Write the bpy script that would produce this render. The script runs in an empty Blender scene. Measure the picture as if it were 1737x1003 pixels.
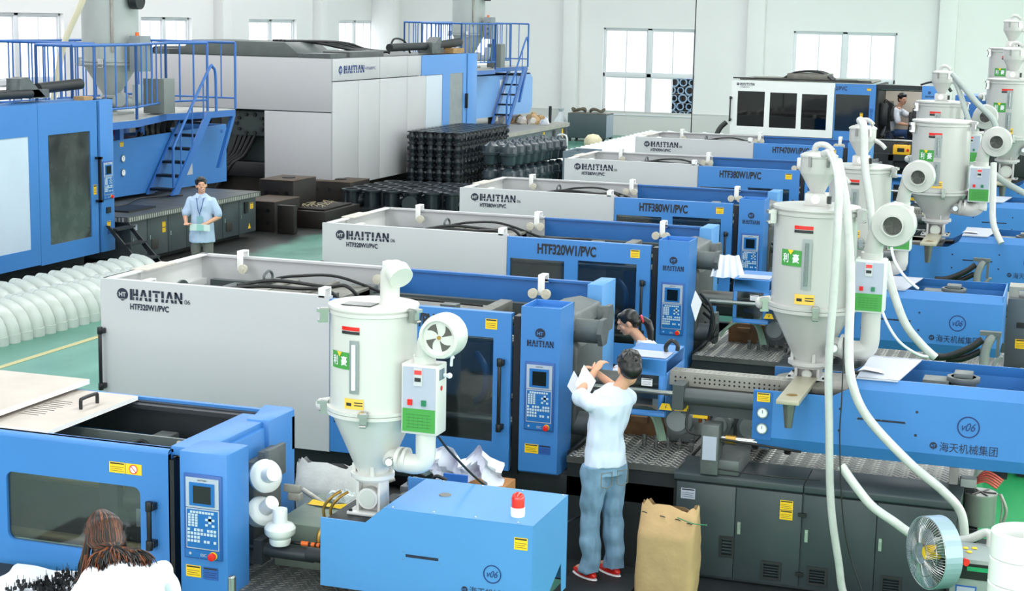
import bpy, bmesh, math, random
from mathutils import Vector, Matrix, noise

S = bpy.context.scene
COL = S.collection

# ------------------------------------------------------------------ camera
cam_d = bpy.data.cameras.new('camera')
cam_d.sensor_width = 36.0
cam_d.lens = 2800.0 / 1737.0 * 36.0
cam_d.clip_end = 400
cam = bpy.data.objects.new('camera', cam_d)
COL.objects.link(cam)
yaw, pitch, roll = math.radians(-18.70), math.radians(9.58), math.radians(1.17)
fw = Vector((math.sin(yaw)*math.cos(pitch), math.cos(yaw)*math.cos(pitch), -math.sin(pitch)))
rt = Vector((math.cos(yaw), -math.sin(yaw), 0))
up = rt.cross(fw)
r2 = rt*math.cos(roll) + up*math.sin(roll)
u2 = up*math.cos(roll) - rt*math.sin(roll)
cam.matrix_world = Matrix(((r2.x, u2.x, -fw.x, 0), (r2.y, u2.y, -fw.y, 0), (r2.z, u2.z, -fw.z, 4.4), (0, 0, 0, 1)))
S.camera = cam

# ------------------------------------------------------------------ world, lights, exposure
w = bpy.data.worlds.new('overcast_sky'); S.world = w; w.use_nodes = True
bg = w.node_tree.nodes['Background']
bg.inputs[0].default_value = (0.97, 0.985, 1.0, 1); bg.inputs[1].default_value = 4.0
S.view_settings.view_transform = 'Standard'
S.view_settings.look = 'None'
S.view_settings.exposure = 0.0
S.view_settings.gamma = 1.0
S.view_settings.use_curve_mapping = False
S.cycles.use_denoising = True
S.cycles.max_bounces = 7
S.cycles.diffuse_bounces = 3
S.cycles.glossy_bounces = 3
S.cycles.transmission_bounces = 4
S.cycles.transparent_max_bounces = 10
S.cycles.caustics_reflective = False
S.cycles.caustics_refractive = False

def area(name, loc, rot, sx, sy, power, color=(1, 1, 1)):
    d = bpy.data.lights.new(name, 'AREA'); d.shape = 'RECTANGLE'; d.size = sx; d.size_y = sy
    d.energy = power; d.color = color
    o = bpy.data.objects.new(name, d); COL.objects.link(o); o.location = loc; o.rotation_euler = rot
    return o
# four roof skylights running the length of the hall
SKY = [-20.5, -11.5, -2.5, 6.5]
for sx_ in SKY:
    area('skylight_light', (sx_, 27, 8.7), (0, 0, 0), 2.6, 60, 860, (1.0, 0.985, 0.98))
# daylight from the long window strip in the wall on the X+ side and from behind the camera
area('window_light_east', (13.6, 22, 4.2), (0, math.radians(90), 0), 4.4, 52, 1950, (1.0, 0.98, 0.965))
area('window_light_south', (-4, -5.4, 4.6), (math.radians(90), 0, 0), 26, 4.0, 620, (1.0, 0.985, 0.975))

# ------------------------------------------------------------------ materials
def lin(c):
    return tuple((x/255/12.92 if x/255 <= .04045 else ((x/255+.055)/1.055)**2.4) for x in c)
MAT = {}
def mat(name, rgb, rough=.5, metal=0., var=.0, scale=4., bump=0., bscale=40., emit=0., spec=.5, dirt=None, dirt_amt=.0, coat=0.):
    if name in MAT: return MAT[name]
    m = bpy.data.materials.new(name); m.use_nodes = True; nt = m.node_tree; N = nt.nodes; Lk = nt.links
    b = N['Principled BSDF']
    c = lin(rgb)
    b.inputs['Base Color'].default_value = (*c, 1); b.inputs['Roughness'].default_value = rough
    b.inputs['Metallic'].default_value = metal; b.inputs['Specular IOR Level'].default_value = spec
    b.inputs['Coat Weight'].default_value = coat
    if emit: b.inputs['Emission Color'].default_value = (*c, 1); b.inputs['Emission Strength'].default_value = emit
    if var or bump or dirt:
        tc = N.new('ShaderNodeTexCoord')
    if var or dirt:
        n = N.new('ShaderNodeTexNoise'); n.inputs['Scale'].default_value = scale; n.inputs['Detail'].default_value = 6
        Lk.new(tc.outputs['Object'], n.inputs['Vector'])
        r = N.new('ShaderNodeValToRGB'); r.color_ramp.elements[0].position = .3; r.color_ramp.elements[1].position = .7
        k = 1-var; r.color_ramp.elements[0].color = (c[0]*k, c[1]*k, c[2]*k, 1)
        k = 1+var*.6; r.color_ramp.elements[1].color = (min(1, c[0]*k), min(1, c[1]*k), min(1, c[2]*k), 1)
        Lk.new(n.outputs['Fac'], r.inputs['Fac']); out = r.outputs['Color']
        if dirt:
            n2 = N.new('ShaderNodeTexNoise'); n2.inputs['Scale'].default_value = scale*.37; n2.inputs['Detail'].default_value = 9; n2.inputs['Roughness'].default_value = .7
            Lk.new(tc.outputs['Object'], n2.inputs['Vector'])
            r2_ = N.new('ShaderNodeValToRGB'); r2_.color_ramp.elements[0].position = .46; r2_.color_ramp.elements[1].position = .68
            r2_.color_ramp.elements[1].color = (dirt_amt,)*3+(1,)
            Lk.new(n2.outputs['Fac'], r2_.inputs['Fac'])
            mx = N.new('ShaderNodeMix'); mx.data_type = 'RGBA'; Lk.new(r2_.outputs['Color'], mx.inputs['Factor'])
            Lk.new(out, mx.inputs['A']); mx.inputs['B'].default_value = (*lin(dirt), 1); out = mx.outputs['Result']
        Lk.new(out, b.inputs['Base Color'])
    if bump:
        n = N.new('ShaderNodeTexNoise'); n.inputs['Scale'].default_value = bscale; n.inputs['Detail'].default_value = 3
        Lk.new(tc.outputs['Object'], n.inputs['Vector'])
        bp = N.new('ShaderNodeBump'); bp.inputs['Strength'].default_value = bump; bp.inputs['Distance'].default_value = .02
        Lk.new(n.outputs['Fac'], bp.inputs['Height']); Lk.new(bp.outputs['Normal'], b.inputs['Normal'])
    MAT[name] = m; return m
def glassy(name, tint, gloss=.12, rough=.05, opac=0., ocol=(60, 66, 66), frost=0.):
    """thin clear sheet: tinted see-through plus a mirror share, optionally a share of scratched haze"""
    m = bpy.data.materials.new(name); m.use_nodes = True; nt = m.node_tree; N = nt.nodes; Lk = nt.links
    N.remove(N['Principled BSDF']); out = N['Material Output']
    t = N.new('ShaderNodeBsdfTransparent'); t.inputs[0].default_value = (*tint, 1)
    g = N.new('ShaderNodeBsdfGlossy'); g.inputs['Roughness'].default_value = rough
    a = N.new('ShaderNodeMixShader'); a.inputs[0].default_value = gloss
    Lk.new(g.outputs[0], a.inputs[2]); last = t.outputs[0]
    if opac:
        d = N.new('ShaderNodeBsdfDiffuse'); d.inputs[0].default_value = (*lin(ocol), 1)
        h = N.new('ShaderNodeMixShader'); tc = N.new('ShaderNodeTexCoord'); n = N.new('ShaderNodeTexNoise')
        n.inputs['Scale'].default_value = 2.5; n.inputs['Detail'].default_value = 8; Lk.new(tc.outputs['Object'], n.inputs['Vector'])
        mr = N.new('ShaderNodeMapRange'); mr.inputs['From Min'].default_value = .3; mr.inputs['From Max'].default_value = .75
        mr.inputs['To Min'].default_value = opac*.45; mr.inputs['To Max'].default_value = min(1, opac*1.5)
        Lk.new(n.outputs['Fac'], mr.inputs['Value']); Lk.new(mr.outputs[0], h.inputs[0])
        Lk.new(t.outputs[0], h.inputs[1]); Lk.new(d.outputs[0], h.inputs[2]); last = h.outputs[0]
    if frost:      # dusty frosted pane: most daylight is scattered on the way in
        tr = N.new('ShaderNodeBsdfTranslucent'); tr.inputs[0].default_value = (.96, .97, .98, 1); h = N.new('ShaderNodeMixShader'); h.inputs[0].default_value = frost
        Lk.new(last, h.inputs[1]); Lk.new(tr.outputs[0], h.inputs[2]); last = h.outputs[0]
    Lk.new(last, a.inputs[1]); Lk.new(a.outputs[0], out.inputs[0])
    MAT[name] = m; return m

BLUE = mat('blue_paint', (62, 127, 197), .42, var=.05, scale=1.5)
BLUE_LIT = mat('lit_blue_paint', (80, 145, 206), .42, var=.04, scale=1.5)  # same paint as BLUE, lightened: light on the small press cover put into colour
BLUE_D = mat('deep_blue_paint', (38, 104, 176), .45, var=.05)
BLUE_R = mat('rail_blue_paint', (48, 106, 180), .4)
WHITE = mat('white_paint', (194, 194, 197), .45, var=.02, scale=1.2)
WHITE_W = mat('bright_white_paint', (232, 233, 232), .35, var=.02)
DRYER_W = mat('dryer_white_enamel', (210, 210, 206), .28, coat=.2, var=.015)
DRYER_G = mat('dryer_grey_enamel', (190, 189, 187), .3, coat=.2, var=.02)
HOP_G = mat('large_hopper_grey', (166, 174, 172), .4, var=.02)
CAB = mat('charcoal_cabinet_paint', (58, 69, 73), .45, var=.08, scale=3, dirt=(84, 88, 86), dirt_amt=.35)
DARK = mat('dark_frame_paint', (30, 35, 38), .55, var=.2, scale=5)
BLACK = mat('black_plastic', (17, 18, 22), .38)
BLACK_P = mat('black_moulded_pvc', (33, 40, 46), .3, var=.1, scale=6)
RUBBER = mat('black_rubber', (22, 23, 25), .5)
CAST = mat('grey_cast_iron', (96, 103, 104), .5, .2, var=.15, scale=8, dirt=(70, 66, 58), dirt_amt=.5)
STEEL = mat('bright_steel', (178, 180, 178), .25, .9, var=.08, scale=8)
STEEL_D = mat('worn_steel', (120, 121, 118), .4, .7, var=.15, scale=6)
GALV = mat('perforated_plate_steel', (158, 157, 150), .45, .35, var=.1, scale=9, dirt=(110, 100, 86), dirt_amt=.4)
BRASS = mat('brass', (176, 140, 70), .35, .8)
COPPER = mat('copper_tube', (178, 98, 50), .35, .8)
TREAD = mat('tread_plate_steel', (104, 105, 103), .42, .35, var=.3, scale=2.5, dirt=(52, 50, 47), dirt_amt=.75)
TREAD_L = mat('tread_lug_steel', (196, 196, 190), .36, .3, var=.2, scale=3)
GREASE = mat('greasy_cover_plate', (118, 116, 108), .45, .2, var=.25, scale=6, dirt=(58, 55, 50), dirt_amt=.7)
YEL = mat('yellow_label', (245, 200, 30), .5)
BLUEL = mat('blue_label', (40, 92, 170), .5)
INK = mat('navy_ink', (28, 36, 58), .5)
INK_B = mat('dark_print', (32, 34, 36), .5)
SILV = mat('silver_panel', (178, 190, 204), .4, .2)
PANEL_B = mat('keypad_blue', (22, 104, 176), .4)
SCREEN = mat('dark_screen', (14, 22, 24), .12)
RED = mat('red_plastic', (220, 34, 26), .3)
REDL = mat('red_lamp', (226, 40, 28), .15, spec=.8)
ORANGE = mat('orange_paint', (235, 110, 40), .5)
GREENL = mat('green_label', (66, 152, 66), .5)
GREENB = mat('green_button', (20, 120, 80), .4)
LGREY = mat('light_grey_plate', (176, 182, 200), .4, var=.03)
PAPER = mat('white_paper', (236, 238, 245), .7)
KRAFT = mat('kraft_paper', (196, 162, 118), .8, var=.12, scale=7, bump=.3, bscale=9)
SACK = mat('woven_sack', (196, 198, 196), .7, var=.1, scale=9, bump=.3, bscale=14)
CARD = mat('brown_cardboard', (172, 118, 68), .8, var=.15, scale=6)
PVCW = mat('white_pvc', (232, 236, 233), .32, coat=.15, var=.02)
PVCG = mat('pale_green_white_pvc', (192, 199, 194), .32, coat=.15, var=.03)
RUST = mat('rusty_oiled_steel', (36, 31, 28), .5, .3, var=.3, scale=5)
RUSTT = mat('rusty_top', (80, 66, 54), .6, .1, var=.3, scale=5)
SKIN = mat('skin', (214, 160, 130), .5)
SHIRT = mat('pale_blue_shirt', (205, 217, 238), .8, bump=.25, bscale=7)
SHIRT_W = mat('white_work_coat', (238, 241, 252), .8, bump=.25, bscale=7)
SHIRT_B = mat('light_blue_shirt', (180, 200, 226), .8, bump=.25, bscale=9)
JEANS = mat('blue_denim', (122, 156, 186), .85, var=.22, scale=6, bump=.35, bscale=12)
JEANS_D = mat('dark_denim', (52, 82, 128), .85, var=.2, scale=9)
TROUS = mat('grey_trousers', (112, 112, 108), .85)
HAIR = mat('black_hair', (22, 19, 20), .35)
HAIR_R = mat('auburn_hair', (116, 62, 34), .38)
LIPS = mat('lips', (178, 92, 84), .5)
WOOD = mat('pallet_wood', (176, 140, 92), .75, var=.2, scale=6)
YELP = mat('yellow_plastic', (232, 176, 40), .4)
GLASSM = glassy('door_plexiglass', (.66, .69, .68), .09, .06, .14)
GLASSD = glassy('smoked_plexiglass', (.02, .022, .026), .07, .04)
GLASSW = glassy('window_glass', (.92, .95, .96), .05, .02, frost=.8)
SIGHT = glassy('sight_tube', (.75, .78, .78), .15, .05, .25, (170, 178, 178))
HOSEM = mat('clear_hose', (196, 199, 196), .22, var=.08, scale=14, coat=.3)

# ------------------------------------------------------------------ mesh helpers
# parts that are built in one go but become one object each
SPLIT = {'tie_bar', 'tie_bar_nut', 'platform_skirt', 'clamp_bracket', 'hydraulic_hose', 'leg', 'castor', 'wheel', 'door_hinge', 'bolt', 'toggle_link', 'guard_rail', 'moving_platen', 'eye', 'eyebrow', 'iris', 'pocket_seam', 'vent_slot', 'support_leg', 'red_lead', 'green_hose', 'collar', 'stitch', 'cable', 'power_cable', 'heater_cable', 'mould', 'sensor', 'brass_tube', 'yellow_chip', 'red_key', 'push_button', 'flange_bolt', 'bolt_hole', 'tapped_hole', 'bearer', 'pipe', 'black_hose', 'standpipe', 'valve_lead', 'bracket', 'lifting_eye', 'side_sticker', 'top_rail', 'upper_rail', 'tapped_hole', 'valve_block', 'loose_bar', 'mould_platen', 'solenoid', 'throat_bolt', 'orange_band', 'wire_lead'}
class MB:
    def __init__(s): s.v = []; s.f = []; s.mi = []; s.cur = 0; s.parts = []
    def add(s, vs, fs):
        o = len(s.v); s.parts.append((o, len(s.f))); s.v += [tuple(v) for v in vs]; s.f += [tuple(i+o for i in f) for f in fs]; s.mi += [s.cur]*len(fs); return s
    def box(s, x0, y0, z0, x1, y1, z1):
        if x0 > x1: x0, x1 = x1, x0
        if y0 > y1: y0, y1 = y1, y0
        if z0 > z1: z0, z1 = z1, z0
        return s.add([(x0,y0,z0),(x1,y0,z0),(x1,y1,z0),(x0,y1,z0),(x0,y0,z1),(x1,y0,z1),(x1,y1,z1),(x0,y1,z1)],
                     [(0,3,2,1),(4,5,6,7),(0,1,5,4),(1,2,6,5),(2,3,7,6),(3,0,4,7)])
    def prism(s, pts, a0, a1, plane='xz'):
        """polygon pts extruded; plane xz -> along y, xy -> along z, yz -> along x"""
        n = len(pts)
        def P(p, a):
            return (p[0], a, p[1]) if plane == 'xz' else ((p[0], p[1], a) if plane == 'xy' else (a, p[0], p[1]))
        ar = sum(pts[i][0]*pts[(i+1) % n][1]-pts[(i+1) % n][0]*pts[i][1] for i in range(n))
        if ar < 0: pts = pts[::-1]
        if plane == 'xz': a0, a1 = max(a0, a1), min(a0, a1)
        else: a0, a1 = min(a0, a1), max(a0, a1)
        vs = [P(p, a0) for p in pts]+[P(p, a1) for p in pts]
        fs = [tuple(range(n))[::-1], tuple(range(n, 2*n))]+[(i, (i+1) % n, n+(i+1) % n, n+i) for i in range(n)]
        return s.add(vs, fs)
    def cyl(s, p0, p1, r, r1=None, n=16, caps=True):
        p0, p1 = Vector(p0), Vector(p1); r1 = r if r1 is None else r1
        d = (p1-p0).normalized(); a = Vector((0, 0, 1)) if abs(d.z) < .9 else Vector((1, 0, 0))
        u = d.cross(a).normalized(); v = d.cross(u)
        vs = []
        for p, q in ((p0, r), (p1, r1)):
            for i in range(n):
                t = 2*math.pi*i/n; vs.append(p+(u*math.cos(t)+v*math.sin(t))*q)
        fs = [(i, (i+1) % n, n+(i+1) % n, n+i) for i in range(n)]
        if caps: fs += [tuple(range(n))[::-1], tuple(range(n, 2*n))]
        return s.add(vs, fs)
    def tube(s, pts, r, n=10, sub=6, caps=True):
        P = [Vector(p) for p in pts]
        if sub > 1 and len(P) > 2:
            Q = []
            for i in range(len(P)-1):
                a = P[max(i-1, 0)]; b = P[i]; c = P[i+1]; d = P[min(i+2, len(P)-1)]
                for k in range(sub):
                    t = k/sub
                    Q.append(.5*((2*b)+(-a+c)*t+(2*a-5*b+4*c-d)*t*t+(-a+3*b-3*c+d)*t**3))
            Q.append(P[-1]); P = Q
        vs = []; fs = []; u = None
        for i, p in enumerate(P):
            d = (P[min(i+1, len(P)-1)]-P[max(i-1, 0)]).normalized()
            if u is None:
                a = Vector((0, 0, 1)) if abs(d.z) < .9 else Vector((1, 0, 0)); u = d.cross(a).normalized()
            else:
                u = (u-d*u.dot(d)).normalized()
            v = d.cross(u); rr = r(i/(len(P)-1)) if callable(r) else r
            for k in range(n):
                t = 2*math.pi*k/n; vs.append(p+(u*math.cos(t)+v*math.sin(t))*rr)
        m = len(P)
        for i in range(m-1):
            for k in range(n):
                fs.append((i*n+k, i*n+(k+1) % n, (i+1)*n+(k+1) % n, (i+1)*n+k))
        if caps: fs += [tuple(range(n))[::-1], tuple(range((m-1)*n, m*n))]
        return s.add(vs, fs)
    def lathe(s, prof, c=(0, 0, 0), n=28, axis='z', caps=True):
        vs = []; fs = []
        for (r, h) in prof:
            for i in range(n):
                t = 2*math.pi*i/n; x, y = r*math.cos(t), r*math.sin(t)
                if axis == 'z': q = (x, y, h)
                elif axis == 'y': q = (x, h, -y)
                else: q = (h, x, y)
                vs.append((c[0]+q[0], c[1]+q[1], c[2]+q[2]))
        for j in range(len(prof)-1):
            for i in range(n):
                fs.append((j*n+i, j*n+(i+1) % n, (j+1)*n+(i+1) % n, (j+1)*n+i))
        if caps:
            if prof[0][0] > 1e-5: fs.append(tuple(range(n))[::-1])
            if prof[-1][0] > 1e-5: fs.append(tuple(range((len(prof)-1)*n, len(prof)*n)))
        return s.add(vs, fs)
    def ball(s, c, r, ry=None, rz=None, n=14, m=8):
        ry = r if ry is None else ry; rz = r if rz is None else rz
        vs = [(c[0], c[1], c[2]-rz)]; fs = []
        for j in range(1, m):
            p = math.pi*j/m-math.pi/2
            for i in range(n):
                t = 2*math.pi*i/n; vs.append((c[0]+r*math.cos(p)*math.cos(t), c[1]+ry*math.cos(p)*math.sin(t), c[2]+rz*math.sin(p)))
        vs.append((c[0], c[1], c[2]+rz)); L = len(vs)-1
        for i in range(n):
            fs.append((0, 1+(i+1) % n, 1+i)); fs.append((L, L-n+i, L-n+(i+1) % n))
        for j in range(m-2):
            for i in range(n):
                a = 1+j*n; fs.append((a+i, a+(i+1) % n, a+n+(i+1) % n, a+n+i))
        return s.add(vs, fs)
    def plate_holes(s, x0, x1, z0, z1, y0, y1, holes):
        """sheet in the xz plane from y0 to y1 with rectangular holes (x0,x1,z0,z1)"""
        xs = sorted(set([x0, x1]+[h[i] for h in holes for i in (0, 1)])); zs = sorted(set([z0, z1]+[h[i] for h in holes for i in (2, 3)]))
        def solid(i, j):
            if i < 0 or j < 0 or i >= len(xs)-1 or j >= len(zs)-1: return False
            cx, cz = (xs[i]+xs[i+1])/2, (zs[j]+zs[j+1])/2
            return not any(h[0] < cx < h[1] and h[2] < cz < h[3] for h in holes)
        for i in range(len(xs)-1):
            for j in range(len(zs)-1):
                if not solid(i, j): continue
                a, b, c, d = xs[i], xs[i+1], zs[j], zs[j+1]
                s.add([(a,y0,c),(b,y0,c),(b,y0,d),(a,y0,d)], [(0,1,2,3)]); s.add([(a,y1,c),(b,y1,c),(b,y1,d),(a,y1,d)], [(3,2,1,0)])
                if not solid(i-1, j): s.add([(a,y0,c),(a,y0,d),(a,y1,d),(a,y1,c)], [(0,1,2,3)])
                if not solid(i+1, j): s.add([(b,y0,c),(b,y1,c),(b,y1,d),(b,y0,d)], [(0,1,2,3)])
                if not solid(i, j-1): s.add([(a,y0,c),(a,y1,c),(b,y1,c),(b,y0,c)], [(0,1,2,3)])
                if not solid(i, j+1): s.add([(a,y0,d),(b,y0,d),(b,y1,d),(a,y1,d)], [(0,1,2,3)])
        return s
    def xf(s, M):
        s.v = [tuple(M @ Vector(v)) for v in s.v]; return s
    def build(s, name, m, parent=None, bevel=0., smooth=True, loc=None, rot=None):
        if name in SPLIT and parent is not None and 1 < len(s.parts) <= 40:
            r = None
            for k, (vo, fo) in enumerate(s.parts):
                v1, f1 = s.parts[k+1] if k+1 < len(s.parts) else (len(s.v), len(s.f))
                if f1 == fo: continue
                q = MB(); q.v = s.v[vo:v1]; q.f = [tuple(i-vo for i in f) for f in s.f[fo:f1]]; q.mi = s.mi[fo:f1]; q.parts = [(0, 0)]
                r = q.build(name, m, parent, bevel, smooth)
            return r
        me = bpy.data.meshes.new(name); me.from_pydata(s.v, [], s.f)
        ms = m if isinstance(m, (list, tuple)) else [m]
        for q in ms: me.materials.append(q)
        if len(ms) > 1: me.polygons.foreach_set('material_index', s.mi)
        if bevel and len(s.v) < 4000:
            bm = bmesh.new(); bm.from_mesh(me); bmesh.ops.remove_doubles(bm, verts=bm.verts, dist=1e-5)
            es = [e for e in bm.edges if len(e.link_faces) == 2 and e.calc_face_angle(0) > .9]
            if es:
                bmesh.ops.bevel(bm, geom=es, offset=bevel, segments=2, profile=.5, affect='EDGES', clamp_overlap=True)
            bm.to_mesh(me); bm.free()
        if smooth:
            me.shade_smooth(); me.set_sharp_from_angle(angle=math.radians(38))
        o = bpy.data.objects.new(name, me); COL.objects.link(o)
        if parent: o.parent = parent
        if loc: o.location = loc
        if rot: o.rotation_euler = rot
        return o

ORD = 'first second third fourth fifth sixth seventh eighth ninth tenth eleventh twelfth thirteenth fourteenth fifteenth sixteenth seventeenth eighteenth nineteenth twentieth twenty-first twenty-second twenty-third twenty-fourth twenty-fifth twenty-sixth'.split()
def tag(o, label=None, cat=None, group=None, kind=None):
    if label: o['label'] = label
    if cat: o['category'] = cat
    if group: o['group'] = group
    if kind: o['kind'] = kind
    return o
def thing(name, label, cat, loc=(0, 0, 0), rz=0, group=None):
    o = bpy.data.objects.new(name, None); COL.objects.link(o); o.empty_display_size = .2
    o.location = loc; o.rotation_euler = (0, 0, rz); return tag(o, label, cat, group)
def struct(name, mb, m, **k):
    o = mb.build(name, m, **k)
    if o.parent is None: o['kind'] = 'structure'
    return o
def stuff(o): o['kind'] = 'stuff'; return o
def copy_tree(o, parent=None):
    c = o.copy(); COL.objects.link(c); c.parent = parent
    for ch in list(o.children): copy_tree(ch, c)
    return c

_TX = {}
TMP = bpy.data.scenes.new('tmp_eval')     # small side scene, so that evaluating one object stays quick; removed at the end
def evaluated(o):
    with bpy.context.temp_override(scene=TMP, view_layer=TMP.view_layers[0]):
        dg = bpy.context.evaluated_depsgraph_get(); dg.update(); return o.evaluated_get(dg)
def text_geo(body, bold=.0):
    k = (body, bold)
    if k not in _TX:
        c = bpy.data.curves.new('lettering_curve', 'FONT'); c.body = body; c.offset = bold; c.resolution_u = 4
        o = bpy.data.objects.new('lettering_curve', c); TMP.collection.objects.link(o)
        me = bpy.data.meshes.new_from_object(evaluated(o))
        vs = [(v.co.x, v.co.y) for v in me.vertices]; fs = [tuple(p.vertices) for p in me.polygons]
        x0 = min(v[0] for v in vs); x1 = max(v[0] for v in vs); y0 = min(v[1] for v in vs); y1 = max(v[1] for v in vs)
        _TX[k] = ([((x-x0)/(x1-x0), (y-y0)/(y1-y0)) for x, y in vs], fs)
        bpy.data.objects.remove(o); bpy.data.curves.remove(c); bpy.data.meshes.remove(me)
    return _TX[k]
# a face frame: origin, u direction, v direction; n points out of the face
class Face:
    def __init__(s, o, u, v=(0, 0, 1)):
        s.o, s.u, s.v = Vector(o), Vector(u), Vector(v); s.n = s.u.cross(s.v)
    def at(s, a, b, d=0.): return s.o+s.u*a+s.v*b+s.n*d
    def rect(s, mb, a, b, w_, h_, d0=0., d1=.004):
        P = [s.at(a, b, d0), s.at(a+w_, b, d0), s.at(a+w_, b+h_, d0), s.at(a, b+h_, d0), s.at(a, b, d1), s.at(a+w_, b, d1), s.at(a+w_, b+h_, d1), s.at(a, b+h_, d1)]
        mb.add(P, [(0,3,2,1),(4,5,6,7),(0,1,5,4),(1,2,6,5),(2,3,7,6),(3,0,4,7)]); return mb
    def poly(s, mb, pts, d=.004):
        mb.add([s.at(a, b, d) for a, b in pts], [tuple(range(len(pts)))]); return mb
    def disc(s, mb, a, b, r, d=.004, n=24, rb=None):
        rb = rb or r
        return s.poly(mb, [(a+r*math.cos(2*math.pi*i/n), b+rb*math.sin(2*math.pi*i/n)) for i in range(n)], d)
    def ring(s, mb, a, b, r0, r1, d=.004, n=28):
        P = [s.at(a+r*math.cos(2*math.pi*i/n), b+r*math.sin(2*math.pi*i/n), d) for r in (r0, r1) for i in range(n)]
        mb.add(P, [(i, n+i, n+(i+1) % n, (i+1) % n) for i in range(n)]); return mb
    def text(s, mb, body, a, b, w_, h_, d=.005, bold=.0, shear=0.):
        vs, fs = text_geo(body, bold)
        mb.add([s.at(a+x*w_+shear*y*h_, b+y*h_, d) for x, y in vs], fs); return mb
def ht_letters(mb, F, a, b, w_, h_, d=.005):
    """seven heavy letters, each sliced across near the foot with a stencil cut"""
    def q(pts): F.poly(mb, [(a+px*w_, b+y*h_) for px, y in pts], d)
    adv = {'H': 1.08, 'A': 1.08, 'I': .48, 'T': .98, 'N': 1.0}; tot = sum(adv[ch] for ch in 'HAITIAN')-.1
    x = 0.
    for ch in 'HAITIAN':
        u = 1/tot
        def strip(x0, x1, x2, x3, cuts=((0, .30), (.38, 1))):
            for y0, y1 in cuts: q([(x+u*(x0+(x2-x0)*y0), y0), (x+u*(x1+(x3-x1)*y0), y0), (x+u*(x1+(x3-x1)*y1), y1), (x+u*(x0+(x2-x0)*y1), y1)])
        def p(pts): q([(x+u*px, y) for px, y in pts])
        if ch == 'H': strip(0, .32, 0, .32, ((0, 1),)); strip(.40, .50, .40, .50); strip(.70, .96, .70, .96); p([(.40, .42), (.75, .42), (.75, .60), (.40, .60)])
        if ch == 'A': strip(0, .27, .34, .58); strip(.70, 1.0, .42, .66)
        if ch == 'I': strip(.03, .32, .03, .32)
        if ch == 'T': strip(.30, .58, .30, .58, ((0, .30), (.38, .74))); p([(0, .80), (.88, .80), (.88, 1), (0, 1)])
        if ch == 'N': strip(0, .25, 0, .25); strip(.65, .90, .65, .90); p([(.25, 1), (.0, 1), (.65, .0), (.88, .0)])
        x += adv[ch]*u
def emblem(mb, F, a, b, r, d=.004):
    """disc with a V foot, lettered HT; slot 0 ink, slot 1 pale"""
    n = 20; P = [(a+r*math.cos(2*math.pi*i/n), b+r*math.sin(2*math.pi*i/n)) for i in range(n)]
    F.poly(mb, [(p_[0], max(p_[1], b-r*.72)) for p_ in P], d); F.poly(mb, [(a-r*.42, b-r*.82), (a+r*.42, b-r*.82), (a+r*.16, b-r*1.02), (a-r*.16, b-r*1.02)], d)
    mb.cur = 1
    F.text(mb, 'HT', a-r*.62, b-r*.36, r*1.24, r*.72, d+.002, .03); mb.cur = 0
def sticker(parent, F, a, b, w_, h_, m=None, ink=True, name='warning_label', d=0.):
    mb = MB(); F.rect(mb, a, b, w_, h_, d, d+.003)
    mb.cur = 1
    if ink:
        F.rect(mb, a+w_*.06, b+h_*.82, w_*.88, h_*.12, d+.003, d+.0036)
        for k in range(3): F.rect(mb, a+w_*.08, b+h_*(.18+.18*k), w_*(.84-.1*(k % 2)), h_*.035, d+.003, d+.0036)
    return mb.build(name, [m or YEL, INK_B], parent, smooth=False)
def remesh_obj(mb, name, m, parent, vox=.01, smooth_it=3, wob=0.):
    me = bpy.data.meshes.new(name); me.from_pydata(mb.v, [], mb.f)
    o = bpy.data.objects.new(name, me); TMP.collection.objects.link(o)
    r = o.modifiers.new('r', 'REMESH'); r.mode = 'VOXEL'; r.voxel_size = vox
    sm = o.modifiers.new('s', 'SMOOTH'); sm.factor = .5; sm.iterations = smooth_it
    me2 = bpy.data.meshes.new_from_object(evaluated(o)); TMP.collection.objects.unlink(o); COL.objects.link(o); o.modifiers.clear(); o.data = me2; bpy.data.meshes.remove(me)
    if wob:
        nv = [v.normal.copy() for v in me2.vertices]; co = []
        for v, nn in zip(me2.vertices, nv):
            p = v.co; q = p+nn*(wob*noise.noise(p*9)+wob*.6*noise.noise(Vector((p.x*26, p.y*26, p.z*9)))); co += [q.x, q.y, q.z]
        me2.vertices.foreach_set('co', co)
    me2.materials.clear(); me2.materials.append(m); me2.shade_smooth(); me2.name = name
    if parent: o.parent = parent
    return o
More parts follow.
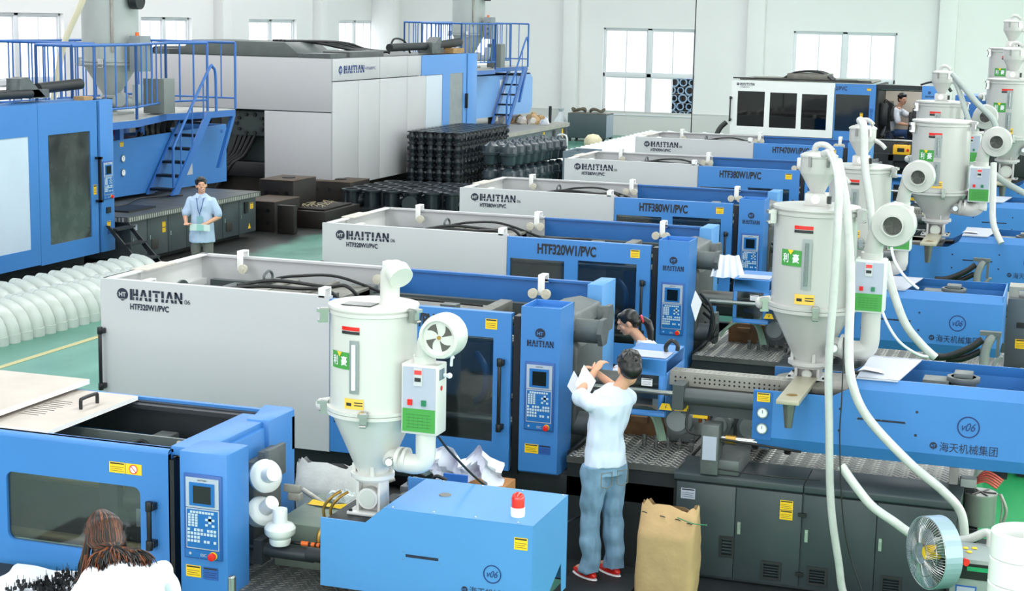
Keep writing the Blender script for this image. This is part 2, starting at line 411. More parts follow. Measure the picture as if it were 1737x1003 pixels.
# ------------------------------------------------------------------ the hall
WX0, WX1, WY0, WY1, WZ = -26.6, 14.0, -6.0, 61.5, 9.0
def floor_mat():
    m = bpy.data.materials.new('green_epoxy_floor'); m.use_nodes = True; nt = m.node_tree; N = nt.nodes; L = nt.links
    b = N['Principled BSDF']; tc = N.new('ShaderNodeTexCoord')
    n = N.new('ShaderNodeTexNoise'); n.inputs['Scale'].default_value = .8; n.inputs['Detail'].default_value = 9; n.inputs['Roughness'].default_value = .65
    mp = N.new('ShaderNodeMapping'); mp.inputs['Scale'].default_value = (1, .45, 1)
    L.new(tc.outputs['Object'], mp.inputs[0]); L.new(mp.outputs[0], n.inputs['Vector'])
    r = N.new('ShaderNodeValToRGB'); r.color_ramp.elements[0].position = .35; r.color_ramp.elements[1].position = .72
    r.color_ramp.elements[0].color = (*lin((62, 122, 104)), 1); r.color_ramp.elements[1].color = (*lin((112, 166, 150)), 1)
    L.new(n.outputs['Fac'], r.inputs[0])
    # newer, stronger green coating on the machines' service aisle (towards X+)
    sp = N.new('ShaderNodeSeparateXYZ'); L.new(tc.outputs['Object'], sp.inputs[0])
    mr = N.new('ShaderNodeMapRange'); mr.inputs['From Min'].default_value = -2.6; mr.inputs['From Max'].default_value = -2.4; L.new(sp.outputs['X'], mr.inputs['Value'])
    mx = N.new('ShaderNodeMix'); mx.data_type = 'RGBA'; L.new(mr.outputs[0], mx.inputs['Factor']); L.new(r.outputs[0], mx.inputs['A']); mx.inputs['B'].default_value = (*lin((44, 152, 92)), 1)
    # dark oil grime round the two large presses (towards X-)
    n2 = N.new('ShaderNodeTexNoise'); n2.inputs['Scale'].default_value = .9; n2.inputs['Detail'].default_value = 5; L.new(tc.outputs['Object'], n2.inputs['Vector'])
    ma = N.new('ShaderNodeMath'); ma.operation = 'MULTIPLY_ADD'; ma.inputs[1].default_value = -.9; L.new(n2.outputs['Fac'], ma.inputs[0]); L.new(sp.outputs['X'], ma.inputs[2])
    mr2 = N.new('ShaderNodeMapRange'); mr2.inputs['From Min'].default_value = -14.45; mr2.inputs['From Max'].default_value = -14.9; L.new(ma.outputs[0], mr2.inputs['Value'])
    ms = N.new('ShaderNodeMapRange'); ms.inputs['From Min'].default_value = 44; ms.inputs['From Max'].default_value = 43; L.new(sp.outputs['Y'], ms.inputs['Value'])
    mu = N.new('ShaderNodeMath'); mu.operation = 'MULTIPLY'; L.new(mr2.outputs[0], mu.inputs[0]); L.new(ms.outputs[0], mu.inputs[1])
    m2 = N.new('ShaderNodeMix'); m2.data_type = 'RGBA'; L.new(mu.outputs[0], m2.inputs['Factor']); L.new(mx.outputs['Result'], m2.inputs['A']); m2.inputs['B'].default_value = (*lin((54, 55, 55)), 1)
    L.new(m2.outputs['Result'], b.inputs['Base Color'])
    rr = N.new('ShaderNodeMapRange'); rr.inputs['To Min'].default_value = .18; rr.inputs['To Max'].default_value = .5; L.new(n.outputs['Fac'], rr.inputs['Value']); L.new(rr.outputs[0], b.inputs['Roughness'])
    return m
WALLM = mat('white_wall_plaster', (240, 240, 240), .8, var=.02, scale=.6)
CEILM = mat('ceiling_sheet', (205, 208, 210), .8)
struct('floor', MB().box(WX0-.3, WY0-.3, -.2, WX1+.3, WY1+.3, 0), floor_mat(), smooth=False)
# wall_back with windows (x0,x1,z0,z1)
BWIN = [(-24.9, -21.9, .9, 4.15), (-17.25, -13.75, .87, 4.08), (-10.1, -6.35, .87, 4.1), (-1.6, 2.0, .87, 4.1), (6, 9.6, .87, 4.1)]
BWIN[1] = (-17.35, -13.75, .82, 4.07)
mb = MB().plate_holes(WX0-.3, WX1+.3, 0, WZ, WY1, WY1+.3, BWIN)
struct('wall_back', mb, WALLM, smooth=False)
LWIN = [(30.0, 33.2, .9, 4.2), (35.6, 39.6, .9, 4.25), (43.6, 46.6, .9, 4.18), (50.4, 54.0, .9, 4.15), (57.6, 61.0, .9, 4.15)]
def turn_left(mb):    # xz sheet -> sheet facing X+ at the wall on the X- side
    mb.v = [(WX0-(y), x, z) for x, y, z in mb.v]; mb.f = [f for f in mb.f]; return mb
struct('wall_left', turn_left(MB().plate_holes(WY0, WY1, 0, WZ, 0, .3, LWIN)), WALLM, smooth=False)
RWIN = [(-2, 6, 1.2, 6), (9, 17, 1.2, 6), (20, 28, 1.2, 6), (31, 39, 1.2, 6), (42, 50, 1.2, 6), (53, 60, 1.2, 6)]
mb = MB().plate_holes(WY0, WY1, 0, WZ, 0, .3, RWIN); mb.v = [(WX1+y, x, z) for x, y, z in mb.v]
struct('wall_right', mb, WALLM, smooth=False)
struct('wall_front', MB().plate_holes(WX0-.3, WX1+.3, 0, WZ, WY0-.3, WY0, [(-18, 10, 2.5, 6.8)]), WALLM, smooth=False)
mb = MB().plate_holes(WX0-.3, WX1+.3, WY0-.3, WY1+.3, 0, .15, [(x-1.3, x+1.3, -3, 57) for x in SKY])
mb.v = [(x, z, WZ+y) for x, y, z in mb.v]
struct('ceiling', mb, CEILM, smooth=False)
struct('trim_1', MB().box(WX0, WY1-.02, 0, WX1, WY1, .9).box(WX0, WY1-.035, .9, WX1, WY1, .93), mat('dado_paint', (214, 214, 212), .6), smooth=False)
# wall pilasters
k = 1
for x, wd in ((-11.75, .62), (-18.85, .55), (-4.9, .62), (2.4, .6)):
    k += 1; struct('trim_%d' % k, MB().box(x, WY1-.34, 0, x+wd, WY1, WZ), WALLM, bevel=.01)
for y in (41.2, 48.0, 55.3):
    k += 1; struct('trim_%d' % k, MB().box(WX0, y, 0, WX0+.34, y+.6, WZ), WALLM, bevel=.01)
k += 1; struct('trim_%d' % k, MB().box(WX0, WY1-.9, 0, WX0+.9, WY1, WZ), WALLM, bevel=.01)
FRAME = mat('white_window_frame', (226, 230, 234), .35)
OUTM = mat('outdoor_concrete', (176, 176, 172), .8)
wn = 0
def window(a, b, z0, z1, y, back=True, panes=4):
    global wn; wn += 1
    fr = MB(); t = .07; zm = z0+(z1-z0)*.455
    for (p, q, r_, s_) in ((a, b, z0, z0+t), (a, b, z1-t, z1), (a, b, zm-.07, zm+.07), (a, a+t, z0, z1), (b-t, b, z0, z1), ((a+b)/2-.09, (a+b)/2+.09, z0, z1)):
        fr.box(p, y+.12, r_, q, y+.2, s_)
    root = MB(); root.v = []
    o = struct('window_%d' % wn, fr, FRAME, bevel=.006)
    if not back: o.data.transform(Matrix(((0, -1, 0, WX0), (1, 0, 0, 0), (0, 0, 1, 0), (0, 0, 0, 1))))
    hw = (b-a)/2
    for c in range(2):
        for rw in range(2):
            x0 = a+t+c*(hw+.02); x1 = x0+hw-t-.09; zz0 = z0+t if rw == 0 else zm+.07; zz1 = zm-.07 if rw == 0 else z1-t
            for sgn in (0, 1):   # two sliding sashes per light
                xm = (x0+x1)/2; p0, p1 = (x0, xm+.025) if sgn == 0 else (xm-.025, x1); yy = y+.135+.03*sgn
                if c == 1 and rw == 0 and sgn == 1 and wn == 2: continue   # this sash stands open
                ms = MB().plate_holes(p0, p1, zz0, zz1, yy, yy+.025, [(p0+.045, p1-.045, zz0+.045, zz1-.045)])
                gl = MB().box(p0+.04, yy+.01, zz0+.04, p1-.04, yy+.014, zz1-.04)
                so = ms.build('sash', FRAME, o, smooth=False); go = gl.build('pane', GLASSW, so, smooth=False)
                if not back:
                    for q in (so, go): q.data.transform(Matrix(((0, -1, 0, WX0), (1, 0, 0, 0), (0, 0, 1, 0), (0, 0, 0, 1))))
    sl = MB().box(a-.03, y-.05, z0-.04, b+.03, y+.12, z0).build('window_sill', FRAME, o, smooth=False)
    if not back: sl.data.transform(Matrix(((0, -1, 0, WX0), (1, 0, 0, 0), (0, 0, 1, 0), (0, 0, 0, 1))))
for h in BWIN: window(*h, WY1)
for h in LWIN: window(*h, 0, back=False)
# floor marking lines
k += 1; struct('trim_%d' % k, MB().box(-12.42, 8, .001, -12.32, 58, .004), mat('floor_line_yellow', (186, 178, 128), .6), smooth=False)
k += 1; struct('trim_%d' % k, MB().box(-1.3, 17.35, .001, 9, 17.45, .004), mat('floor_line_fresh', (214, 208, 70), .6), smooth=False)
# ground outside
struct('outdoor_ground', MB().box(-60, WY1+.3, -.3, 40, 110, -.05), OUTM, smooth=False)
struct('outdoor_ground', MB().box(-70, -10, -.3, WX0-.3, 110, -.05), OUTM, smooth=False)

# ------------------------------------------------------------------ press parts shared by the rows
def roller(parent, x, y, z, n=1, dirn=1, flip=False):
    """white hook strap over the guard rail with nylon wheels"""
    m = MB(); t = .012; h = .125; d = .12*dirn
    w_ = .032; m.box(x-w_, y, z-.02, x+w_, y+t, z+.06); m.box(x-w_, min(y, y+d), z+.05, x+w_, max(y, y+d)+t, z+.065); m.box(x-w_, y+d, z-h, x+w_, y+d+t, z+.06)
    o = m.build('roller_bracket', WHITE_W, parent, bevel=.005)
    for k in range(n):
        xx = x+((-.07, .055)[k] if n == 2 else .045)
        q = MB(); yy = y+d+.028 if dirn > 0 else y+d-.02
        q.cyl((xx, yy-.016, z-h+.02), (xx, yy+.016, z-h+.02), .045, n=20); q.cyl((xx, yy-.022, z-h+.02), (xx, yy+.022, z-h+.02), .016, n=12)
        q.build('roller', mat('nylon_wheel', (206, 202, 186), .4), o)
    return o
def control_panel(parent, F, a, b, w_, h_):
    """operator panel: frame, screen, keys, stop button; children of the cabinet"""
    m = MB(); F.rect(m, a, b, w_, h_, 0, .012)
    m.build('panel_frame', mat('panel_rim_blue', (44, 88, 158), .4), parent, bevel=.004)
    iw = w_*.86; ia = a+w_*.07
    m = MB(); F.rect(m, ia, b+h_*.61, iw, h_*.35, .012, .018); F.rect(m, ia, b+h_*.12, iw, h_*.48, .012, .016); m.build('panel_plate', SILV, parent, smooth=False)
    m = MB(); F.rect(m, ia+iw*.12, b+h_*.635, iw*.76, h_*.27, .018, .024); F.rect(m, ia+iw*.03, b+h_*.135, iw*.94, h_*.45, .016, .019); F.rect(m, a+w_*.04, b+h_*.015, w_*.92, h_*.095, .012, .015)
    m.build('panel_plate', PANEL_B, parent, smooth=False)['label'] = 'bright blue key field and screen surround'
    m = MB(); F.rect(m, ia+iw*.24, b+h_*.665, iw*.54, h_*.205, .024, .026); m.build('screen', SCREEN, parent, smooth=False)
    m = MB(); F.text(m, 'HAITIAN', ia+iw*.36, b+h_*.925, iw*.28, h_*.018, .019, .02); m.build('lettering', INK_B, parent, smooth=False)
    m = MB(); kw, kh = iw*.062, h_*.026
    for i in range(8): F.rect(m, ia+iw*(.14+.092*i), b+h_*.545, kw*1.1, kh, .019, .024)
    for i in range(3):
        for j in range(5): F.rect(m, ia+iw*(.08+.105*i), b+h_*(.512-.031*j), kw*1.2, kh*.9, .019, .024)
    for (i, j) in ((.70, .50), (.60, .468), (.80, .468), (.70, .437), (.60, .405), (.80, .400)): F.rect(m, ia+iw*i, b+h_*j, kw*1.3, kh, .019, .024)
    for j in range(4):
        for i in range(9):
            if (j == 0 and i in (1, 5)) or (j == 2 and 4 <= i <= 8) or (j == 3 and (i in (4, 7))): continue
            F.rect(m, ia+iw*(.055+.1*i), b+h_*(.335-.044*j), kw*1.15, kh*1.15, .019, .024)
    stuff(m.build('keypad', mat('key_cap', (190, 208, 220), .5), parent, smooth=False))
    m = MB()
    for j in (0, 1): F.rect(m, ia+iw*.70, b+h_*.468, kw*1.3, kh, .019, .0245)
    m.build('green_key', GREENB, parent, smooth=False)
    c = F.at(a+w_*.78, b+h_*.058, .012); c1 = F.at(a+w_*.78, b+h_*.058, .022)
    MB().cyl(c, c1, w_*.10, n=20).build('stop_ring', YEL, parent)
    MB().cyl(c1, F.at(a+w_*.78, b+h_*.058, .05), w_*.085, w_*.095, n=20).build('emergency_stop', RED, parent, bevel=.004)
    m = MB(); F.text(m, 'ESC', a+w_*.44, b+h_*.035, w_*.16, h_*.035, .016, .02); F.disc(m, a+w_*.17, b+h_*.06, w_*.035, .017); m.build('lettering', SILV, parent, smooth=False)
def door_handle(parent, x, z0, z1, y, m=BLACK):
    q = MB().cyl((x, y-.055, z0+.02), (x, y-.055, z1-.02), .016, n=12); q.cyl((x, y-.055, z0-.015), (x, y-.055, z0+.05), .023, n=12).cyl((x, y-.055, z1-.05), (x, y-.055, z1+.015), .023, n=12)
    q.box(x-.018, y-.055, z0, x+.03, y, z0+.045).box(x-.018, y-.055, z1-.045, x+.03, y, z1)
    return q.build('door_handle', m, parent, bevel=.004)
def tread(parent, x0, y0, x1, y1, z, name='platform', thick=.05, lip=0., pitch=.062, lugs=True, base=TREAD, lugm=None):
    m = MB().box(x0, y0, z-thick, x1, y1, z)
    if lip: m.box(x0, y0-.004, z-lip, x1, y0, z)
    o = m.build(name, base, parent, smooth=False)
    if lugs:
        q = MB(); j = 0; y = y0+.03
        while y < y1-.03:
            x = x0+.03+(pitch/2 if j % 2 else 0); i = 0
            while x < x1-.03:
                a = .78 if (i+j) % 2 else -.78; c, s_ = math.cos(a), math.sin(a); l, w_ = pitch*.42, pitch*.14
                B = [(x+c*l, y+s_*l), (x-s_*w_, y+c*w_), (x-c*l, y-s_*l), (x+s_*w_, y-c*w_)]
                q.add([(p[0], p[1], z) for p in B]+[(x+c*l*.4, y+s_*l*.4, z+.005), (x-c*l*.4, y-s_*l*.4, z+.005)], [(0,1,5,4),(1,2,5),(2,3,4,5),(3,0,4)])
                x += pitch; i += 1
            y += pitch*.55; j += 1
        stuff(q.build('tread_pattern', lugm or TREAD_L, o, smooth=False))
    return o
def vent(parent, x, z, w_, h_, y, m=DARK):
    q = MB().plate_holes(x, x+w_, z, z+h_, y-.012, y, [(x+.02, x+w_-.02, z+.02, z+h_-.02)])
    n = max(4, int((h_-.04)/.022))
    for i in range(n):
        zz = z+.02+(h_-.04)*i/n; q.add([(x+.02, y-.002, zz), (x+w_-.02, y-.002, zz), (x+w_-.02, y-.012, zz+.014), (x+.02, y-.012, zz+.014)], [(0, 1, 2, 3)])
    return q.build('vent_grille', mat('vent_dark', (34, 38, 40), .5), parent, smooth=False)
def injection_cover(parent, X0, X1, y, zb, zt, D, slot=True, low=.16, step=.60, depth_open=.5, chin=.10, cut=False):
    """long sheet steel hood of the injection unit with a stepped nose; open tray at its rear end"""
    xs = X0+step; xt = xs+low*1.15
    out = MB()
    cr = .085
    # front skin: lower chin tucked back, main face, top band leaning back
    def skin(yf, sgn):
        P = [(X0, zb+chin), (X1, zb+chin), (X1, zt-cr), (xt-.05, zt-cr), (xs, zt-low), (X0, zt-low)]
        out.prism(P, yf, yf+.012*sgn, 'xz')
        ch = [(X0+.06, zb, .05), (X1, zb, .05), (X1, zb+chin, 0), (X0, zb+chin, 0)]
        out.add([(x, yf+sgn*d, z) for x, z, d in ch]+[(x, yf+sgn*(d+.012), z) for x, z, d in ch], [(0,1,2,3),(7,6,5,4),(0,3,7,4),(1,5,6,2),(0,4,5,1)])
        tb = [(xt-.05, zt-cr, 0), (X1, zt-cr, 0), (X1, zt, .035), (xt, zt, .035)]
        out.add([(x, yf+sgn*d, z) for x, z, d in tb]+[(x, yf+sgn*(d+.012), z) for x, z, d in tb], [(0,1,2,3),(7,6,5,4),(2,3,7,6),(0,4,7,3),(1,2,6,5)])
    skin(y, 1); skin(y+D, -1)
    out.box(X1-.012, y+.01, zb+chin, X1, y+D-.01, zt)
    o = out.build('injection_cover', BLUE, parent, smooth=False)
    return o, xs, xt
def v06_mark(parent, F, a, b, r, sub=True, s=1.):
    m = MB(); F.ring(m, a, b, r*.88, r, .003); F.text(m, 'v06', a-r*.72, b-r*.36, r*1.25, r*.75, .003, .004, .28); m.build('lettering', mat('deep_blue_print', (20, 52, 112), .5), parent, smooth=False)
    if sub:
        m = MB(); m2 = [INK, BLUE]; emblem(m, F, a-.245*s, b-.165*s, .028*s, .003); F.text(m, '海天机械集团', a-.20*s, b-.205*s, .42*s, .075*s, .003, 0.); m.build('lettering', m2, parent, smooth=False)
def gauge(parent, F, a, b, r):
    m = MB(); m.cyl(F.at(a, b, 0), F.at(a, b, .02), r, n=20); o = m.build('pressure_gauge', STEEL, parent)
    m = MB(); F.disc(m, a, b, r*.8, .021); m.cur = 1; F.rect(m, a-r*.05, b-r*.05, r*.1, r*.6, .021, .023); m.build('gauge_dial', [PAPER, INK_B], o, smooth=False)

def press(name, label, group, x, Y, model, zt=2.06, num='06', ix=5.81, ilen=2.05, top_blue=False, glass2=True, full=True, shift=0., tone=None):
    """one horizontal press, left end at the root, operator side facing Y-"""
    T = thing(name, label, 'injection press', (x, Y, 0), 0, group)
    D = 1.75; F = Face((0, 0, 0), (1, 0, 0)); dz = zt-2.06
    # --- machine bed
    m = MB(); m.box(.25, .12, 0, 4.2, .24, .16).box(.25, D-.24, 0, 4.2, D-.12, .16)
    for xx in (.3, 1.3, 2.3, 3.1, 4.0): m.box(xx, .1, 0, xx+.12, .22, .62).box(xx, D-.22, 0, xx+.12, D-.1, .62)
    m.box(.25, .06, .55, 5.2, .2, .72).box(.25, D-.2, .55, 5.2, D-.06, .72).box(.25, .2, .5, 4.2, D-.2, .56)
    m.build('bed_frame', DARK, T, bevel=.006)
    MB().box(-.1, -.42, .0, 7.6, 1.95, .012).build('floor_shade_sheet', DARK, T, smooth=False)  # dark sheet added in place of the shade on the floor around the press
    # --- rear and end guards
    m = MB().box(0, D-.03, .9, 2.08, D, zt).box(0, D-.07, zt-.02, 2.08, D-.03, zt+.0)
    m.build('rear_guard', WHITE, T, smooth=False)
    MB().box(2.05, D+.005, .9, 4.1, D+.03, zt-.01).box(2.05, D-.03, zt-.03, 4.1, D+.005, zt-.01).build('rear_door', BLUE_D, T, smooth=False)
    m = MB().box(0, .012, .9, .02, D-.03, zt-.26).box(0, .02, zt-.26, .02, D-.03, zt).box(.0, .02, zt-.012, .1, D-.03, zt).box(.02, .012, zt-.3, .075, D-.03, zt-.24).box(.02, .55, zt-.26, .05, .6, zt)
    m.build('end_guard', WHITE_W, T, smooth=False)
    MB().box(-.01, .5, zt, .16, 1.0, zt+.012).build('top_plate', mat('scuffed_plate', (196, 190, 182), .6, var=.1), T, smooth=False)
    # --- white front guard with lettering
    fg = MB().box(0, -.035, .72, 2.215, -.003, zt).box(0, -.003, zt-.03, 2.215, .03, zt).box(0, -.003, .72, .03, .03, zt).build('front_guard', WHITE, T, smooth=False)
    m = MB(); FF = Face((0, -.036, 0), (1, 0, 0))
    emblem(m, FF, .225, zt-.125, .055); ht_letters(m, FF, .30, zt-.17, .52, .098); FF.text(m, num, .84, zt-.17, .055, .04); FF.text(m, model, .30, zt-.255, .385, .055, .004, .034)
    m.build('lettering', [INK, WHITE], fg, smooth=False)
    door_handle(fg, .02, 1.08, 1.62, -.035)
    # --- blue sliding door
    x0, x1 = 2.225, 3.83; wins = [(x0+.03, x0+.65, .98, 1.81), (x0+.80, x1-.15, .96, 1.83)]
    dr = MB().plate_holes(x0, x1, .73, zt-.02, -.045, -.01, wins); dr.box(x0, -.01, zt-.05, x1, .03, zt-.02)
    dr = dr.build('sliding_door', BLUE, T, smooth=False)
    for a, b_, c, d in wins: MB().box(a-.01, -.025, c-.01, b_+.01, -.019, d+.01).build('door_window', GLASSM, dr, smooth=False)
    FD = Face((0, -.046, 0), (1, 0, 0)); m = MB(); FD.text(m, model, 2.55+.02, zt-.185, .66, .115, .004, .036); m.build('lettering', INK_B, dr, smooth=False)
    sticker(dr, FD, x1-.22, zt-.16, .10, .085)
    door_handle(dr, x1-.075, 1.08, 1.66, -.045)
    # --- what shows inside: tie bars, platens, mould, toggle
    m = MB()
    for yy in (.45, 1.3):
        for zz in (1.02, 1.72): m.cyl((1.2, yy, zz), (4.15, yy, zz), .045, n=12)
    m.build('tie_bar', STEEL, T)
    m = MB().box(1.75, .25, .8, 2.0, 1.5, 1.92).box(1.98, .3, .85, 2.12, 1.45, 1.86); m.box(.55, .3, .8, .72, 1.45, 1.86)
    m.build('moving_platen', CAST, T, bevel=.015)
    m = MB()
    for yy in (.55, 1.2): m.prism([(.7, 1.05), (1.2, 1.5), (1.8, 1.3), (1.8, 1.12), (1.2, 1.3), (.75, .95)], yy-.06, yy+.06).prism([(.7, 1.75), (1.2, 1.4), (1.8, 1.6), (1.8, 1.75), (1.2, 1.55), (.75, 1.85)], yy-.06, yy+.06)
    m.build('toggle_link', CAST, T, bevel=.01)
    MB().box(2.3, .5, 1.0, 2.75, 1.25, 1.75).box(2.78, .5, 1.0, 3.2, 1.25, 1.75).box(2.6, .46, 1.3, 2.9, .5, 1.4).build('mould', STEEL_D, T, bevel=.01)
    MB().tube([(3.3, .62, 1.12), (3.42, .5, 1.25), (3.42, .5, 1.45), (3.3, .6, 1.55)], .03).build('coolant_hose', BLUE_D, T)
    m = MB().box(.3, 1.38, zt-.29, 4.0, 1.46, zt-.19).box(.3, 1.5, zt-.36, 4.0, 1.62, zt-.30).box(.3, .06, zt-.3, 2.2, .12, zt-.24)
    m.build('guard_rail', mat('grey_rail', (72, 80, 82), .45, .2), T, smooth=False)
    MB().cyl((.28, .9, zt-.27), (1.0, .9, zt-.27), .11, n=24).cyl((.26, .9, zt-.27), (.28, .9, zt-.27), .14, n=24).box(.2, .7, zt-.35, .3, 1.1, zt-.2).build('clamp_cylinder', mat('clamp_grey', (74, 84, 84), .4, .1), T)
    # --- clamp head covers, cables, hooks seen from above
    m = MB().box(.95, .35, zt-.24, 2.0, 1.3, zt-.13).box(1.2, .4, zt-.13, 1.32, 1.25, zt-.10).box(1.65, .4, zt-.13, 1.72, 1.25, zt-.09).box(1.0, .45, zt-.14, 1.9, .75, zt-.11).box(1.05, .85, zt-.14, 1.75, 1.2, zt-.115).box(2.5, .3, zt-.22, 3.35, .95, zt-.15).box(3.3, .35, zt-.26, 3.42, 1.2, zt-.13)
    m.build('clamp_top_cover', GREASE, T, bevel=.01)
    random.seed(int(Y*10))
    m = MB()
    for i in range(2):
        o_ = .16*i; m.tube([(.95+o_*.3, .3+o_*2, zt-.09), (1.25, .5+o_*2.2, zt-.06), (1.6+o_, .6+o_*1.6, zt-.07-.01*i), (1.95+o_*.3, .5+o_*1.8, zt-.05), (2.1+o_*.2, .55+o_*1.9, zt-.2)], .017, 8)
    m.tube([(1.1, 1.2, zt-.1), (1.4, 1.0, zt-.03), (1.7, 1.25, zt-.05), (2.2, 1.3, zt-.2)], .014, 8).tube([(2.4, .9, zt-.14), (2.8, .7, zt-.1), (3.3, .75, zt-.12)], .012, 8)
    m.build('hydraulic_hose', RUBBER, T)
    m = MB(); m.tube([(1.12, .95, zt-.13), (1.12, .9, zt-.04), (1.12, 1.0, zt+.0), (1.12, 1.07, zt-.05), (1.12, 1.04, zt-.13)], .013, 8); m.box(1.06, .9, zt-.14, 1.2, 1.1, zt-.08); m.box(1.85, .5, zt-.13, 2.0, .62, zt-.08).box(3.0, .5, zt-.15, 3.14, .62, zt-.09)
    m.build('lifting_eye', CAST, T)
    roller(T, .5, D-.03, zt, 1, -1); roller(T, 2.02, D-.03, zt, 2, -1); roller(T, 3.55, D-.03, zt-.02, 2, -1)
    roller(T, .42, .02, zt-.06, 1, 1); roller(T, 2.14, -.035, zt, 1, 1)
    # --- fixed platen casting and nuts
    m = MB().box(3.95, .34, .8, 4.18, 1.35, 1.9).prism([(3.85, 1.96), (4.02, 2.0), (4.2, 1.96), (4.24, 1.85), (3.85, 1.85)], .36, 1.3).prism([(4.16, 1.0), (4.26, 1.05), (4.26, 1.7), (4.16, 1.78)], .42, 1.2).box(4.0, .36, 1.2, 4.24, .5, 1.35)
    m.build('fixed_platen', CAST, T, bevel=.02)
    m = MB()
    for yy, zz, e in ((.52, 1.05, 0), (.52, 1.84, 0), (1.2, 1.05, -.14), (1.2, 1.84, -.14)): m.cyl((4.2, yy, zz), (4.42+e, yy, zz), .10, n=20).cyl((4.42+e, yy, zz), (4.46+e, yy, zz), .125, n=6)
    m.build('tie_bar_nut', CAST, T)
    m = MB()
    for i in range(4): m.tube([(4.3, .35+.1*i, 1.5-.12*i), (4.45, .25+.1*i, 1.35-.1*i), (4.4, .3, 1.0), (4.25, .25, .85)], .018, 8)
    m.build('hydraulic_hose', RUBBER, T)
    # --- control cabinet
    cx0, cx1 = 3.915, 4.245; zt2 = 2.11+dz
    cc = MB().plate_holes(cx0, cx1, .75, zt2, -.05, -.035, []); cc.box(cx0, -.035, .75, cx1, .33, zt2-.05); cc.box(cx0, -.035, zt2-.05, cx0+.012, .33, zt2).box(cx1-.012, -.035, zt2-.05, cx1, .33, zt2).box(cx0, .318, zt2-.05, cx1, .33, zt2)
    cc.prism([(-.035, .749), (.33, .749), (.1, .72), (-.03, .735)], cx0, cx1, 'yz')
    cc = cc.build('control_cabinet', BLUE, T, smooth=False)
    FC = Face((0, -.051, 0), (1, 0, 0)); m = MB(); emblem(m, FC, cx0+.165, 1.90+dz*.5, .042); ht_letters(m, FC, cx0+.055, 1.79+dz*.5, .225, .052); m.build('lettering', [INK, BLUE], cc, smooth=False)
    control_panel(cc, FC, cx0+.045, 1.10, .25, .565)
    sticker(cc, FC, cx0+.055, .905, .115, .075); sticker(cc, FC, cx0+.175, .905, .10, .075, BLUEL)
    # rear column
    MB().box(4.0, D-.2, .85, 4.14, D+.25, zt).build('rear_column', BLUE_LIT, T, bevel=.006)
    MB().box(3.845, -.02, .70, 3.90, .1, zt-.04).build('door_gap_post', BLACK, T)
    # --- nozzle guard, injection barrel, cylinders
    s = shift
    ng = MB().box(4.68+s, .22, 1.24, 5.06+s, .235, 1.29).box(4.68+s, .22, 1.58, 5.06+s, .235, 1.70).box(4.68+s, .22, 1.29, 4.72+s, .235, 1.58).box(5.0+s, .22, 1.29, 5.06+s, .235, 1.58)
    ng.box(4.68+s, .22, 1.70, 5.06+s, .85, 1.715).box(5.05+s, .235, 1.24, 5.065+s, .85, 1.6).box(4.68+s, .84, 1.24, 5.06+s, .855, 1.70)
    ng = ng.build('nozzle_guard', BLUE, T, bevel=.004)
    MB().box(4.71+s, .226, 1.28, 5.01+s, .23, 1.59).build('guard_window', GLASSM, ng, smooth=False)
    sticker(ng, Face((0, .218, 0), (1, 0, 0)), 4.86+s, 1.49, .09, .06, PAPER)
    m = MB().box(4.72+s, .24, 1.72, 5.05+s, .5, 1.725); m.build('guard_lid', LGREY, ng, smooth=False)
    m = MB().cyl((4.25, .6, 1.42), (7.3+s, .6, 1.42), .085, n=20).cyl((4.95, .6, 1.42), (5.7, .6, 1.42), .11, n=20); m.build('injection_barrel', STEEL_D, T)
    pg = MB().box(5.07+s, .3, 1.50, 6.05+s, .315, 1.60).box(5.07+s, .315, 1.60, 6.05+s, .46, 1.612)
    pg = pg.build('barrel_guard', GALV, T, smooth=False)
    m = MB(); Fp = Face((0, .299, 0), (1, 0, 0))
    for i in range(22):
        for j in range(2):
            if i == 3: continue
            Fp.disc(m, 5.12+s+.04*i, 1.535+.033*j, .0085, .001, 8)
    for i in range(24):
        for j in range(2): m.add([(5.1+s+.04*i+a, .36+.05*j+b_, 1.6125) for a, b_ in ((-.012, -.006), (.012, -.006), (.012, .006), (-.012, .006))], [(0, 1, 2, 3)])
    stuff(m.build('perforation', BLACK, pg, smooth=False))
    m = MB().cyl((4.45, .12, 1.47), (5.2+s, .12, 1.47), .021, n=14); m.build('piston_rod', STEEL, T)
    m = MB().cyl((5.2+s, .12, 1.46), (5.95+s, .12, 1.46), .065, n=20).box(5.16+s, .03, 1.36, 5.25+s, .22, 1.56).box(5.9+s, .03, 1.37, 5.98+s, .22, 1.55).box(5.2+s, .18, 1.30, 6.0+s, .4, 1.40); m.build('carriage_cylinder', mat('cylinder_grey', (72, 78, 80), .4, .1), T)
    Fy = Face((0, .178, 0), (1, 0, 0)); m = MB(); Fy.poly(m, [(5.02+s, 1.315), (5.13+s, 1.315), (5.105+s, 1.37), (5.045+s, 1.37)]); Fy.rect(m, 5.15+s, 1.32, .11, .05); Fy.rect(m, 5.3+s, 1.275, .12, .025)
    m.cur = 1; Fy.poly(m, [(5.07+s, 1.325), (5.085+s, 1.34), (5.078+s, 1.342), (5.09+s, 1.365), (5.07+s, 1.343), (5.077+s, 1.34)], .006); m.build('warning_label', [YEL, INK_B], T, smooth=False)
    MB().cyl((5.60, .05, 1.16), (5.68, .05, 1.16), .036, n=16).build('guide_bush', BRASS, T); m = MB().cyl((5.55, .05, 1.16), (5.85, .05, 1.16), .027, n=16); m.build('guide_rod', STEEL, T)['label'] = 'polished guide rod'
    m = MB().box(5.42, -.04, .88, 5.56, .14, 1.28).box(5.50, .0, .88, 5.72, .5, 1.0); m.build('rod_bracket', CAST, T, bevel=.008)
    MB().box(5.435, -.046, 1.0, 5.545, -.038, 1.19).build('bracket_plate', LGREY, T, smooth=False)
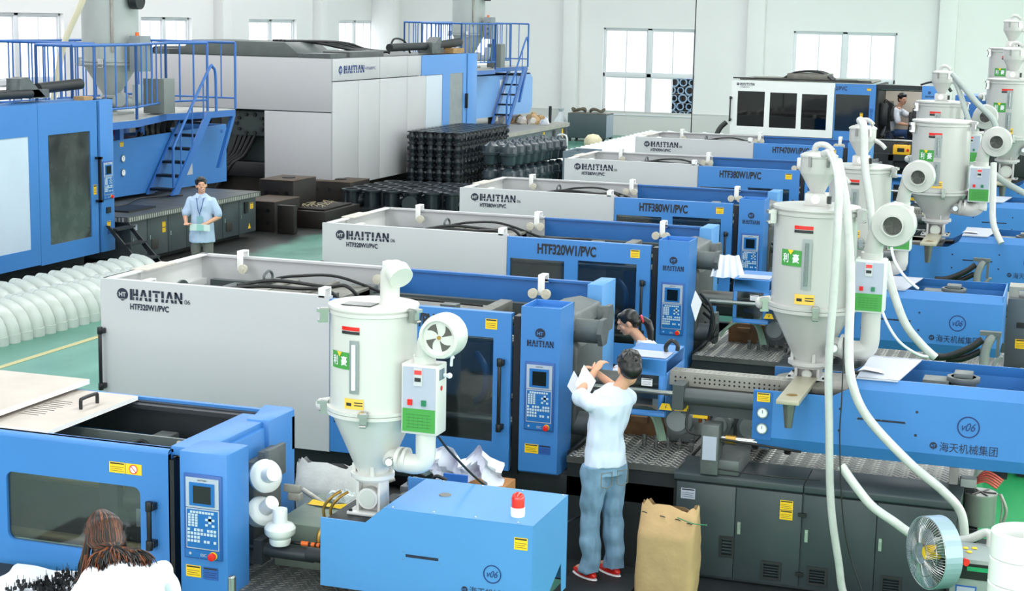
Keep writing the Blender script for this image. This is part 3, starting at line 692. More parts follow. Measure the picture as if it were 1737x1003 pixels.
    MB().tube([(5.28, .1, 1.36), (5.29, .05, 1.2), (5.5, .02, 1.17), (6.2, .0, 1.13)], .010, 8).tube([(5.56, -.02, .93), (6.0, -.03, .92), (6.35, .05, .91)], .006, 6).build('cable', RUBBER, T)
    # pumps and motors below the barrel
    for i, (xx, rr) in enumerate(((5.06, .12), (5.42, .09), (5.68, .125))):
        m = MB().cyl((xx, .72, 1.10), (xx, .98, 1.10), rr, n=26).box(xx-rr, .82, .9, xx+rr, 1.2, 1.1+rr*.9); o = m.build('pump_housing', mat('pump_grey', (128, 136, 136), .45, .1), T, bevel=.004)
        MB().cyl((xx-.01, .70, 1.10), (xx-.01, .73, 1.10), rr*.72, n=24).build('pump_cap', mat('pump_cap_grey', (176, 184, 184), .4), o)
    m = MB().cyl((5.31, .7, .9), (5.31, .7, 1.26), .02, n=10).cyl((5.24, .75, 1.1), (5.24, .75, 1.25), .015, n=8); m.build('copper_pipe', COPPER, T); MB().box(4.5, .95, .88, 4.95, 1.2, 1.10).box(4.6, .9, 1.0, 4.75, .95, 1.06).build('manifold_block', mat('tan_manifold', (132, 98, 66), .6, var=.25, scale=9), T, bevel=.008)
    m = MB()
    for i in range(5): m.tube([(4.5, .5+.05*i, 1.02+.01*i), (4.65, .5+.04*i, 1.18), (4.86, .55+.04*i, 1.17), (4.93+.015*i, .6, .95)], .012, 8)
    m.build('green_hose', mat('pale_green_hose', (150, 180, 156), .4), T)
    m = MB()
    for i in range(7): m.cyl((4.8+.1*i, .62, .88), (4.8+.1*i, .62, .98), .018, n=8).box(4.78+.1*i, .6, .93, 4.82+.1*i, .64, .95)
    m.build('valve_block', STEEL_D, T)
    m = MB().tube([(5.75, .5, 1.0), (5.85, .45, 1.25), (5.95, .5, 1.32), (6.02, .55, 1.2), (6.0, .6, .95)], .03, 8).tube([(5.7, .7, 1.1), (5.85, .6, 1.4), (6.1, .7, 1.3)], .022, 8); m.build('power_cable', RUBBER, T)
    # --- platform and cabinets
    tread(T, 4.3, .04, 5.23, 1.7, .885, lip=.0)
    tread(T, 5.24, .46, 7.45, 1.75, .855)
    MB().box(4.3, .06, 0, 5.22, .14, .83).box(4.3, 1.6, 0, 5.22, 1.7, .83).build('platform_skirt', DARK, T, smooth=False)
    cab = MB().box(5.23, .01, .05, 7.4, 1.7, .80).box(5.27, .05, 0, 7.36, 1.6, .05).build('switch_cabinet', CAB, T, smooth=False)
    m = MB()
    for a, b_ in ((5.21, 6.232), (6.238, 7.41)): m.prism([(-.02, .815), (-.02, .86), (.0, .875), (.45, .89), (.45, .83), (.0, .80)], a, b_, 'yz')
    m.build('cabinet_top', CAB, cab, bevel=.004)
    for i, (a, b_) in enumerate(((5.235, 5.707), (5.713, 6.228), (6.242, 6.80), (6.806, 7.39))):
        d = MB().box(a, -.012, .05, b_, .01, .795).build('cabinet_door', CAB, cab, bevel=.003)
        vent(cab, a+(.36 if i == 0 else (.22 if i == 1 else .05)), .08 if i else .22, .16 if i else .12, .15 if i else .17, -.012)
        if i: MB().box(a+.02, -.022, .42, a+.045, -.012, .52).box(a+.027, -.03, .46, a+.038, -.022, .5).build('door_latch', STEEL, cab)
    FCb = Face((0, -.0125, 0), (1, 0, 0))
    sticker(cab, FCb, 5.27, .66, .115, .085, LGREY); sticker(cab, FCb, 6.06, .66, .10, .075); sticker(cab, FCb, 6.06, .58, .10, .075)
    m = MB().box(6.205, -.03, .62, 6.265, -.012, .65).box(6.205, -.03, .14, 6.265, -.012, .17); m.build('door_hinge', BLACK, cab)
    # --- injection cover
    zc = 1.75 if full else 1.80
    ic, xs, xt = injection_cover(T, ix, ix+ilen, 0, 1.12, zc, .95)
    FI = Face((0, -.001, 0), (1, 0, 0))
    m = MB().box(ix, -.004, 1.2, ix+.15, -.001, zc-.17); m.build('gauge_plate', BLUE_D, ic, smooth=False)
    sticker(ic, Face((0, -.004, 0), (1, 0, 0)), ix+.03, zc-.25, .10, .07)
    FG = Face((0, -.005, 0), (1, 0, 0)); gauge(ic, FG, ix+.08, zc-.335, .042); gauge(ic, FG, ix+.08, zc-.46, .042)
    m = MB()
    for a, b_ in ((ix+.67, zc-.25), (ix+.67, zc-.42), (ix+1.24, zc-.22), (ix+1.24, zc-.40)): FI.disc(m, a, b_, .011, .001, 10)
    FI.rect(m, ix+.80, zc-.32, .36, .016, 0, .001); m.build('slot', INK, ic, smooth=False)
    v06_mark(ic, FI, ix+1.62, zc-.30, .083)
    m = MB(); 
    for sx_, zz in ((.8, -.305), (1.16, -.305), (.98, -.305), (.8, -.33), (1.16, -.33)): FI.disc(m, ix+sx_, zc+zz, .004, .002, 6)
    stuff(m.build('screw_head', STEEL, ic, smooth=False))
    pl = MB().add([(xt-.01, .01, zc-.008), (xt+.30, .01, zc-.008), (xt+.40, .94, zc-.008), (xt-.01, .94, zc-.008), (xt-.01, .01, zc), (xt+.30, .01, zc), (xt+.40, .94, zc), (xt-.01, .94, zc)], [(0,3,2,1),(4,5,6,7),(0,1,5,4),(1,2,6,5),(2,3,7,6),(3,0,4,7)]).build('top_cover_plate', LGREY, ic, smooth=False)
    MB().add([(xt-.03, .25, zc+.004), (xt+.02, .25, zc+.02), (xt+.18, .2, zc+.012), (xt+.14, .38, zc+.004), (xt+.0, .38, zc+.02)], [(0, 1, 4), (1, 2, 3, 4)]).build('paper_slip', PAPER, ic, smooth=False)
    MB().box(xt+.2, .03, 1.2, ix+ilen-.03, .92, 1.23).build('tray_floor', BLUE_D, ic, smooth=False)
    m = MB().cyl((xt+.75, .5, 1.3), (xt+.75, .5, zc-.02), .10, n=24).cyl((xt+.75, .5, zc-.06), (xt+.75, .5, zc-.02), .13, n=10).box(xt+.68, .42, zc-.02, xt+.82, .58, zc+.015).box(xt+.45, .4, 1.3, xt+.65, .6, zc-.05); m.build('hydraulic_motor', CAST, ic, bevel=.004)
    m = MB().box(5.98+s, .18, zc-.19, 6.5+s, .8, zc-.14).cyl((6.1+s, .5, 1.3), (6.1+s, .5, zc-.14), .2, n=20); m.build('hopper_seat', GREASE, T, bevel=.004)
    MB().tube([(6.0+s, .9, 1.35), (6.2+s, .95, 1.52), (6.4+s, .9, 1.5), (6.5+s, .8, 1.3)], .03, 8).tube([(6.25+s, .95, 1.3), (6.35+s, .95, 1.55), (6.6+s, .9, 1.6)], .025, 8).build('heater_cable', RUBBER, T)
    return T
# ------------------------------------------------------------------ hopper dryers
def dryer(label, x, y, zb, zc, zl, zt, R, M, loader=False, lid_pipe=False, blower='grille', group=None, side=1, zblow=None, slide=True, tall=False, boxz=None):
    """zb seat, zc bottom of cone, zl cone/barrel joint, zt lid; origin at the seat"""
    T = thing('hopper_dryer', label, 'hopper dryer', (x, y, zb), 0, group)
    zc, zl, zt = zc-zb, zl-zb, zt-zb; k = R/.325
    rn = .115*k
    b = MB().lathe([(R*.99, zl+.03*k), (R, zl+.06*k), (R, zt-.06*k), (R*1.03, zt-.055*k), (R*1.03, zt-.03*k), (R*1.0, zt-.025*k), (R*1.0, zt)], n=48).build('barrel', M, T)
    MB().lathe([(rn, zc), (rn*1.05, zc+.01), (R*.97, zl-.035*k), (R*1.0, zl-.02*k)], n=48).build('cone', M, T)
    MB().lathe([(R*1.0, zl-.03*k), (R*1.07, zl-.028*k), (R*1.07, zl-.002), (R*1.0, zl), (R*1.07, zl+.002), (R*1.07, zl+.028*k), (R*1.0, zl+.03*k)], n=48).build('joint_ring', M, T)
    MB().lathe([(0, zt+.012*k), (R*.9, zt+.010*k), (R*1.045, zt+.006*k), (R*1.05, zt-.012*k), (R*1.0, zt-.016*k)], n=48, caps=False).build('lid', M, T)
    def hanger(az, z):
        c, s_ = math.cos(az), math.sin(az)
        m = MB().box(-.022, -.05, -.06, .022, 0, .05).box(-.03, -.07, .02, .03, 0, .045).cyl((-.02, -.055, -.05), (.02, -.055, -.05), .012, n=8)
        m.v = [(c*(R*1.05-v[1])-s_*v[0], s_*(R*1.05-v[1])+c*v[0], z+v[2]*k) for v in m.v]; m.build('clamp_latch', STEEL, T)
    hanger(-1.35, zl); hanger(-2.9, zl); hanger(-.25, zt-.04*k); hanger(-2.6, zt-.07*k)
    m = MB().cyl((-R*1.02, -.03, zl), (-R*1.22, -.05, zl), .06*k, .05*k, n=18).ball((-R*1.22, -.05, zl), .05*k); m.build('side_port', M, T)
    # sight strip, curved plate follows the barrel
    def wrap(mb, a0, z0, a1, z1, d=.006, n=4):
        for i in range(n):
            t0, t1 = a0+(a1-a0)*i/n, a0+(a1-a0)*(i+1)/n; q = R+d
            mb.add([(q*math.cos(t0), q*math.sin(t0), z0), (q*math.cos(t1), q*math.sin(t1), z0), (q*math.cos(t1), q*math.sin(t1), z1), (q*math.cos(t0), q*math.sin(t0), z1)], [(0, 1, 2, 3)])
        return mb
    a = -1.6; hb = zt-zl
    def lab(a0, z0, a1, z1, m, name='sticker', d=.005): return wrap(MB(), a0, z0, a1, z1, d).build(name, m, T, smooth=False)
    if not tall: strips = [(zl+hb*.22, zl+hb*.72)]
    else: strips = [(zl+hb*.1, zl+hb*.44), (zl+hb*.50, zl+hb*.82)]
    for z0, z1 in strips:
        o = wrap(MB(), a-.11, z0, a+.11, z1, .012).build('sight_plate', mat('sight_plate_steel', (150, 158, 158), .35, .5), T, smooth=False)
        m = MB().cyl((math.cos(a)*(R+.018), math.sin(a)*(R+.018), z0+.03*k), (math.cos(a)*(R+.018), math.sin(a)*(R+.018), z1-.03*k), .016*k, n=10); m.build('sight_glass', PAPER if M is DRYER_W else SIGHT, o)
    lab(a-.14-.2, zt-hb*.19, a+.12, zt-hb*.155, RED); lab(a-.34, zt-hb*.225, a+.12, zt-hb*.197, INK_B)
    # green plate with two characters and a yellow notch
    z0, z1 = zl+hb*.44, zl+hb*.60; a0, a1 = a-.68, a-.13
    o = lab(a0, z0, a1, z1, GREENL, 'brand_plate', .006)
    def wraptext(body, a0, z0, a1, z1, m, d=.009, bold=.02):
        vs, fs = text_geo(body, bold); q = R+d
        mb = MB().add([(q*math.cos(a0+(a1-a0)*x_), q*math.sin(a0+(a1-a0)*x_), z0+(z1-z0)*y_) for x_, y_ in vs], fs); return mb
    wraptext('利', a0+.06, z0+(z1-z0)*.2, a0+.22, z0+(z1-z0)*.78, None).build('lettering', PAPER, o, smooth=False)
    wraptext('豪', a0+.33, z0+(z1-z0)*.2, a0+.50, z0+(z1-z0)*.78, None).build('lettering', PAPER, o, smooth=False)
    q = R+.009; am = (a0+a1)/2
    MB().add([(q*math.cos(am-.08), q*math.sin(am-.08), z1), (q*math.cos(am), q*math.sin(am), z1-(z1-z0)*.3), (q*math.cos(am+.08), q*math.sin(am+.08), z1)], [(0, 1, 2)]).build('notch', YEL, o, smooth=False)
    zs = zl+hb*.07
    lab(a-.25, zs, a+.22, zs+hb*.10, mat('amber_label', (240, 196, 80), .5), 'warning_label')
    o = wrap(MB(), a+.0, zs+hb*.035, a+.20, zs+hb*.045, .0065); wrap(o, a+.0, zs+hb*.06, a+.20, zs+hb*.07, .0065); wrap(o, a-.2, zs+hb*.03, a-.07, zs+hb*.06, .0065); o.build('print', INK_B, T, smooth=False)
    # throat with slide gate
    m = MB().lathe([(rn*1.45, zc-.03*k), (rn*1.45, zc), (rn*1.2, zc+.004)], n=32).lathe([(rn*1.15, zc-.055*k), (rn*1.2, zc-.03*k)], n=32)
    for i in range(4): t = i*math.pi/2+.4; m.box(rn*1.2*math.cos(t)-.012, rn*1.2*math.sin(t)-.012, zc-.01, rn*1.2*math.cos(t)+.012, rn*1.2*math.sin(t)+.012, zc+.07*k)
    m.build('neck_flange', M, T)
    h = zc-.055*k
    m = MB().box(-.10*k, -.09*k, .02, -.075*k, .09*k, h).box(.075*k, -.09*k, .02, .10*k, .09*k, h).box(-.1*k, -.02*k, .02, .1*k, .09*k, h).box(-.16*k, -.13*k, 0, .16*k, .14*k, .022)
    th = m.build('throat_block', M, T, bevel=.006)
    MB().cyl((0, -.10*k, h*.5), (0, -.02*k, h*.5), min(.082*k, h*.42), n=28).build('throat_cap', M, th)
    MB().cyl((0, -.104*k, h*.5), (0, -.098*k, h*.5), min(.064*k, h*.34), n=24).build('throat_glass', mat('throat_glass', (198, 204, 196), .2), th)
    m = MB()
    for sx_ in (-1, 1):
        for sy in (-1, 1): m.cyl((sx_*.135*k, sy*.11*k, .02), (sx_*.135*k, sy*.11*k, .036), .012, n=6)
    m.build('bolt', DARK, T)
    if slide:
        MB().box(-.085*k, -1.0*k, -.004, .085*k, -.1*k, .03).build('discharge_plate', mat('discharge_plate', (176, 170, 150), .45, .2, var=.12), T, bevel=.003)
        MB().cyl((-.0, -.90*k, -.005), (-.0, -.90*k, -.20*k), .05*k, .028*k, n=18).build('discharge_spout', STEEL_D, T)
        MB().lathe([(.045*k, .031), (.03*k, .034), (0, .034)], c=(0, -.80*k, 0), n=16, caps=False).build('spring_ring', BRASS, T)
    # hot air elbow, heater box, blower
    bx = side*(R+.135*k); bz0, bz1 = (boxz[0]-zb, boxz[1]-zb) if boxz else (zl-.02, zl+.42*k); by = -.22*k
    p = MB().tube([(side*R*.35, -.02, zc+.15*k), (side*(R*.80), -.10*k, zc+.135*k), (bx-side*.05*k, -.13*k, zc+.135*k), (bx+side*.015*k, -.13*k, zc+.185*k), (bx+side*.02*k, -.13*k, bz0-.08*k), (bx+side*.02*k, -.13*k, bz0+.02)], .075*k, 20, 7)
    p.build('air_elbow', M, T)
    m = MB()
    for i in range(7):
        t = math.radians(-88+i*22); cx_, cz_ = bx-side*.03+side*.1*k*math.cos(t)*.9, zc+.24*k+.1*k*math.sin(t)
    m.cyl((side*R*.80, -.10*k, zc+.15*k), (side*R*.80+side*.03*k, -.105*k, zc+.15*k), .095*k, n=24).cyl((side*R*.80+side*.045*k, -.105*k, zc+.15*k), (side*R*.80+side*.07*k, -.105*k, zc+.15*k), .095*k, n=24); m.build('pipe_flange', M, T)
    m = MB().cyl((side*R*.66, -.20*k, zc+.145*k), (side*R*.66, -.17*k, zc+.145*k), .035*k, n=16); o = m.build('thermometer', STEEL, T)
    MB().cyl((side*R*.66, -.203*k, zc+.145*k), (side*R*.66, -.198*k, zc+.145*k), .028*k, n=16).build('dial', PAPER, o)
    bw = .235*k if M is DRYER_G else .285*k
    bx0 = bx-bw/2
    cb = MB().box(bx0, by, bz0, bx0+bw, by+.19*k, bz1).build('heater_box', M if M is DRYER_W else mat('heater_box_enamel', (212, 217, 214), .4), T, bevel=.008)
    FB = Face((bx0, by-.001, bz0), (1, 0, 0)); H = bz1-bz0
    m = MB(); FB.rect(m, bw*.05, H*.04, bw*.9, H*.92, 0, .003); m.build('face_plate', LGREY, cb, smooth=False)
    m = MB(); FB.rect(m, bw*.05, H*.04, bw*.9, H*.33, .003, .005); m.cur = 1
    for j in range(5): FB.rect(m, bw*(.16+.03*(j % 2)), H*(.10+.045*j), bw*.66, H*.008, .005, .0055)
    for j in range(5): FB.rect(m, bw*(.22+.13*j), H*.09, bw*.006, H*.18, .005, .0055)
    m.build('wiring_diagram', [GREENL, mat('diagram_ink', (50, 116, 52), .6)], cb, smooth=False)
    m = MB(); FB.rect(m, bw*.36, H*.70, bw*.24, H*.25, .003, .012); o = m.build('temperature_controller', mat('controller_grey', (196, 198, 202), .4), cb, smooth=False)
    m = MB(); FB.rect(m, bw*.38, H*.86, bw*.20, H*.06, .012, .014); m.build('digit_window', mat('digit_red', (214, 60, 60), .3, emit=.4), o, smooth=False)
    m = MB(); FB.rect(m, bw*.39, H*.76, bw*.17, H*.055, .012, .014); m.build('digit_window', DARK, o, smooth=False)
    m = MB(); FB.rect(m, bw*.2, H*.42, bw*.12, H*.08, .003, .016); m.build('stop_button', RED, cb, smooth=False)
    m = MB(); FB.rect(m, bw*.58, H*.42, bw*.12, H*.08, .003, .016); m.build('start_button', GREENB, cb, smooth=False)
    zf = (zblow-zb) if zblow else bz1+.30*k; rb = (.165 if blower == 'grille' else .148)*k
    m = MB().cyl((bx+.0*k, by+.1*k, bz1), (bx+.0*k, by+.1*k, bz1+.05*k), .085*k, n=24).cyl((bx+.0*k, by+.1*k, bz1+.05*k), (bx+.01*k, by+.1*k, bz1+.09*k), .07*k, n=24).tube([(bx+.01*k, by+.09*k, bz1+.05*k), (bx+.02*k, by+.08*k, bz1+.14*k), (bx+.055*k, by+.075*k, zf)], .070*k, 20)
    m.build('blower_neck', M, T)
    bc = (bx+.155*k, by, zf)
    if blower == 'grille':
        prof = [(rb*.50, -.02*k), (rb*.50, -.055*k), (rb*.44, -.055*k), (rb*.44, -.0), (rb*.98, -.02*k), (rb*1.0, -.0), (rb*1.0, .15*k), (rb*.95, .16*k), (0, .16*k)]
        m = MB().lathe([(rb*.44, .03*k), (rb*.44, -.05*k), (rb*.5, -.05*k), (rb*.5, -.015*k), (rb*.97, -.012*k), (rb*1.02, .01*k), (rb*1.02, .14*k), (rb*.95, .155*k), (0, .155*k)], c=bc, n=40, axis='y', caps=False)
        bl = m.build('blower_housing', M, T)
        MB().cyl((bc[0], bc[1]+.03*k, bc[2]), (bc[0], bc[1]+.035*k, bc[2]), rb*.45, n=28).build('inlet_mesh', mat('inlet_dark', (88, 90, 88), .5), bl)
        m = MB()
        nb = 6
        for i in range(nb):
            t = i*2*math.pi/nb; m.add([(bc[0]+rb*.43*math.cos(t+q_), bc[1]+.022*k-.012*k*sg, bc[2]+rb*.43*math.sin(t+q_)) for q_, sg in ((0, 0), (.5, 1))]+[(bc[0], bc[1]+.02*k, bc[2])], [(0, 1, 2), (2, 1, 0)])
        m.build('inlet_blade', mat('inlet_blade_grey', (136, 138, 134), .5), bl, smooth=False)
    else:
        m = MB().lathe([(rb*.80, .0), (rb*.86, -.035*k), (rb*1.02, -.03*k), (rb*1.05, -.0), (rb*1.12, .04*k), (rb*1.10, .15*k), (rb*.95, .17*k), (0, .17*k)], c=bc, n=44, axis='y', caps=False); bl = m.build('blower_housing', M, T)
        MB().cyl((bc[0], bc[1]-.012*k, bc[2]), (bc[0], bc[1]-.0, bc[2]), rb*.82, n=40).build('fan_guard', DRYER_W, bl)
        m = MB()
        for i in range(4):
            t0 = i*math.pi/2+.25; P = []
            for q_ in range(7): t = t0+q_*.14; P.append((bc[0]+rb*(.70)*math.cos(t), bc[1]-.014*k, bc[2]+rb*.70*math.sin(t)))
            for q_ in range(5): f_ = q_/4; t = t0+.84+.2*f_; rr_ = .70-.56*f_; P.append((bc[0]+rb*rr_*math.cos(t-.9*f_), bc[1]-.014*k, bc[2]+rb*rr_*math.sin(t-.9*f_)))
            P.append((bc[0]+rb*.2*math.cos(t0+.0), bc[1]-.014*k, bc[2]+rb*.2*math.sin(t0+.0))); m.add(P, [tuple(range(len(P)))[::-1]])
        m.build('air_slot', mat('air_slot_dark', (84, 82, 78), .6), bl, smooth=False)
        MB().cyl((bc[0], bc[1]-.02*k, bc[2]), (bc[0], bc[1]-.01*k, bc[2]), rb*.1, n=16).build('centre_cap', BRASS, bl)
        MB().tube([(bc[0]+.09*k, bc[1]+.05*k, bc[2]-rb), (bc[0]+.085*k, bc[1]+.03*k, bz1+.06*k), (bc[0]+.07*k, bc[1]+.06*k, bz1)], .009, 8).build('lead', PAPER, T)
        MB().cyl((bx0+bw, by+.12*k, bz1-.09*k), (bx0+bw+.035, by+.12*k, bz1-.09*k), .012, n=10).ball((bx0+bw+.04, by+.12*k, bz1-.09*k), .018).build('cable_gland', PAPER, T)
        FR = Face((bx0+bw+.001, by, bz0), (0, 1, 0)); m = MB()
        for j in range(2): FR.rect(m, .03+.045*j, H*.78, .035, H*.15, 0, .002)
        m.cur = 1; FR.disc(m, .065, H*.66, .016, .002); m.build('side_sticker', [mat('sticker_slate', (104, 122, 140), .5), RED], cb, smooth=False)
    if lid_pipe:
        MB().tube([(.10, .02, zt), (.10, .02, zt+.12), (.11, .0, zt+.20), (.16, -.03, zt+.235), (.20, -.06, zt+.20)], .062, 20).cyl((.10, .02, zt), (.10, .02, zt+.02), .075, n=24).cyl((.215, -.07, zt+.19), (.17, -.035, zt+.225), .078, n=24).build('exhaust_elbow', M, T)
        MB().box(-.15, -.17, zt+.011, .05, -.04, zt+.016).build('lid_window', SCREEN, T, smooth=False)
    if loader:
        lx, ly, lr = (-.0, -.02, .14*k)
        lo = MB().box(lx-.085*k, ly-.08*k, zt+.01, lx+.085*k, ly+.08*k, zt+.11*k).build('loader_box', M, T, bevel=.006)
        MB().cyl((lx, ly-.083*k, zt+.065*k), (lx, ly-.08*k, zt+.065*k), .035*k, n=20).build('loader_glass', PAPER, lo)
        MB().box(lx+.09*k, ly-.05*k, zt+.03*k, lx+.115*k, ly+.0, zt+.09*k).build('loader_sensor', BLACK, lo)
        m = MB().lathe([(.055*k, zt+.11*k), (.065*k, zt+.135*k), (lr*.98, zt+.26*k), (lr, zt+.27*k), (lr, zt+.385*k), (lr*1.05, zt+.39*k), (lr*1.05, zt+.405*k), (lr*.8, zt+.425*k), (0, zt+.43*k)], c=(lx, ly, 0), n=36, caps=False)
        lo2 = m.build('loader_hopper', M, T)
        m = MB().tube([(lx-.04, ly, zt+.42*k), (lx-.02, ly-.01, zt+.48*k), (lx+.05*k, ly-.02, zt+.485*k), (lx+.11*k, ly-.03, zt+.44*k)], .024*k, 12).cyl((lx-.04, ly, zt+.42*k), (lx-.04, ly, zt+.435*k), .045*k, n=20); m.build('loader_outlet', M, lo2)
        m = MB().tube([(lx+lr*.6, ly-.02, zt+.30*k), (lx+lr*1.4, ly-.06, zt+.25*k), (lx+lr*1.8, ly-.08, zt+.20*k)], .022*k, 10); m.build('loader_inlet', M, lo2)
        for az in (-1.9, -.9):
            c, s_ = math.cos(az), math.sin(az); m = MB().box(-.012, -.014, -.05, .012, 0, .03); m.v = [(lx+c*(lr-v[1])-s_*v[0], ly+s_*(lr-v[1])+c*v[0], zt+.37*k+v[2]*k) for v in m.v]; m.build('clamp_latch', STEEL, lo2)
    return T

# ------------------------------------------------------------------ rows of presses
g320 = 'presses with white guard and blue sliding door in rows'
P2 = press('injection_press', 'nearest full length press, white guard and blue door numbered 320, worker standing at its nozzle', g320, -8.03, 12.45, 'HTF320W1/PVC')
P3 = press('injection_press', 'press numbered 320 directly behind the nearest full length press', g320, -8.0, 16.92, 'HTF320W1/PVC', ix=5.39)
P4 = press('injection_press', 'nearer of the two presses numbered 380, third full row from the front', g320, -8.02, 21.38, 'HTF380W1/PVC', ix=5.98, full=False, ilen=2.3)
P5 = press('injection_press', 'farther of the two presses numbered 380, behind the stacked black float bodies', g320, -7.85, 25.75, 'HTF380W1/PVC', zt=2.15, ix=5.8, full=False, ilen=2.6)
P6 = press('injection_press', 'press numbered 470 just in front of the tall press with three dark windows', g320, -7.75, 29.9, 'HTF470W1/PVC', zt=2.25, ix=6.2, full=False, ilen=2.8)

dryer('largest grey hopper dryer on the nearest full length press, small loader on its lid', -1.885, 13.0, 1.60, 1.75, 2.19, 2.98, .325, DRYER_G, loader=True, boxz=(2.20, 2.61), zblow=2.89)
dryer('grey hopper dryer mostly hidden behind the largest one, its round blower showing', -2.1, 17.5, 1.60, 1.77, 2.17, 2.94, .32, DRYER_G, loader=True, zblow=2.87, boxz=(2.1, 2.55))
dryer('tall grey dryer with two sight glasses and green plate, standing on the third full row', -1.63, 21.9, 1.72, 1.94, 2.30, 3.20, .365, DRYER_G, tall=True, zblow=2.97, boxz=(2.2, 2.65))
dryer('grey dryer with loader and sloping pipes just behind the tall one with two sight glasses', -2.0, 26.3, 1.6, 1.95, 2.35, 3.25, .36, DRYER_G, loader=True, tall=True, zblow=3.05, boxz=(2.35, 2.78))
dryer('grey dryer cut by the edge of the photo, farther back than the four-vane blower', -1.12, 30.4, 1.75, 2.1, 2.5, 3.5, .42, DRYER_G, loader=True, tall=True)
dryer('farthest grey hopper dryer, standing against the white back wall near the photo edge', -1.35, 35.0, 2.1, 2.6, 3.0, 3.98, .43, DRYER_G, loader=True, tall=True)
dryer('bright white hopper dryer nearest the camera, bent pipe on its lid', -4.105, 9.42, 1.24, 1.51, 1.93, 2.60, .274, DRYER_W, lid_pipe=True, blower='four', slide=False, boxz=(1.835, 2.28), zblow=2.46)

# ------------------------------------------------------------------ small press in the foreground
def small_press():
    T = thing('injection_press', 'small press in the near corner with rounded door window and scuffed top cover', 'injection press', (-9.6, 8.85, 0))
    zt = 1.68; X = lambda x: x+9.6
    wx0, wx1 = X(-6.44), X(-5.44)
    # rounded-corner window in the door
    def rrect(a, b, c, d, r, n=5):
        P = []
        for cx_, cz_, t0 in ((b-r, d-r, 0), (a+r, d-r, 90), (a+r, c+r, 180), (b-r, c+r, 270)):
            for i in range(n+1): t = math.radians(t0+90*i/n); P.append((cx_+r*math.cos(t), cz_+r*math.sin(t)))
        return P
    ox0, ox1, oz0, oz1 = X(-7.6), X(-5.235), .74, zt-.03
    m = MB().plate_holes(ox0, ox1, oz0, oz1, -.04, -.005, [(wx0, wx1, .955, 1.415)])
    r = .05
    for cx_, cz_, t0, kx, kz in ((wx1-r, 1.415-r, 0, wx1, 1.415), (wx0+r, 1.415-r, 90, wx0, 1.415), (wx0+r, .955+r, 180, wx0, .955), (wx1-r, .955+r, 270, wx1, .955)):
        A = [(cx_+r*math.cos(math.radians(t0+15*i)), cz_+r*math.sin(math.radians(t0+15*i))) for i in range(7)]
        for i in range(6): m.add([(kx, -.04, kz), (A[i][0], -.04, A[i][1]), (A[i+1][0], -.04, A[i+1][1])], [(0, 1, 2)]); m.add([(A[i][0], -.04, A[i][1]), (A[i+1][0], -.04, A[i+1][1]), (A[i+1][0], -.005, A[i+1][1]), (A[i][0], -.005, A[i][1])], [(0, 1, 2, 3)])
    # rolled top edge
    for i in range(5):
        t0, t1 = math.radians(18*i), math.radians(18*(i+1)); r = .03
        y0, z0, y1, z1 = -.04+r-r*math.cos(t0), oz1+r*math.sin(t0), -.04+r-r*math.cos(t1), oz1+r*math.sin(t1)
        m.add([(ox0, y0, z0), (ox1, y0, z0), (ox1, y1, z1), (ox0, y1, z1)], [(0, 1, 2, 3)])
    m.add([(ox1, -.04, oz0), (ox1, .03, oz0), (ox1, .03, oz1+.02), (ox1, -.01, oz1+.03), (ox1, -.04, oz1)], [(0, 1, 2, 3, 4)])
    m.box(ox0, -.012, oz1+.02, ox1, .04, oz1+.03)
    d = m.build('sliding_door', BLUE, T, smooth=False)
    MB().box(wx0-.01, -.02, .945, wx1+.01, -.015, 1.425).build('door_window', GLASSM, d, smooth=False)
    FD = Face((0, -.041, 0), (1, 0, 0)); sticker(d, FD, X(-5.66), 1.495, .115, .07)
    m = MB(); FD.rect(m, X(-5.54), 1.495, .115, .07, 0, .003); m.cur = 1; FD.disc(m, X(-5.483), 1.53, .028, .004); m.cur = 2; FD.ring(m, X(-5.483), 1.53, .024, .030, .005); FD.poly(m, [(X(-5.503), 1.547), (X(-5.499), 1.551), (X(-5.463), 1.513), (X(-5.467), 1.509)], .005)
    m.build('warning_label', [YEL, PAPER, RED], d, smooth=False)['label'] = 'yellow label with a red no-reach ring'
    door_handle(d, X(-5.345), 1.045, 1.335, -.04)
    MB().box(X(-5.225), -.04, .7, X(-5.195), .05, zt-.06).build('door_gap_post', BLACK, T)
    # bed
    m = MB().box(X(-7.6), -.03, .6, X(-4.6), .1, .73).box(X(-7.6), .1, 0, X(-4.9), .9, .6); m.build('bed_frame', DARK, T, bevel=.006)
    MB().box(X(-7.6), -.045, .66, X(-6.36), -.03, .70).build('name_strip', BLACK, T, smooth=False)
    # inside: bars and platens seen through the window and from above
    m = MB().cyl((X(-7.5), .30, 1.30), (X(-5.75), .30, 1.30), .035, n=16).cyl((X(-7.5), .9, 1.3), (X(-5.2), .9, 1.3), .035, n=16).cyl((X(-7.5), .18, .93), (X(-5.3), .18, .93), .035, n=16); m.build('tie_bar', mat('bronze_bar', (206, 190, 148), .28, .3), T)['label'] = 'bronze-toned tie bar'
    m = MB().box(X(-5.9), .2, .8, X(-5.76), 1.0, 1.5).box(X(-5.7), .25, .8, X(-5.62), 1.0, 1.45).box(X(-5.45), .2, .8, X(-5.3), 1.0, 1.5); m.build('mould_platen', CAST, T, bevel=.01)
    MB().cyl((X(-5.72), .3, 1.22), (X(-5.42), .3, 1.22), .10, .075, n=24).cyl((X(-5.42), .3, 1.22), (X(-5.36), .3, 1.22), .05, n=20).build('ejector', STEEL_D, T)
    m = MB(); F2 = Face((0, .17, 0), (1, 0, 0)); F2.rect(m, X(-5.60), 1.08, .12, .12); m.cur = 1; F2.rect(m, X(-5.57), 1.13, .05, .05, .004, .006); F2.rect(m, X(-5.54), 1.0, .06, .05); m.build('warning_label', [PAPER, YEL], T, smooth=False)
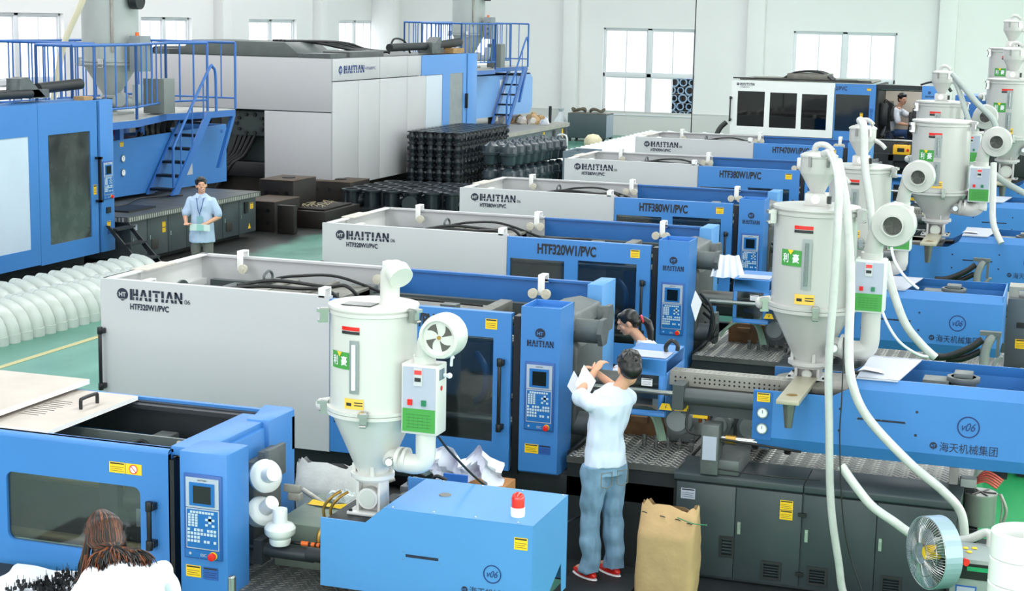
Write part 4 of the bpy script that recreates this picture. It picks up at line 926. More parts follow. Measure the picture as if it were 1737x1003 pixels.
    MB().box(X(-7.6), .5, .8, X(-5.3), .52, 1.6).build('inner_screen', mat('inner_screen', (104, 112, 110), .35, .1), T, smooth=False)
    # top opening with rails
    m = MB().box(X(-7.5), .0, zt-.02, X(-5.22), .03, zt+.0).box(X(-7.5), .05, zt-.06, X(-5.22), .08, zt-.03).box(X(-6.9), 1.12, zt-.25, X(-4.95), 1.16, zt-.02).box(X(-6.9), 1.06, zt-.06, X(-5.0), 1.16, zt-.03); m.build('guard_rail', mat('dark_track', (40, 45, 50), .45), T, smooth=False)
    MB().box(X(-7.5), 1.16, .74, X(-5.05), 1.2, zt+.0).build('rear_guard', BLUE, T, smooth=False)
    MB().box(X(-6.4), .3, zt-.40, X(-5.3), 1.1, zt-.38).build('inner_floor', mat('oily_well', (60, 66, 68), .4), T, smooth=False)
    m = MB().box(X(-5.95), .55, zt-.36, X(-5.55), .80, zt-.26); m.build('manifold', mat('pale_manifold', (150, 172, 172), .4), T, bevel=.008)
    m = MB().box(X(-6.12), .38, zt-.3, X(-5.98), .5, zt-.18); m.build('solenoid', BLUE_D, T, bevel=.006)
    m = MB().cyl((X(-6.17), .38, zt-.16), (X(-6.05), .38, zt-.16), .04, n=18).box(X(-5.5), .45, zt-.28, X(-5.4), .62, zt-.16).cyl((X(-5.48), .5, zt-.12), (X(-5.42), .5, zt-.12), .03, n=14); m.build('sensor', GALV, T, bevel=.004)
    m = MB().tube([(X(-5.9), .4, zt-.2), (X(-5.75), .5, zt-.12), (X(-5.6), .45, zt-.2), (X(-5.45), .55, zt-.1), (X(-5.35), .6, zt-.25)], .012, 8).tube([(X(-6.3), .35, zt-.25), (X(-6.1), .3, zt-.2), (X(-5.9), .32, zt-.24), (X(-5.5), .3, zt-.2), (X(-5.3), .4, zt-.22)], .012, 8).tube([(X(-5.5), .9, zt-.35), (X(-5.45), .6, zt-.1), (X(-5.38), .45, zt-.3)], .010, 8); m.build('cable', RUBBER, T)
    # sliding top covers (bare, scuffed on top, white rolled edge)
    TOPM = mat('scuffed_cover_top', (196, 186, 178), .55, var=.07, scale=3, dirt=(166, 156, 146), dirt_amt=.35)
    def cover(x0, x1, z, th, y0, y1, skew):
        m = MB(); m.add([(X(x0), y0, z), (X(x1-skew), y0, z), (X(x1), y1, z), (X(x0), y1, z)], [(0, 1, 2, 3)]); m.cur = 1
        m.add([(X(x0), y0, z-th), (X(x1-skew), y0, z-th), (X(x1), y1, z-th), (X(x0), y1, z-th), (X(x0), y0, z), (X(x1-skew), y0, z), (X(x1), y1, z), (X(x0), y1, z)], [(3, 2, 1, 0), (0, 1, 5, 4), (1, 2, 6, 5), (2, 3, 7, 6), (3, 0, 4, 7)])
        return m.build('top_cover', [TOPM, WHITE_W], T, smooth=False)
    c1 = cover(-9.4, -6.62, zt+.075, .035, -.06, 1.22, .0); c2 = cover(-7.3, -6.16, zt+.015, .03, .03, 1.12, .0)
    m = MB()
    for i in range(9): m.box(X(-6.62+.012*(i % 3)), .36+.05*i, zt+.016, X(-6.62+.16+.02*(i % 2)), .364+.05*i, zt+.0175)
    m.build('vent_slot', INK_B, c2, smooth=False)
    m = MB().tube([(X(-6.30), .62, zt+.015), (X(-6.30), .62, zt+.07), (X(-6.30), .64, zt+.085), (X(-6.30), .80, zt+.085), (X(-6.30), .82, zt+.07), (X(-6.30), .82, zt+.015)], .013, 10, 3); m.build('cover_handle', BLACK, c2)
    # end frame and control cabinet
    m = MB().prism([(.12, 1.66), (1.0, 1.66), (1.2, 1.71), (1.2, .75), (.12, .75)], X(-5.2), X(-4.98), 'yz').box(X(-5.24), .0, zt-.04, X(-5.0), .95, zt+.02).box(X(-5.12), .78, .95, X(-4.95), 1.16, zt+.03); m.build('end_frame', BLUE, T, bevel=.008)
    cx0, cx1 = X(-5.115), X(-4.785)
    cc = MB().box(cx0, -.11, .55, cx1, .18, 1.71).build('control_cabinet', BLUE, T, bevel=.008)
    FC = Face((0, -.111, 0), (1, 0, 0)); control_panel(cc, FC, cx0+.035, 1.03, .265, .545)
    sticker(cc, FC, cx0+.04, .905, .105, .075); sticker(cc, FC, cx0+.16, .90, .105, .08, BLUEL)
    MB().cyl((cx1+.01, -.08, .6), (cx1+.01, -.08, .925), .028, n=18).ball((cx1+.01, -.08, .925), .028, rz=.012).build('steel_post', STEEL, cc)
    m = MB().box(X(-4.98), .5, .8, X(-4.92), .9, 1.50); m.build('fixed_platen', CAST, T, bevel=.012)
    m = MB().box(X(-4.92), .55, 1.38, X(-4.86), .75, 1.56).box(X(-4.86), .53, 1.37, X(-4.82), .77, 1.58); m.build('tie_bar_nut', CAST, T, bevel=.008)
    tread(T, X(-4.95), .02, X(-3.0), .95, .80, pitch=.05, lugm=mat('dull_lug_steel', (108, 110, 108), .45, .3, var=.3, scale=3))
    MB().box(X(-4.9), .0, 0, X(-3.0), .9, .74).build('platform_skirt', DARK, T, smooth=False)
    m = MB().cyl((X(-4.80), .32, .985), (X(-4.4), .32, .985), .045, n=18).box(X(-4.80), .26, .90, X(-4.74), .38, 1.06).cyl((X(-4.98), .32, .985), (X(-4.8), .32, .985), .016, n=12); m.build('carriage_cylinder', mat('dark_cylinder', (44, 48, 52), .4), T)
    m = MB().cyl((X(-4.93), .32, .985), (X(-4.89), .32, .985), .03, n=8).cyl((X(-4.96), .32, .985), (X(-4.93), .32, .985), .02, n=8); m.build('brass_fitting', BRASS, T)
    m = MB().cyl((X(-4.7), .35, 1.045), (X(-4.25), .35, 1.045), .012, n=8); m.build('rail_bar', BLACK, T)
    m = MB().cyl((X(-4.50), .345, 1.05), (X(-4.45), .345, 1.05), .016, n=8).cyl((X(-4.43), .345, 1.05), (X(-4.405), .345, 1.05), .016, n=8).cyl((X(-4.39), .345, 1.05), (X(-4.37), .345, 1.05), .016, n=8); m.build('orange_band', ORANGE, T)
    m = MB().box(X(-4.8), .55, .80, X(-4.1), 1.25, 1.10); m.build('injection_base', mat('sage_green_paint', (120, 134, 122), .5, var=.15), T, bevel=.01)
    m = MB().box(X(-4.33), .30, 1.00, X(-3.9), .8, 1.238).cyl((X(-4.40), .22, 1.03), (X(-4.0), .22, 1.03), .045, n=16); m.build('hopper_seat', DARK, T, bevel=.006)
    m = MB()
    for i in range(5): m.cyl((X(-4.28), .27, 1.12+.018*i), (X(-4.11), .27, 1.12+.018*i), .0085, n=8)
    m.box(X(-4.29), .25, 1.10, X(-4.28), .30, 1.21).box(X(-4.12), .25, 1.10, X(-4.10), .30, 1.21); m.build('gate_spring', STEEL, T)
    m = MB()
    for a in (-.05, 0): m.tube([(X(-4.34+a), .5, 1.12), (X(-4.36+a), .48, 1.25), (X(-4.31+a), .5, 1.33), (X(-4.27+a), .55, 1.36)], .010, 8)
    m.tube([(X(-4.40), .4, 1.0), (X(-4.40), .42, 1.12), (X(-4.33), .5, 1.16)], .02, 10); m.build('brass_tube', BRASS, T)
    # injection cover
    x0, x1, zb, z1, z2 = X(-4.275), X(-2.885), .865, 1.305, 1.415; yf, yb = .15, .86
    m = MB(); P = [(x0, zb), (x1, zb), (x1, z2), (x0+.425, z2), (x0+.30, z1), (x0, z1)]
    m.prism(P, yf, yf+.012); m.add([(x0+.425, yf-.001, z2+.001), (x1+.002, yf-.001, z2+.001), (x1+.002, yb, z2+.001), (x0+.425, yb, z2+.001)], [(0, 1, 2, 3)]); m.add([(x0+.30, yf, z1+.001), (x0+.425, yf, z2+.001), (x0+.425, yb, z2+.001), (x0+.30, yb, z1+.001)], [(0, 1, 2, 3)])
    m.prism([(yf-.001, zb), (yf-.001, z2-.001), (yb, z2-.001), (yb, .80), (yb-.10, .80), (yb-.12, 1.0), (yf+.3, zb)], x1+.0005, x1+.002, 'yz'); m.box(x0+.3, yb-.012, zb, x1, yb, z2)
    ic = m.build('injection_cover', BLUE_LIT, T, smooth=False)
    FI = Face((0, yf-.001, 0), (1, 0, 0)); sticker(ic, FI, X(-3.0), z2-.155, .085, .075); v06_mark(ic, FI, X(-3.135), 1.085, .058, True, .72)
    m = MB(); FI.rect(m, X(-3.70), 1.122, .215, .018, 0, .001); m.cur = 1
    for a in (-3.715, -3.48):
        for z in (1.105, 1.155): FI.disc(m, X(a), z, .004, .002, 6)
    for i in range(4):
        m.ball((X(-3.80+.27*i), yf+.03, z2+.003), .007, n=6, m=4); m.ball((X(-3.72+.27*i), yb-.03, z2+.003), .007, n=6, m=4)
    m.build('slot', [INK, STEEL], ic, smooth=False)
    MB().lathe([(.04, z2), (.038, z2+.006), (0, z2+.006)], c=(X(-3.6), .55, 0), n=20, caps=False).build('top_plug', STEEL_D, ic)
    m = MB().box(X(-4.15), .3, 0, X(-4.1), .5, .87).box(X(-3.05), .45, 0, X(-2.98), .55, .9); m.build('support_leg', STEEL_D, T)
    return T
small_press()
T = thing('beacon_lamp', 'red rotating beacon with white base on the blue cover nearest the camera', 'warning lamp', (-3.035, 9.16, 1.415))
MB().lathe([(.042, 0), (.044, .02), (.044, .055), (.040, .058)], n=28).build('lamp_base', PAPER, T)
MB().lathe([(.040, .058), (.040, .115), (.034, .135), (.018, .148), (0, .152)], n=28, caps=False).build('lamp_dome', REDL, T)
m = MB(); Face((0, -.045, 0), (1, 0, 0)).text(m, 'xinhu', .004, .03, .03, .010, .001); m = None
# ------------------------------------------------------------------ tall press at the back
def tall_press():
    T = thing('injection_press', 'tall press with three dark windows and a man inside its open bay', 'injection press', (-7.0, 35.0, 0))
    zt, zb = 3.17, 2.05
    m = MB().box(.2, .1, 0, 6.5, 2.2, 1.5).box(.1, .0, 1.4, 6.6, .15, 2.0); m.build('bed_frame', DARK, T, bevel=.01)
    wins = [(.14, .72, zb+.16, zt-.22), (.83, 1.40, zb+.15, zt-.23), (1.50, 2.03, zb+.14, zt-.24)]
    d = MB().plate_holes(0, 2.17, zb-.02, zt, -.06, 0, wins).build('front_guard', WHITE_W, T, smooth=False)
    MB().box(.02, .2, 1.6, 2.9, .24, zt-.1).build('inner_screen', BLACK, T, smooth=False)
    for a, b, c, e in wins: MB().box(a-.01, -.03, c-.01, b+.01, -.02, e+.01).build('door_window', GLASSD, d, smooth=False)
    F = Face((0, -.061, 0), (1, 0, 0)); m = MB(); emblem(m, F, .14, zt-.075, .03); ht_letters(m, F, .19, zt-.10, .30, .055); F.text(m, 'HTF1080W2/PVC', .19, zt-.15, .2, .028); m.build('lettering', [INK, WHITE], d, smooth=False)
    door_handle(d, .0, 2.32, 2.82, -.06)
    dr = MB().plate_holes(2.18, 3.02, zb-.12, zt-.0, -.04, -.0, [(2.20, 2.90, zb+.14, zt-.22)]).build('sliding_door', BLUE, T, smooth=False)
    MB().box(2.19, -.02, zb+.13, 2.91, -.012, zt-.21).build('door_window', GLASSM, dr, smooth=False)
    F = Face((0, -.041, 0), (1, 0, 0)); m = MB(); F.text(m, '2/PVC', 2.19, zt-.14, .24, .085, .003, .02); m.build('lettering', INK_B, dr, smooth=False); sticker(dr, F, 2.84, zt-.13, .08, .05); sticker(dr, F, 2.72, zb+.42, .06, .11)
    door_handle(dr, 2.95, zb+.2, zb+.62, -.04, BLUE_D)
    # open bay
    m = MB().box(3.02, .0, zt-.08, 4.0, .06, zt).box(3.0, .1, 1.5, 3.06, 1.9, zt).box(3.0, .05, zb-.1, 3.9, .4, zb-.03).box(3.0, .05, zb-.30, 3.9, .4, zb-.22); m.build('bay_frame', DARK, T, smooth=False)
    MB().box(3.0, 1.48, 1.7, 3.95, 1.52, 3.1).build('rear_screen', mat('cream_rear_screen', (236, 222, 205), .6), T, smooth=False)
    m = MB().box(3.06, .4, 2.3, 3.24, 1.6, 2.78).box(3.2, .5, 2.4, 3.34, 1.3, 2.7).box(3.74, .4, 2.2, 3.96, 1.6, 2.7).box(3.66, .5, 2.3, 3.78, 1.4, 2.6); m.build('mould', BLACK, T, bevel=.02)
    m = MB()
    for i in range(6): m.tube([(3.12+.03*i, .5, 2.75), (3.2+.03*i, .4, 2.85-.02*i), (3.28, .42, 2.6), (3.2+.02*i, .5, 2.2), (3.14+.05*i, .45, 2.05)], .010, 6).tube([(3.75+.02*i, .5, 2.5), (3.68, .4, 2.3), (3.66+.03*i, .5, 2.05)], .010, 6)
    m.build('hydraulic_hose', RUBBER, T)
    m = MB()
    for y, z in ((.3, 3.09), (.25, 2.0), (1.3, 3.09), (1.5, 2.0)): m.cyl((3.0, y, z), (4.0, y, z), .05, n=14)
    m.build('tie_bar', STEEL, T)
    cc = MB().box(3.95, -.06, zb-.12, 4.26, .3, zt).build('control_cabinet', BLUE, T, bevel=.006)
    F = Face((0, -.061, 0), (1, 0, 0)); m = MB(); emblem(m, F, 4.10, zt-.13, .03); ht_letters(m, F, 4.02, zt-.225, .17, .035); m.build('lettering', [INK, BLUE], cc, smooth=False)
    control_panel(cc, F, 3.99, zb+.23, .22, .46); sticker(cc, F, 4.0, zb-.03, .08, .06)
    m = MB().box(.1, .3, zt, 2.9, 1.9, zt+.04).box(1.1, .35, zt+.04, 1.95, 1.3, zt+.17).box(.4, .3, zt+.03, 1.1, .5, zt+.07).box(2.2, .3, zt+.02, 2.6, .6, zt+.07); m.build('clamp_top_cover', GREASE, T, bevel=.015)
    m = MB()
    for i in range(6): m.tube([(1.0, .4+.1*i, zt+.05), (1.3, .4+.1*i, zt+.2), (1.8, .4+.1*i, zt+.2), (2.05, .4+.1*i, zt+.05)], .02, 8)
    for i in range(4): m.tube([(3.9, .1+.1*i, zt+.02), (4.1, .15+.1*i, zt+.08), (4.35, .1+.1*i, zt+.07), (4.5, .2+.1*i, zt-.1)], .02, 8)
    m.build('hydraulic_hose', RUBBER, T)
    MB().cyl((.0, .1, zt+.05), (2.9, .1, zt+.05), .015, n=8).box(4.26, .2, 1.8, 6.2, 1.3, 2.35).box(4.3, .3, 2.35, 4.9, .9, 2.6).build('upper_rail', DARK, T, smooth=False)
    MB().box(4.6, .2, 2.3, 7.6, 1.4, 3.0).build('injection_cover', BLUE_D, T, bevel=.01)
    MB().tube([(-.08, -.05, 2.28), (-.2, -.1, 2.15), (-.27, -.15, 1.95), (-.27, -.2, 1.6)], .055, 12).build('cable_duct', BLACK, T)
    m = MB().box(3.0, -.4, 1.5, 4.0, -.0, 1.78).box(3.55, -.35, 1.78, 3.65, -.2, 2.0); m.build('step_frame', DARK, T)
    return T
tall_press()
T = thing('tool_case', 'yellow tool case with a red knob in front of the tall press control column', 'tool case', (-3.35, 34.6, 1.78))
MB().box(-.17, -.12, 0, .17, .12, .2).build('case_body', YELP, T, bevel=.02); MB().box(-.08, -.125, .06, .06, -.12, .14).build('case_panel', BLACK, T); MB().cyl((.13, -.14, .1), (.13, -.12, .1), .03, n=12).build('knob', RED, T)
MB().tube([(-.12, 0, .2), (-.1, 0, .26), (.1, 0, .26), (.12, 0, .2)], .015, 8, 3).build('case_handle', BLACK, T)
T = thing('stand', 'dark stand under the yellow tool case', 'stand', (-3.35, 34.6, 0)); MB().box(-.25, -.14, 0, -.15, .14, 1.78).box(.15, -.14, 0, .25, .14, 1.78).box(-.25, -.14, 1.66, .25, .14, 1.779).build('stand_frame', DARK, T)

# ------------------------------------------------------------------ two very large presses on the X- side, long axis along Y
def railing(parent, pts, z, h, closed=False, step=.33):
    """posts and bars along a polyline of plan points"""
    posts = MB(); bars = MB()
    for i in range(len(pts)-1):
        a, b = Vector((*pts[i], 0)), Vector((*pts[i+1], 0)); L = (b-a).length; n = max(1, round(L/step))
        m = MB()
        for zz in (z+h, z+.22):
            m.cyl((a.x, a.y, zz), (b.x, b.y, zz), .027 if zz > z+.5 else .02, n=8)
        m.build('top_rail', BLUE_R, parent)
        for k in range(n+1):
            p = a+(b-a)*k/n; end = k in (0, n)
            MB().cyl((p.x, p.y, z if end else z+.22), (p.x, p.y, z+h), .027 if end else .015, n=8).build('rail_post' if end else 'baluster', BLUE_R, parent)
def stair(parent, x0, x1, y0, z0, y1, z1, n=6):
    for x in (x0, x1):
        MB().prism([(y0-.12, z0-.05), (y0+.12, z0-.05), (y1+.1, z1), (y1-.16, z1)], x-.02, x+.02, 'yz').build('stringer', BLUE_R, parent, smooth=False)
    for i in range(n):
        t = (i+.2)/n; y = y0+(y1-y0)*t; z = z0+(z1-z0)*t
        MB().box(x0+.02, y-.10, z-.03, x1-.02, y+.12, z+.02).build('stair_tread', BLACK, parent, bevel=.004)
    m = MB().tube([(x1, y0-.02, z0+.1), (x1, y0-.02, z0+.75), (x1, y0+.12, z0+1.0), (x1, y1-.1, z1+.78), (x1, y1+.12, z1+.86), (x1, y1+.22, z1+.7), (x1, y1+.24, z1+.0)], .028, 10, 4); m.build('hand_rail', BLUE_R, parent)
    for i in range(3):
        t = (i+.6)/3.2; y = y0+(y1-y0)*t; z = z0+(z1-z0)*t; MB().cyl((x1, y, z+.05), (x1, y, z+.85), .015, n=8).build('baluster', BLUE_R, parent)
def ladder_platform(label, outer, x_in, y0, y1, z, rail_h, st, sup_z, xn, ym, leg_z, group=None):
    """outer: plan polyline of the edge towards X+"""
    T = thing('service_platform', label, 'platform', (0, 0, 0), 0, group)
    poly = [(xn, y0)]+outer+[(x_in, y1), (x_in, ym), (xn, ym)]
    MB().prism(poly, z-.14, z-.015, 'xy').build('deck_frame', BLUE_R, T, smooth=False)
    MB().prism([(p[0]-.01, p[1]) for p in poly], z-.015, z, 'xy').build('deck_plate', mat('pale_deck_plate', (176, 178, 174), .5, .2, var=.12), T, smooth=False)
    railing(T, [(xn, y0), outer[0]], z, rail_h); railing(T, outer[:-1], z, rail_h); railing(T, [(xn, y0), (xn, ym), (x_in, ym), (x_in, y1)], z, rail_h, step=.36); railing(T, [(x_in, y1), outer[-1]], z, rail_h)
    x0, x1, ya, za, yb = st
    stair(T, x0, x1, ya, za, yb, z)
    for px, py in ((xn+.1, y0+.2), (xn+.1, ym+.6), (outer[0][0]-.75, outer[1][1]-.15), (outer[2][0]-.4, outer[2][1]-.3), (x_in+.1, y1-.2)):
        MB().box(px-.06, py-.06, sup_z if py < ym or px < xn-.5 else leg_z, px+.06, py+.06, z-.14).build('support_leg', BLUE_R, T, smooth=False)
    MB().prism([(outer[-1][1]-.06, z-.14), (outer[-1][1]+.06, z-.14), (outer[-1][1]-.55, z-1.15), (outer[-1][1]-.65, z-1.15)], outer[-1][0]-.1, outer[-1][0]-.03, 'yz').build('diagonal_brace', BLUE_R, T, smooth=False)
    return T
def big_hopper(label, x, y, z, R, zc, ztop, group=None):
    T = thing('bulk_hopper', label, 'hopper', (x, y, z), 0, group)
    zc -= z; zt = ztop-z
    MB().lathe([(R, zc), (R, zt), (R*.97, zt+.02)], n=56).build('barrel', HOP_G, T)
    MB().lathe([(R, zc-.05), (R*1.06, zc-.05), (R*1.06, zc-.005), (R*1.0, zc), (R*1.06, zc+.005), (R*1.06, zc+.05), (R, zc+.05)], n=56).build('joint_ring', HOP_G, T)
    MB().lathe([(.14, .34), (.15, .36), (R*.98, zc-.05)], n=56).build('cone', HOP_G, T)
    for az in (-2.9, -1.3, -.3): 
        c, s_ = math.cos(az), math.sin(az); m = MB().box(-.05, -.09, -.09, .05, 0, .07).cyl((-.04, -.1, -.05), (.04, -.1, -.05), .02, n=8); m.v = [(c*(R*1.05-v[1])-s_*v[0], s_*(R*1.05-v[1])+c*v[0], zc+v[2]) for v in m.v]; m.build('clamp_latch', STEEL, T)
    m = MB().cyl((0, 0, .05), (0, 0, .34), .10, n=20).cyl((0, 0, .3), (0, 0, .36), .2, n=24).box(-.3, -.3, 0, .3, .3, .05); m.build('throat_block', HOP_G, T, bevel=.006)
    MB().cyl((.0, -.22, .2), (.0, -.05, .2), .12, n=24).build('throat_cap', STEEL_D, T)
    m = MB().tube([(.15, -.1, zc-.75), (.45, -.2, zc-.72), (.66, -.2, zc-.7), (.7, -.2, zc-.4)], .1, 16).cyl((.40, -.36, zc-.68), (.40, -.2, zc-.68), .13, n=24); m.build('air_elbow', HOP_G, T)
    b = MB().box(.62, -.35, zc-.15, .86, .0, zc+.5).build('heater_box', mat('hopper_box_grey', (132, 142, 146), .45), T, bevel=.01)
    MB().cyl((.70, -.2, zc+.5), (.70, -.2, zc+.56), .035, n=12).build('signal_light', ORANGE, b)
    m = MB(); F = Face((.62, -.351, zc-.15), (1, 0, 0))
    for j in range(3): F.rect(m, .12, .12+.15*j, .05, .07, 0, .01)
    m.build('push_button', DARK, b, smooth=False)
    MB().cyl((.55, -.1, zc+1.15), (.72, -.1, zc+1.15), .17, n=24).build('blower_housing', DARK, T)
    m = MB().tube([(R*.6, -R*.82, zc+.2), (R*.6, -R*.83, zt)], .03, 8, 1); m.build('level_tube', GALV, T)
    m = MB().box(.5, .3, .02, .95, .7, zc-.3); m.build('blower_cabinet', mat('blower_cabinet_grey', (122, 128, 126), .5), T, bevel=.01)
    return T

# nearer one: only its operator side end is in view
def large_press_near():
    T = thing('large_press', 'very large blue press with scuffed window, cut off by the photo edge', 'injection press', (-15.2, 15, 0))
    X = lambda v: v+15.2; Yv = lambda v: v-15
    def side(mb): mb.v = [(-y, x-15, z) for x, y, z in mb.v]; return mb     # sheet drawn as (along world y, depth, z), facing X+
    m = side(MB().plate_holes(15, 21.86, .42, 2.92, -.0, .04, [(15.5, 21.62, .69, 2.44)])); m.build('fixed_panel', BLUE, T, smooth=False)
    side(MB().box(15.5, .01, .69, 21.62, .03, 2.44)).build('inset_panel', mat('pale_blue_white_panel', (196, 212, 228), .45, var=.05, scale=1.5), T, smooth=False)
    m = side(MB().plate_holes(21.87, 23.50, .40, 2.92, -.0, .04, [(22.13, 23.30, .69, 2.43)])); d = m.build('sliding_door', BLUE, T, smooth=False)
    side(MB().box(22.1, .02, .66, 23.33, .03, 2.46)).build('door_window', glassy('scuffed_plexiglass', (.22, .24, .25), .14, .12, .75, (88, 94, 92)), d, smooth=False)
    F = Face((0, 0, 0), (0, 1, 0))
    side(MB().box(23.42, -.10, 1.25, 23.46, -.06, 2.0).box(23.42, -.10, 1.25, 23.5, .0, 1.29).box(23.42, -.1, 1.96, 23.5, 0, 2.0)).build('door_handle', BLACK, d, smooth=False)
    side(MB().box(23.50, .03, .40, 23.56, .1, 2.9)).build('door_gap_post', BLACK, T, smooth=False)
    cc = side(MB().box(23.56, -.02, .40, 23.95, .5, 2.92)).build('control_cabinet', BLUE, T, bevel=.008)
    FC = Face((.021, -15, 0), (0, 1, 0)); control_panel(cc, FC, 23.60, 1.27, .30, .64)
    m = MB(); FC.rect(m, 23.69, 1.04, .12, .10, 0, .02); m.build('socket', BLACK, cc); sticker(cc, FC, 23.71, .80, .10, .10); sticker(cc, FC, 23.72, .68, .09, .08, BLUEL)
    sticker(d, Face((.001, -15, 0), (0, 1, 0)), 23.36, 1.38, .09, .16)
    side(MB().box(15, .5, .4, 23.5, 4.2, .6).box(15, 4.1, .4, 23.9, 4.2, 2.9).box(15, .3, .1, 23.5, 4.0, .4)).build('bed_frame', DARK, T, smooth=False)
    side(MB().box(22.4, 1.0, .6, 22.9, 3.6, 2.7)).build('moving_platen', CAST, T, bevel=.02)
    m = MB()
    for y, z in ((.8, 1.0), (.8, 2.2)): m.cyl((-y, 3, z), (-y, 8.8, z), .1, n=16)
    m.build('tie_bar', STEEL, T)
    # pipes and fittings lying along the roof of the guard
    m = MB().cyl((-.35, 0, 3.06), (-.35, 7.2, 3.06), .07, n=14).cyl((-.5, 7.6, 3.12), (-.5, 8.8, 3.16), .09, n=16).cyl((-.9, .0, 3.04), (-.9, 8, 3.04), .06, n=12); m.build('pipe', DARK, T)
    m = MB().cyl((-.5, 7.0, 3.02), (-.5, 7.0, 3.3), .12, n=16).box(-.75, 7.2, 2.98, -.35, 7.7, 3.12).prism([(6.9, 3.0), (7.6, 3.0), (7.15, 3.32), (6.95, 3.3)], -.6, -.35, 'yz').box(-1.4, 5.9, 2.95, -1.2, 6.1, 3.3).cyl((-1.3, 6.4, 3.0), (-1.3, 6.4, 3.25), .16, n=16).cyl((-1.3, 6.9, 3.0), (-1.3, 6.9, 3.22), .16, n=16); m.build('clamp_bracket', CAST, T)
    side(MB().box(24.0-.7, .1, 2.92, 24-.45, .3, 2.98)).build('wood_block', WOOD, T, smooth=False)
    side(MB().box(15, .1, 2.90, 23.9, .6, 2.92)).build('roof_strip', BLUE, T, smooth=False)
    # tread plate step along the foot, then the long bed of the injection side
    o = tread(T, .0, 5.6, .42, 8.45, .26, thick=.12, pitch=.09, name='foot_step')
    MB().box(-.3, 5.2, 0, .3, 8.4, .14).build('step_foot', DARK, T, smooth=False)
    o = tread(T, -4.2, 9.35, .02, 14.2, .90, thick=.10, name='platform', lugs=False, base=mat('worn_tread_grey', (104, 106, 104), .45, .3, var=.2, scale=3, dirt=(62, 60, 56), dirt_amt=.6))
    q = MB()
    for j in range(66):
        y = 9.4+.072*j; q.box(.02, y, .815, .026, y+.03, .885)
    for i in range(34):
        q.box(-2.4+.07*i, 9.344, .815, -2.37+.07*i, 9.35, .885)
    stuff(q.build('tread_pattern', TREAD_L, o, smooth=False))
    cab = MB().box(-3.5, 9.5, .12, -.05, 14.1, .80).build('switch_cabinet', CAB, T, smooth=False)
    ys = [9.5, 10.05, 10.75, 11.4, 12.1, 12.75, 13.4, 14.1]
    for i in range(7):
        a, b = ys[i]+.01, ys[i+1]-.01
        MB().box(-.05, a, .13, -.03, b, .79).build('cabinet_door', CAB, cab, bevel=.003)
        if i % 2 == 1: MB().box(-.03, a+.12, .24, -.015, a+.34, .42).build('vent_grille', mat('vent_brown', (44, 40, 38), .5), cab, bevel=.006)
        MB().box(-.03, a+.05, .42, -.018, a+.08, .5).build('door_latch', STEEL, cab)
    FX = Face((-.029, 0, 0), (0, 1, 0)); sticker(cab, FX, 9.6, .64, .12, .1, LGREY); sticker(cab, FX, 10.55, .6, .11, .09); sticker(cab, FX, 10.55, .5, .11, .09); sticker(cab, FX, 13.85, .58, .13, .12)
    m = MB(); FX.rect(m, 13.6, .52, .13, .22, 0, .03); m.build('socket_box', BLACK, cab)
    m = MB(); FX.poly(m, [(13.75, .2), (13.87, .2), (13.81, .31)]); m.build('hazard_triangle', YEL, cab, smooth=False)
    MB().box(-3.4, 9.7, 0, -.3, 13.9, .12).build('plinth', DARK, T, smooth=False)
    # black folding steps up to the platform
    st = MB()
    for x in (-.02, .5): st.prism([(8.95, 0), (9.02, 0), (9.40, .82), (9.32, .82)], x, x+.03, 'yz')
    st = MB(); 
    for yy in (8.62, 9.2):
        st.prism([(.04, .84), (.12, .84), (.92, .02), (.80, .0)], yy, yy+.03, 'xz')
    for t in (.05, .35, .65, .92): st.box(.06+.78*t, 8.64, .80-.8*t, .22+.78*t, 9.2, .83-.8*t)
    st.build('access_step', DARK, T, smooth=False)
    # injection hood behind the stair
    ih = MB().prism([(11.55, .98), (15.45, .92), (15.45, 2.10), (11.1, 2.02), (9.75, 1.95), (9.75, .98)], -1.45, -1.41, 'yz').box(-2.4, 15.41, .95, -1.42, 15.45, 2.1).box(-2.45, 9.8, .95, -2.4, 15.45, 2.0)
    ih = ih.build('injection_cover', BLUE, T, smooth=False)
    FH = Face((-1.409, 0, 0), (0, 1, 0)); gauge(ih, FH, 11.5, 1.68, .07); gauge(ih, FH, 11.5, 1.42, .07); sticker(ih, FH, 11.42, 2.02-.12, .12, .09)
    m = MB(); FH.poly(m, [(13.75, 1.18), (14.05, 1.18), (14.02, 1.62)]); m.build('cut_out', WHITE, ih, smooth=False); m = MB(); FH.rect(m, 15.2, 1.93, .1, .07, 0, .003); m.build('warning_label', BLUEL, ih, smooth=False)
    MB().cyl((-2.0, 9.0, 1.35), (-2.0, 13.5, 1.6), .32, n=24).box(-2.6, 9.2, .9, -1.7, 10.0, 2.3).build('injection_barrel', DARK, T)
    m = MB()
    for i in range(6): m.tube([(-1.8+.05*i, 12.4+.25*i, 2.4), (-1.7, 12.6+.2*i, 2.1), (-1.65, 12.3+.3*i, 1.8), (-1.7, 12.2+.3*i, 1.2)], .06, 10)
    m.tube([(-1.2, 9.6, .95), (-.9, 10.6, .93), (-1.1, 11.6, .95), (-.8, 12.6, .93)], .02, 6); m.build('hydraulic_hose', RUBBER, T)
    MB().box(-2.4, 9.9, 1.9, -1.6, 12.8, 2.0).box(-1.9, 10.2, 2.0, -1.7, 10.5, 2.3).build('valve_tray', COPPER, T)
    b = MB().lathe([(.06, 0), (.06, .07)], c=(-1.5, 11.4, 2.04), n=16).build('lamp_base', PAPER, T); MB().lathe([(.055, .07), (.055, .13), (.03, .17), (0, .175)], c=(-1.5, 11.4, 2.04), n=16, caps=False).build('lamp_dome', REDL, T)
